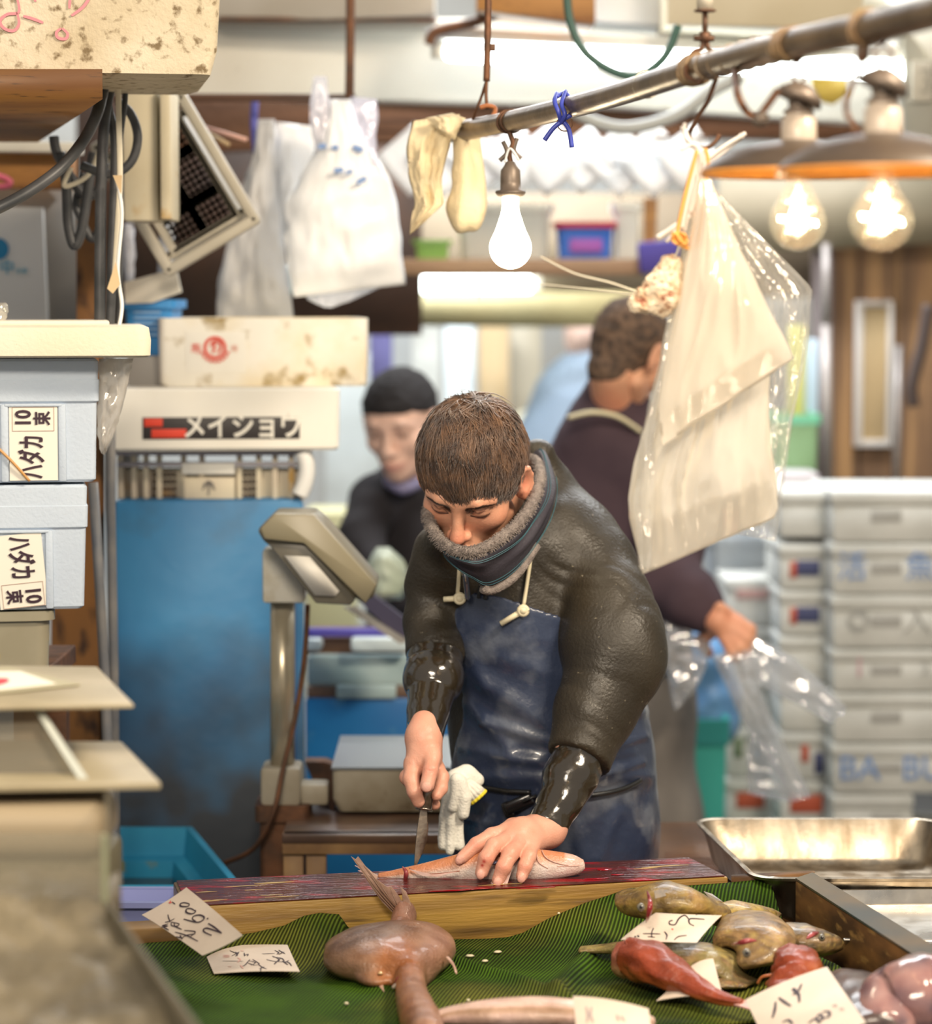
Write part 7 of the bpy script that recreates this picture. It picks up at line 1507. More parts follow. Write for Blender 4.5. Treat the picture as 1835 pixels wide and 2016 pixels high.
# ---- fish under the knife
t = thing('sea_bream', 'pink-backed white-bellied fish held on the cutting board under the hand', 'fish', P(950, 1740, 3.965))
stn = [(1150, 1703, 3.965, 7), (1135, 1705, 3.965, 19), (1110, 1705, 3.965, 25), (1075, 1706, 3.965, 31), (1030, 1707, 3.965, 36), (985, 1708, 3.965, 38), (935, 1710, 3.965, 35), (885, 1715, 3.965, 27), (840, 1720, 3.965, 20), (800, 1724, 3.965, 15), (770, 1727, 3.967, 11), (745, 1729, 3.97, 8)]
kk = 3.965/5352
def c_main(q, a, p):
    s_ = math.sin(a); wht = (.78, .70, .65); org = (.60, .24, .11); c = mixc3(wht, org, (s_-.10+.5*max(0, q-.35)-.25*max(0, .2-q)*3)/.5)
    if q < .18: c = mixc3(c, (.72, .56, .52), .6)
    n_ = noise.noise(Vector((q*60, a*4, 0))); c = mixc3(c, (.80, .48, .44), .25*max(0, n_)); return c
sbody = fish_body('body', t, [P(x, y, Y) for x, y, Y, r in stn], [r*kk*.80 for *_, r in stn], [r*kk for *_, r in stn], c_main, mat('bream_skin', (1, 1, 1), .25, (.86, .80, .76), 60, attr=True, bump=.0012, bscale=330, coat=.5, detail=3), n=70, seg=36)
slash(t, [P(793, 1708, 3.955), P(800, 1718, 3.945), P(799, 1730, 3.948), P(796, 1738, 3.956)], .0032, 'tail_cut')
Mbf = mat('pale_pink_fin', (.66, .47, .42), .3, (.50, .30, .26), 30, stretch=(1, 1, 5), coat=.4)
g = G(); g.sheet(lambda u, v: P(lerp(1012, 990, u)+lerp(0, -14-26*u, v), lerp(1700, 1712, u)+lerp(0, 44+4*math.sin(u*9), v), 3.925-.012*v+.004*math.sin(u*20)), 12, 8, (0, .0012, 0)); g.obj('pectoral_fin', Mbf, t, smooth=True)
g = G(); g.tube(smooth_path([P(806, 1711, 3.944), P(830, 1721, 3.940), P(860, 1722, 3.934), (P(905, 1717, 3.932))], 6), [.0016]*19, 6, flat=.5); g.obj('anal_fin', mat('brown_fin_edge', (.30, .11, .07), .35), t, smooth=True)
g = G(); g.prism([P(806, 1713, 3.942), P(850, 1723, 3.934), P(900, 1718, 3.930), P(860, 1728, 3.928), P(832, 1726, 3.934)], (0, .002, 0)); g.obj('anal_fin_web', Mbf, t)
fanfin('tail_fin', t, P(748, 1729, 3.97), [P(700, 1706, 3.98), P(706, 1716, 3.975), P(712, 1724, 3.975), P(700, 1732, 3.975), P(678, 1742, 3.965)], Mbf)
for pts in ([(1066, 1676), (1074, 1690), (1092, 1700), (1118, 1706)], [(1056, 1684), (1060, 1700), (1078, 1712)], [(1145, 1706), (1118, 1707), (1096, 1708)], [(1098, 1710), (1080, 1720), (1068, 1732)]):
    g = G(); q = []
    for x, y in smooth_path([Vector((a, b, 0)) for a, b in pts], 5) and [(v.x, v.y) for v in smooth_path([Vector((a, b, 0)) for a, b in pts], 5)]:
        i = np.argmin([abs(s_[0]-x) for s_ in stn]); cy = interp(x, [s_[0] for s_ in stn][::-1], [s_[1] for s_ in stn][::-1]); rr_ = interp(x, [s_[0] for s_ in stn][::-1], [s_[3] for s_ in stn][::-1]); f = min(abs(y-cy)/rr_, .98)
        q.append(P(x, y, 3.965-rr_*kk*.80*math.sqrt(1-f*f)+.0002))
    g.tube(q, .0009, 6); g.obj('gill_line', mat('gill_line_tint', (.52, .30, .24), .4) if 'gill_line_tint' not in bpy.data.materials else bpy.data.materials['gill_line_tint'], t, smooth=True)
g = G(); g.tube([P(958, 1706, 3.9335), P(975, 1700, 3.932), P(985, 1697, 3.9315)], [.004, .0062, .004], 8, flat=.4); g.obj('dark_fin_patch', mat('blue_black_fin', (.03, .03, .06), .2, (.12, .12, .18), 80), t, smooth=True)

t.location += Vector((0, -.022, .006))
# ---- round-bodied fish in the middle of the cloth
t = thing('round_fish', 'large pinkish-brown disc-shaped fish with raised tail and red neck cut, centre of the cloth', 'fish', P(775, 1900, 3.6))
zf = .822; c0 = PZ(768, 1874, zf); cA = PZ(797, 1800, .835)
def c_round(co):
    L_ = co-np.array(c0); n_ = np.array([noise.noise(Vector(v)*28) for v in co]); n2 = np.array([noise.noise(Vector(v)*9+Vector((3, 1, 7))) for v in co])
    a = np.array([.13, .07, .04]); b = np.array([.27, .155, .095]); c = np.array([.38, .14, .045])
    f = np.clip(.5+n_*1.1, 0, 1)[:, None]; r = a*(1-f)+b*f; w = np.clip(np.exp(-((L_[:, 0]-.015)/.03)**2)*(.5+n2*1.4), 0, .8)[:, None]; r = r*(1-w)+c*w
    w = np.clip((L_[:, 0]-.035)/.03, 0, .7)[:, None]; r = r*(1-w)+np.array([.38, .21, .15])*w
    w = np.clip((L_[:, 1]-.08)/.05, 0, .45)[:, None]; return r*(1-w)+np.array([.42, .24, .20])*w
s = SDF(PZ(600, 2016, .80)-Vector((0, .14, .03)), Vector(PZ(930, 1790, .80))+Vector((.02, .05, .12)), .0026)
b1 = PZ(735, 1880, zf); b2 = PZ(805, 1870, zf)
s.ell(c0+Vector((0, 0, .003)), (.080, .112, .030), rotz(-.10), k=0); s.ell(PZ(722, 1888, zf-.004), (.058, .075, .020), rotz(.35), .03); s.ell(PZ(815, 1872, zf+.002), (.050, .085, .022), rotz(-.2), .03)
s.chain([PZ(788, 1830, .824), PZ(796, 1803, .838), P(796, 1790, 3.79)], [.016, .0095, .008], .03)
nk = PZ(808, 1930, .820); s.cone(PZ(806, 1915, .806), nk, .022, .0205, .03); s.chain([nk, PZ(812, 1965, .815), PZ(828, 2008, .814), PZ(840, 2040, .812)], [.0205, .0215, .0255, .024], .003)
s.ell(PZ(745, 1925, .812), (.030, .030, .010), rotz(.5), .01)
V, F = s.arrays(); V = lap(V, F, 2); Nn = vnormals(V, F); V = V+Nn*(np.array([noise.noise(Vector(v)*45)*.0008+noise.noise(Vector(v)*14)*.002 for v in V]))[:, None]
rb = link_mesh('body', arr_mesh('body', [(V, F)], 1), mat('round_fish_skin', (1, 1, 1), .36, (.66, .58, .52), 34, attr=True, bump=.0012, bscale=240, coat=.10, detail=10, bump2=.004, bscale2=22), t); vcol(rb, c_round)
slash(t, [P(776, 1937, nk.y-.012), P(786, 1927, nk.y-.022), P(806, 1922, nk.y-.024), P(830, 1926, nk.y-.016)], .0034, 'neck_cut')
g = G(); g.tube(smooth_path([P(774, 1944, nk.y-.018), P(788, 1934, nk.y-.028), P(808, 1930, nk.y-.030), P(832, 1934, nk.y-.020)], 5), .0026, 8); g.obj('pale_neck_flesh', mat('pale_flesh', (.72, .56, .48), .3, coat=.4), t, smooth=True)
Mtf = mat('tail_fin_pink', (.50, .32, .24), .35, (.32, .19, .14), 22, stretch=(1, 1, 4), coat=.3)
rt = P(792, 1800, 3.79)
def plate(name, t, pts, m, th=.0022, Y=3.79):
    g = G(); g.prism([P(x, y, Y+.002*math.sin(i)) for i, (x, y) in enumerate(pts)], (0, th, 0), .0004); return g.obj(name, m, t)
plate('tail_fin', t, [(788, 1806), (772, 1796), (752, 1776), (733, 1750), (712, 1716), (691, 1686), (700, 1692), (705, 1686), (720, 1706), (744, 1727), (741, 1731), (762, 1746), (770, 1745), (784, 1762), (794, 1780), (800, 1802)], Mtf)
plate('tail_fin_lobe', t, [(794, 1800), (797, 1778), (788, 1746), (800, 1756), (808, 1776), (814, 1808)], Mtf, Y=3.785)
g = G()
for (x0, y0, x1, y1) in ((788, 1802, 696, 1690), (792, 1800, 716, 1704), (794, 1800, 742, 1730), (796, 1800, 768, 1748), (786, 1804, 716, 1722), (800, 1802, 792, 1750), (804, 1804, 806, 1774)): g.tube([P(x0, y0, 3.788), P((x0+x1)/2-2, (y0+y1)/2+2, 3.787), P(x1, y1, 3.789)], [.0016, .0010, .0004], 5)
g.obj('fin_rays', mat('fin_ray_brown', (.26, .15, .10), .4), t, smooth=True)
g = G()
for i in range(9):
    u = i/8; p = PZ(lerp(648, 726, u), lerp(1896, 1926, u)+4*math.sin(u*PI), .806); g.tube([p, p+Vector((-.003, -.010, -.003))], [.0045, .002], 6)
g.obj('dorsal_fringe', Mtf, t, smooth=True)
g = G(); g.prism([PZ(728, 1925, .808), PZ(757, 1958, .803), PZ(751, 1926, .812)], (0, 0, .003)); g.obj('side_fin', Mtf, t)
g = G(); g.tube(smooth_path([PZ(880, 1884, .83), PZ(893, 1900, .822), PZ(899, 1918, .812)], 4), [.003]*4+[.0022]*4+[.0008], 6, flat=.5); g.obj('pelvic_fin', Mtf, t, smooth=True)
g = G(); g.lathe([(0, -.001), (.004, 0), (.002, .003), (0, .0035)], PZ(749, 1917, .822), 12); g.obj('eye', mat('fish_gold_eye', (.6, .4, .2), .1, coat=1), t, smooth=True)

# ---- flat yellow-brown fish heap
yel = (.36, .24, .045); brn = (.21, .135, .05); dk = (.085, .06, .03); pk = (.42, .22, .13)
def cflat(base, alt, seed, tail=dk):
    def f(q, a, p):
        n_ = noise.noise(Vector((q*9+seed, math.cos(a)*2, math.sin(a)*2))); c = mixc3(base, alt, .5+n_*1.6); n2 = noise.noise(Vector((q*34+seed, math.cos(a)*7, math.sin(a)*7))); c = mixc3(c, dk, max(0, n2-.05)*1.6); c = mixc3(c, (.46, .34, .10), max(0, -n2-.18)*1.5); c = mixc3(c, tail, (q-.72)/.3); return mixc3(c, pk, .25*max(0, -n_-.1)*3)
    return f
grp = 'yellow-brown flat fish heaped at the right of the cloth'
def flatfish(label, pts, wid, thk, base, alt, seed, eyes=(), cuts=(), group=grp, fins=(), name='flat_fish', m=None, wob=.12):
    t = thing(name, label, 'fish', PZ(pts[len(pts)//2][0], pts[len(pts)//2][1], .80), group)
    fish_body('body', t, [PZ(*p) for p in pts], [w_*1.08 for w_ in wid], [h_*.86 for h_ in thk], cflat(base, alt, seed), m or Mfish, wob=wob*.6, n=60, seg=34)
    for (x, y, z, r) in eyes: eye(t, PZ(x, y, z), r*.8)
    for c in cuts: slash(t, [PZ(x, y, z) for x, y, z in c], .0034)
    for f_ in fins: g = G(); g.prism([PZ(*p) for p in f_], (0, 0, .0018)); g.obj('fin', Mfin, t)
    return t
flatfish('yellow-brown flat fish at the back of the heap, head turned left over the board edge', [(1236, 1762, .872), (1262, 1776, .872), (1300, 1772, .880), (1345, 1778, .876), (1390, 1792, .862), (1425, 1796, .850), (1450, 1792, .845)], [.016, .036, .046, .044, .034, .016, .020], [.010, .024, .030, .029, .020, .010, .004], yel, brn, 1,
    [(1262, 1786, .902, .0070)], [[(1274, 1754, .906), (1280, 1776, .908), (1277, 1800, .893), (1272, 1816, .876)]], fins=[[(1385, 1757, .868), (1402, 1762, .866), (1424, 1778, .860), (1400, 1774, .864)], [(1288, 1756, .908), (1305, 1752, .908), (1312, 1766, .906), (1290, 1772, .906)]])
flatfish('yellow flat fish half hidden behind the brown one, middle of the heap', [(1400, 1802, .845), (1425, 1800, .850), (1455, 1800, .850), (1490, 1798, .846), (1520, 1800, .842), (1535, 1806, .838)], [.020, .032, .034, .024, .014, .012], [.012, .020, .022, .014, .009, .004], yel, (.46, .33, .09), 4)
flatfish('tan-brown flat fish with red gash and clouded eye lying on top of the heap', [(1462, 1898, .826), (1474, 1880, .838), (1484, 1858, .848), (1484, 1836, .850), (1472, 1816, .846), (1440, 1822, .830)], [.020, .040, .052, .050, .036, .014], [.010, .022, .030, .030, .020, .010], brn, (.40, .25, .11), 9,
    [(1470, 1876, .866, .0072)], [[(1440, 1860, .868), (1458, 1856, .878), (1474, 1852, .882), (1490, 1852, .880)]])
flatfish('dark-backed flat fish at the right of the heap, head pointing at the wooden rail', [(1640, 1858, .828), (1622, 1856, .834), (1590, 1852, .838), (1555, 1846, .838), (1520, 1842, .832), (1490, 1840, .826)], [.014, .028, .034, .036, .030, .02], [.010, .020, .024, .024, .018, .01], brn, dk, 12,
    [(1618, 1846, .849, .0058)], [[(1588, 1848, .864), (1600, 1840, .866), (1612, 1836, .862)]])
flatfish('long greenish-brown flat fish at the front of the heap with its tail on the cloth', [(1140, 1870, .806), (1190, 1868, .810), (1240, 1866, .816), (1310, 1876, .822), (1370, 1886, .826), (1420, 1900, .824), (1450, 1924, .812), (1476, 1938, .806)], [.012, .010, .018, .040, .046, .040, .018, .022], [.005, .008, .012, .020, .024, .020, .008, .004], (.24, .19, .07), (.32, .26, .10), 16)
flatfish('small brown flat fish tail lying under the heap near the red fish', [(1392, 1930, .808), (1420, 1934, .808), (1450, 1936, .806), (1470, 1934, .804)], [.018, .022, .018, .006], [.008, .008, .006, .002], brn, (.20, .15, .08), 21)
# ---- red gurnards
redc = (.27, .045, .014); redo = (.42, .13, .035)
def cred(q, a, p):
    s_ = math.sin(a+.5); c = mixc3(redo, redc, .5+s_*.7+.5*noise.noise(Vector((q*8, a, 3)))); c = mixc3(c, (.42, .17, .13), (.16-q)/.2*.8); c = mixc3(c, (.70, .42, .20), max(0, -s_-.35)*1.2); return c
def redfish(label, pts, wid, thk, tail=None, fins=()):
    t = thing('red_fish', label, 'fish', PZ(pts[2][0], pts[2][1], .80), 'red gurnards on the cloth'); fish_body('body', t, [PZ(*p) for p in pts], wid, thk, cred, Mfish, wob=.22)
    Mo = bpy.data.materials.get('orange_fin') or mat('orange_fin', (.62, .20, .07), .35, coat=.4)
    if tail: g = G(); g.prism([PZ(*p) for p in tail], (0, 0, .002)); g.obj('tail_fin', mat('pink_tail', (.60, .34, .30), .35) if 'pink_tail' not in bpy.data.materials else bpy.data.materials['pink_tail'], t)
    for f_ in fins: g = G(); g.tube(smooth_path([PZ(*p) for p in f_], 4), .0022, 6); g.obj('fin_ray', Mo, t, smooth=True)
    return t
redfish('red gurnard with a square bony head pointing left, in front of the heap', [(1228, 1904, .826), (1246, 1886, .834), (1272, 1892, .836), (1310, 1912, .830), (1350, 1934, .822), (1390, 1954, .816), (1430, 1968, .812), (1465, 1976, .810)], [.020, .030, .036, .032, .025, .016, .009, .007], [.018, .026, .027, .022, .017, .011, .008, .005], [(1440, 1968, .812), (1500, 1978, .812), (1520, 1990, .812), (1480, 1990, .808), (1440, 1978, .808)])
redfish('red gurnard with a mottled pink head half under the large front card', [(1560, 1880, .850), (1566, 1892, .848), (1572, 1916, .840), (1560, 1940, .830), (1545, 1965, .820)], [.018, .030, .033, .030, .02], [.014, .022, .026, .022, .014], None, [[(1532, 1918, .826), (1514, 1920, .826), (1500, 1924, .822), (1492, 1936, .812)], [(1532, 1924, .824), (1518, 1928, .822), (1508, 1938, .812)], [(1534, 1930, .822), (1526, 1934, .818), (1520, 1942, .812)]])
# ---- dark fish, mottled pink fish, long pink fish
def cdark(q, a, p): return mixc3((.045, .032, .032), (.14, .10, .09), .5+noise.noise(Vector((q*7, a*1.3, 1))))
t = thing('dark_fish', 'blackish wet fish between the large front card and the mottled pink fish', 'fish', PZ(1700, 1960, .8)); fish_body('body', t, [PZ(1655, 1925, .822), PZ(1675, 1938, .828), PZ(1700, 1965, .832), PZ(1722, 1995, .832), PZ(1730, 2030, .828)], [.016, .036, .046, .046, .03], [.010, .020, .026, .026, .018], cdark, mat('black_fish_skin', (1, 1, 1), .3, (.7, .6, .6), 30, attr=True, coat=.15, bump=.0010, bscale=60), wob=.1)
def cmot(q, a, p): return mixc3((.38, .22, .20), (.13, .09, .11), 1.6*noise.noise(Vector((q*6, a*2, 2)))+.25)
t = thing('mottled_fish', 'thick pink and violet mottled fish in the bottom right corner', 'fish', PZ(1800, 1990, .8)); fish_body('body', t, [PZ(1742, 2040, .82), PZ(1760, 1985, .838), PZ(1800, 1965, .850), PZ(1850, 1962, .852), PZ(1920, 1975, .848)], [.03, .050, .060, .060, .05], [.03, .044, .052, .052, .045], cmot, mat('mottled_wet_skin', (1, 1, 1), .16, (.70, .60, .62), 24, attr=True, coat=.35, bump=.0010, bscale=60), wob=.08)
def cpink(q, a, p):
    s_ = math.sin(a); c = mixc3((.62, .42, .36), (.70, .50, .42), .5+noise.noise(Vector((q*9, a, 5)))); return mixc3(c, (.30, .17, .07), 1-abs(s_-.55)/.22) if s_ > .1 else c
t = thing('long_fish', 'long pale pink fish with a brown stripe along the bottom edge of the cloth', 'fish', PZ(1060, 2000, .8)); fish_body('body', t, [PZ(842, 2012, .812), PZ(880, 2000, .818), PZ(960, 1994, .826), PZ(1060, 1992, .830), PZ(1160, 1998, .828), PZ(1240, 2004, .822), PZ(1290, 2016, .815)], [.008, .020, .030, .034, .030, .022, .01], [.005, .010, .016, .018, .016, .012, .006], cpink, Mfish)

# ------------------------------------------------------------------ price cards
Mcard = mat('damp_price_card', (.68, .58, .48), .5, (.60, .50, .41), 14); Mink = mat('brush_ink', (.035, .02, .03), .6); Mstamp = mat('red_stamp', (.58, .10, .08), .6); Mfaint = mat('faint_red_stamp', (.66, .36, .30), .6)
def card(label, corners, bend=.006, group='handwritten price cards'):
    """corners: (px,py,z) in order; returns thing and a px->card mapping"""
    q = [PZ(*c) for c in corners]; t = thing('price_card', label, 'price card', sum(q, Vector())/4, group); nrm = (q[1]-q[0]).cross(q[3]-q[0]).normalized()
    if nrm.z < 0: nrm = -nrm
    def f(u, v): return lerp(lerp(q[0], q[1], u), lerp(q[3], q[2], u), v)+nrm*(bend*(4*u*(1-u)-.0)*(1 if bend else 0)-bend*.5*4*v*(1-v))
    g = G(); g.sheet(f, 14, 14, -nrm*.0012); t0 = t; t = g.obj('card', Mcard, t, smooth=False)
    src = np.array([c[:2] for c in corners], float); dst = np.array([[0, 0], [1, 0], [1, 1], [0, 1]], float); A = []
    for (x, y), (u, v) in zip(src, dst): A.append([x, y, 1, 0, 0, 0, -u*x, -u*y, u]); A.append([0, 0, 0, x, y, 1, -v*x, -v*y, v])
    A = np.array(A); hh = np.append(np.linalg.lstsq(A[:, :8], A[:, 8], rcond=None)[0], 1).reshape(3, 3)
    def mp_(x, y): r = hh@np.array([x, y, 1]); return f(r[0]/r[2], r[1]/r[2])
    def ink(name, paths, w=2.4, m=Mink):
        g = G()
        for p in paths:
            pts = [(v.x, v.y) for v in smooth_path([Vector((a, b, 0)) for a, b in p], 5)] if len(p) > 2 else [p[0], ((p[0][0]+p[1][0])/2, (p[0][1]+p[1][1])/2), p[1]]
            W3 = [mp_(*c) for c in pts]; n = len(pts); up = nrm*.0007
            for i in range(n-1):
                pass
            L = []; R_ = []
            for i in range(n):
                tg = (W3[min(i+1, n-1)]-W3[max(i-1, 0)]).normalized(); sdv = nrm.cross(tg).normalized()*(w*.5/1450.)*(1.25-.5*abs(2*i/(n-1)-1)); L.append(W3[i]+sdv+up); R_.append(W3[i]-sdv+up)
            g.add(L+R_, [(i, i+1, n+i+1, n+i) for i in range(n-1)])
        return g.obj(name, m, t)
    return t0, ink
def Z(x, y, ox, oy, k): return (ox+x*k, oy+y*k)
def zp(paths, ox, oy, k): return [[Z(x, y, ox, oy, k) for x, y in p] for p in paths]
t, ink = card('price card reading 2,600 with brush characters, leaning on the board corner at left', [(367, 1747, .905), (478, 1841, .872), (398, 1881, .838), (279, 1801, .868)], .004)
K = 340/1835.
ink('brush_writing', zp([[(790, 515), (850, 550), (915, 600)], [(915, 600), (850, 580), (770, 560), (735, 575), (745, 600), (810, 625)], [(780, 465), (796, 470)],
    [(530, 468), (600, 490), (680, 505), (740, 480), (748, 450), (700, 430), (640, 440), (625, 470), (660, 495)], [(655, 385), (600, 355), (555, 360), (555, 395), (610, 415), (655, 400), (655, 375)], [(580, 300), (520, 282), (478, 290), (482, 318), (540, 330), (580, 325), (580, 300)]], 270, 1730, K), 3.2)
ink('brush_characters', zp([[(350, 410), (370, 460), (390, 500)], [(430, 460), (380, 490), (335, 500)], [(400, 500), (480, 520), (470, 545), (410, 540), (400, 505)], [(430, 510), (440, 545)], [(370, 520), (310, 540), (370, 545), (300, 560)], [(440, 550), (515, 580)], [(385, 590), (330, 560)],
    [(540, 590), (650, 600), (600, 650)], [(650, 620), (560, 640), (510, 680)], [(450, 610), (560, 640), (670, 690)], [(460, 660), (530, 670)], [(500, 640), (520, 685)]], 270, 1730, K), 2.2)
ink('red_mark', zp([[(330, 260), (370, 265)], [(350, 235), (350, 275)]], 270, 1730, K), 2.5, Mstamp); ink('tick', zp([[(370, 255), (415, 290)]], 270, 1730, K), 2)
t, ink = card('small price card with brush characters and red stamps, right of the 2,600 card', [(400, 1866, .806), (566, 1860, .812), (590, 1912, .806), (421, 1916, .802)], .002)
ink('brush_writing', zp([[(980, 775), (1040, 800), (1080, 790)], [(1000, 830), (1070, 800), (1040, 835)], [(1040, 790), (1060, 830)], [(1130, 830), (1170, 815), (1165, 835)], [(1130, 800), (1135, 835)],
    [(905, 880), (1120, 890)], [(1190, 870), (1140, 930), (1110, 945)], [(1180, 885), (1250, 905), (1200, 935)], [(1220, 870), (1290, 920), (1230, 935)], [(1160, 905), (1240, 935)], [(1280, 925), (1330, 960), (1370, 975)], [(1345, 950), (1290, 975)], [(1310, 960), (1305, 1000)]], 270, 1730, K), 2.2)
ink('brush_characters', zp([[(1320, 810), (1400, 805), (1460, 800)], [(1460, 770), (1500, 790), (1480, 810)], [(1500, 765), (1570, 800)], [(1560, 780), (1500, 810)], [(1370, 870), (1480, 890), (1500, 860), (1430, 830)], [(1440, 840), (1530, 850), (1560, 880)], [(1520, 850), (1470, 900), (1450, 920)], [(1500, 890), (1600, 890), (1640, 930)], [(1610, 870), (1560, 900)], [(1540, 880), (1600, 920)]], 270, 1730, K), 2.6)
ink('red_stamp', zp([[(905, 830), (980, 832)], [(910, 820), (975, 822)], [(908, 842), (972, 842)], [(1090, 780), (1130, 782)], [(960, 940), (1000, 945)], [(1060, 850), (1090, 870), (1060, 900)], [(1090, 930), (1120, 970)]], 270, 1730, K), 2.6, Mfaint)
K2 = 360/1835.
t, ink = card('price card with katakana and a curled number, lying on the yellow flat fish', [(1292, 1797, .874), (1368, 1788, .872), (1421, 1803, .868), (1378, 1855, .850), ][:4], .0)[0:2] if False else card('price card with katakana and a curled number, lying on the yellow flat fish', [(1291, 1797, .884), (1421, 1802, .878), (1372, 1856, .858), (1222, 1850, .850)], .010)
ink('brush_writing', zp([[(1250, 450), (1200, 412), (1150, 440), (1120, 500), (1070, 500), (1060, 470), (1090, 460)], [(1410, 452), (1330, 446), (1255, 448), (1262, 490), (1310, 515)], [(1312, 402), (1318, 410)],
    [(910, 535), (890, 580), (880, 635)], [(800, 595), (890, 596), (970, 597)], [(840, 625), (910, 632)], [(1010, 570), (1035, 610), (1018, 655)], [(1235, 612), (1150, 625), (1100, 660)], [(712, 622), (722, 632)], [(745, 612), (755, 630)]], 1110, 1720, K2), 3.0)
ink('red_mark', zp([[(1086, 538), (1098, 552)]], 1110, 1720, K2), 3, Mstamp)
card('blank-looking price card pinned under the red gurnard', [(1358, 1904, .834), (1404, 1887, .846), (1422, 1958, .818), (1292, 1970, .802)], .003)
K3 = 415/1835.
t, ink = card('large price card with katakana and a four-digit number in the bottom right foreground', [(1468, 1968, .830), (1628, 1903, .872), (1705, 2013, .858), (1530, 2100, .800)], .003)
ink('brush_writing', zp([[(490, 850), (478, 920), (455, 980)], [(520, 815), (570, 850), (625, 882)], [(640, 740), (680, 770), (720, 700)], [(640, 790), (690, 780), (700, 850)], [(655, 735), (700, 800)],
    [(545, 1020), (600, 1000), (640, 1035)], [(780, 1035), (840, 990), (880, 1035)], [(850, 980), (880, 950), (900, 1000), (860, 1010), (850, 980)], [(900, 930), (950, 930), (955, 975), (910, 985)]], 1420, 1780, K3), 5)
ink('faint_writing', zp([[(975, 880), (1000, 870), (1010, 885)], [(1040, 900), (1070, 910)]], 1420, 1780, K3), 5, mat('faint_ink', (.38, .30, .28), .6))
t, ink = card('price card cut by the bottom edge, lying on the long pink fish', [(1130, 1960, .852), (1182, 1976, .850), (1280, 1988, .850), (1140, 2080, .80)][:4], .002) if False else card('price card cut by the bottom edge, lying on the long pink fish', [(1128, 1961, .862), (1277, 1986, .856), (1290, 2090, .82), (1140, 2080, .82)], .004)
ink('brush_writing', zp([[(240, 1350), (260, 1420), (250, 1500)], [(300, 1360), (290, 1440), (320, 1500)], [(560, 1440), (580, 1500)], [(600, 1450), (640, 1500)]], 1110, 1720, K2), 4, bpy.data.materials['faint_ink'])

# ================================================================== display case at the lower left, close to the lens
Macr = film('hazy_acrylic', (.52, .46, .34), .62, .15, .5, .2, .001, 4.)
Mpl = mat('cloudy_cutting_sheet', (.42, .36, .245), .5, (.29, .245, .155), 6, coat=0, spec=.25)
def shelf_sheet(label, pts, z, th=.006, deco=None, name='plastic_shelf'):
    t = thing(name, label, 'shelf', sum([PZ(x, y, z) for x, y in pts], Vector())/len(pts), 'cloudy plastic shelves at lower left'); g = G(); q = [PZ(x, y, z) for x, y in pts]; g.prism(q, (0, 0, -th), .002); g.obj('sheet', Mpl, t, ang=.6); return t
t = shelf_sheet('upper cloudy plastic shelf plate with a red-spotted label, left edge', [(-120, 1308), (192, 1312), (264, 1386), (-120, 1392)], 1.26, .005)
zt = 1.2615
g = G(); g.prism([PZ(-60, 1316, zt), PZ(20, 1314, zt), PZ(160, 1348, zt), PZ(30, 1362, zt), PZ(-60, 1370, zt)], (0, 0, .001)); g.obj('card', mat('olive_card', (.42, .38, .24), .5), t)
g = G(); g.prism([PZ(-60, 1322, zt+.001), PZ(40, 1322, zt+.001), PZ(110, 1346, zt+.001), PZ(0, 1358, zt+.001), PZ(-60, 1362, zt+.001)], (0, 0, .0006)); g.obj('card_face', M['label'], t)
c = PZ(-2, 1342, zt+.002); g = G(); g.loft([[c+Vector((.011*s_*math.cos(a), .030*s_*math.sin(a), z_)) for a in [2*PI*k/24 for k in range(24)]] for s_, z_ in ((1, 0), (.9, .0006))]); g.obj('red_spot', mat('spot_red', (.62, .03, .05), .5), t)
t = shelf_sheet('lower cloudy plastic shelf plate above the glass case, left edge', [(-160, 1455), (240, 1460), (317, 1540), (-160, 1548)], 1.195, .008)
for x in (112, 170):
    g = G(); c = PZ(x, 1390, 1.254); g.lathe([(0, -.0055), (.004, -.003), (.0045, 0), (0, .001)], c, 10); tag(g.obj('water_drop', mat('clear_drop', (.9, .9, .85), .05, trans=.9) if x == 112 else bpy.data.materials['clear_drop'], smooth=True), 'water drop hanging under the front edge of the upper plastic shelf, %s' % ('left one' if x == 112 else 'right one'), 'water drop', 'water drops')
t = thing('display_case', 'hazy glass display case with crushed ice in the lower left foreground', 'case', (-.5, 2.9, .8))
a = P(208, 1560, 2.62); g = G(); g.box(((a.x-.62)/2, 2.625, 1.04), (a.x+.62, .006, .29)); g.obj('front_pane', Macr, t)
g = G(); g.prism([P(208, 1560, 2.63), P(214, 1560, 3.03), P(214, 1850, 3.03), P(208, 1850, 2.63)], (.004, 0, 0)); g.obj('side_pane', Macr, t)
g = G(); g.box((a.x-.002, 2.622, 1.04), (.006, .006, .29), None, .002); g.obj('corner_strip', mat('pale_edge_strip', (.26, .27, .17), .3), t)
g = G(); g.prism([P(64, 1392, 3.0), P(78, 1392, 3.0), P(182, 1550, 2.86), P(166, 1552, 2.86)], (0, .006, 0)); g.obj('leaning_edge', mat('pale_glass_edge', (.50, .52, .46), .3), t)
g = G(); g.prism([P(-120, 1392, 3.02), P(70, 1392, 3.02), P(172, 1552, 2.88), P(-120, 1552, 2.88)], (0, .004, 0)); g.obj('leaning_pane', film('grey_pane', (.40, .36, .28), .42, .15, .5, .2, .0005, 3.), t)
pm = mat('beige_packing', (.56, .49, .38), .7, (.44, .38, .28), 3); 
pbox('back_panel', -160, 1552, 202, 1612, 2.96, .03, mat('beige_back_panel', (.24, .20, .13), .6), .004, t)
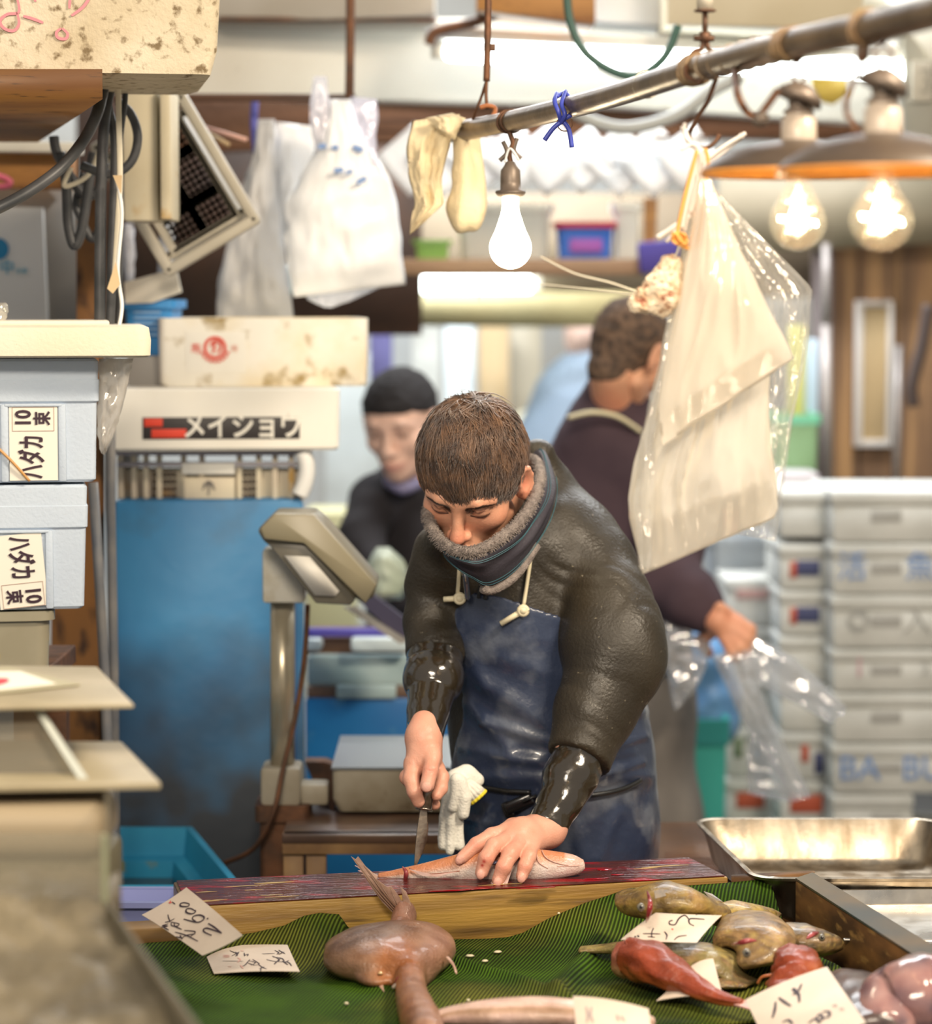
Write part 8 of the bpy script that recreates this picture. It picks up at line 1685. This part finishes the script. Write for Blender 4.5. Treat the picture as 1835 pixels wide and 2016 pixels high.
g = G(); x_ = P(200, 1650, 2.80).x; z0_, z1_ = P(0, 1694, 2.80).z, P(0, 1600, 2.80).z; g.box((x_-.25, 2.88, (z0_+z1_)/2), (.50, .14, z1_-z0_), None, .018, 4); g.obj('wrapped_block', mat('pale_beige_block', (.34, .27, .175), .6), t, ang=.6)
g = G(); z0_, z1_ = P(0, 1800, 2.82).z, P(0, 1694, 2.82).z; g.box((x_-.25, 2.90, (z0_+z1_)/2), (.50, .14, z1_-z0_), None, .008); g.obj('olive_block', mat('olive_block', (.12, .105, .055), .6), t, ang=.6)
g = G(); 
def ice(u, v):
    x = lerp(-.95, -.22, u); Y = lerp(2.30, 2.75, v); edge_ = P(interp(x, [-1, -.5, -.1], [-1, -.5, -.1]), 0, Y)
    lim = lerp(P(400, 2040, 2.30).x, P(205, 1775, 2.62).x, min(v/.72, 1)); x = lerp(-.95, lim, u); z = lerp(P(0, 2100, 2.3).z, P(0, 1770, 2.62).z, min(v/.72, 1))
    return Vector((x, Y, z+.012*noise.noise(Vector((x*30, Y*30, 0)))+.006*noise.noise(Vector((x*90, Y*90, 1)))))
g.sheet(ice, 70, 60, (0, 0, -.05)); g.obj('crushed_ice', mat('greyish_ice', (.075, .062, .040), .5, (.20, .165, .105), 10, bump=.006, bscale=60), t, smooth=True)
g = G(); g.prism([P(203, 1772, 2.60), P(216, 1772, 2.60), P(418, 2050, 2.28), P(396, 2050, 2.28)], (0, 0, -.05), .004); g.obj('sloping_frame', mat('grey_beige_frame', (.10, .085, .055), .5), t, ang=.6)
g = G(); g.prism([(-.95, 2.30, .70), (P(400, 2040, 2.30).x, 2.30, .70), (a.x, 2.66, .70), (a.x, 3.03, .70), (-.95, 3.03, .70)], (0, 0, .175)); g.obj('case_base', mat('grey_case_base', (.30, .28, .22), .5), t)
g = G(); g.prism([(-.93, 2.34, 0), (P(400, 2040, 2.30).x-.06, 2.34, 0), (a.x-.03, 2.7, 0), (a.x-.03, 3.0, 0), (-.93, 3.0, 0)], (0, 0, .70)); g.obj('plinth', M['dark'], t)
g = G()
for x, y in ((-.72, 3.2), (-.72, 3.0)): g.tube([(x, y, .875), (x, y, 1.256)], .008, 8)
g.obj('shelf_post', M['galv'], t, smooth=True)
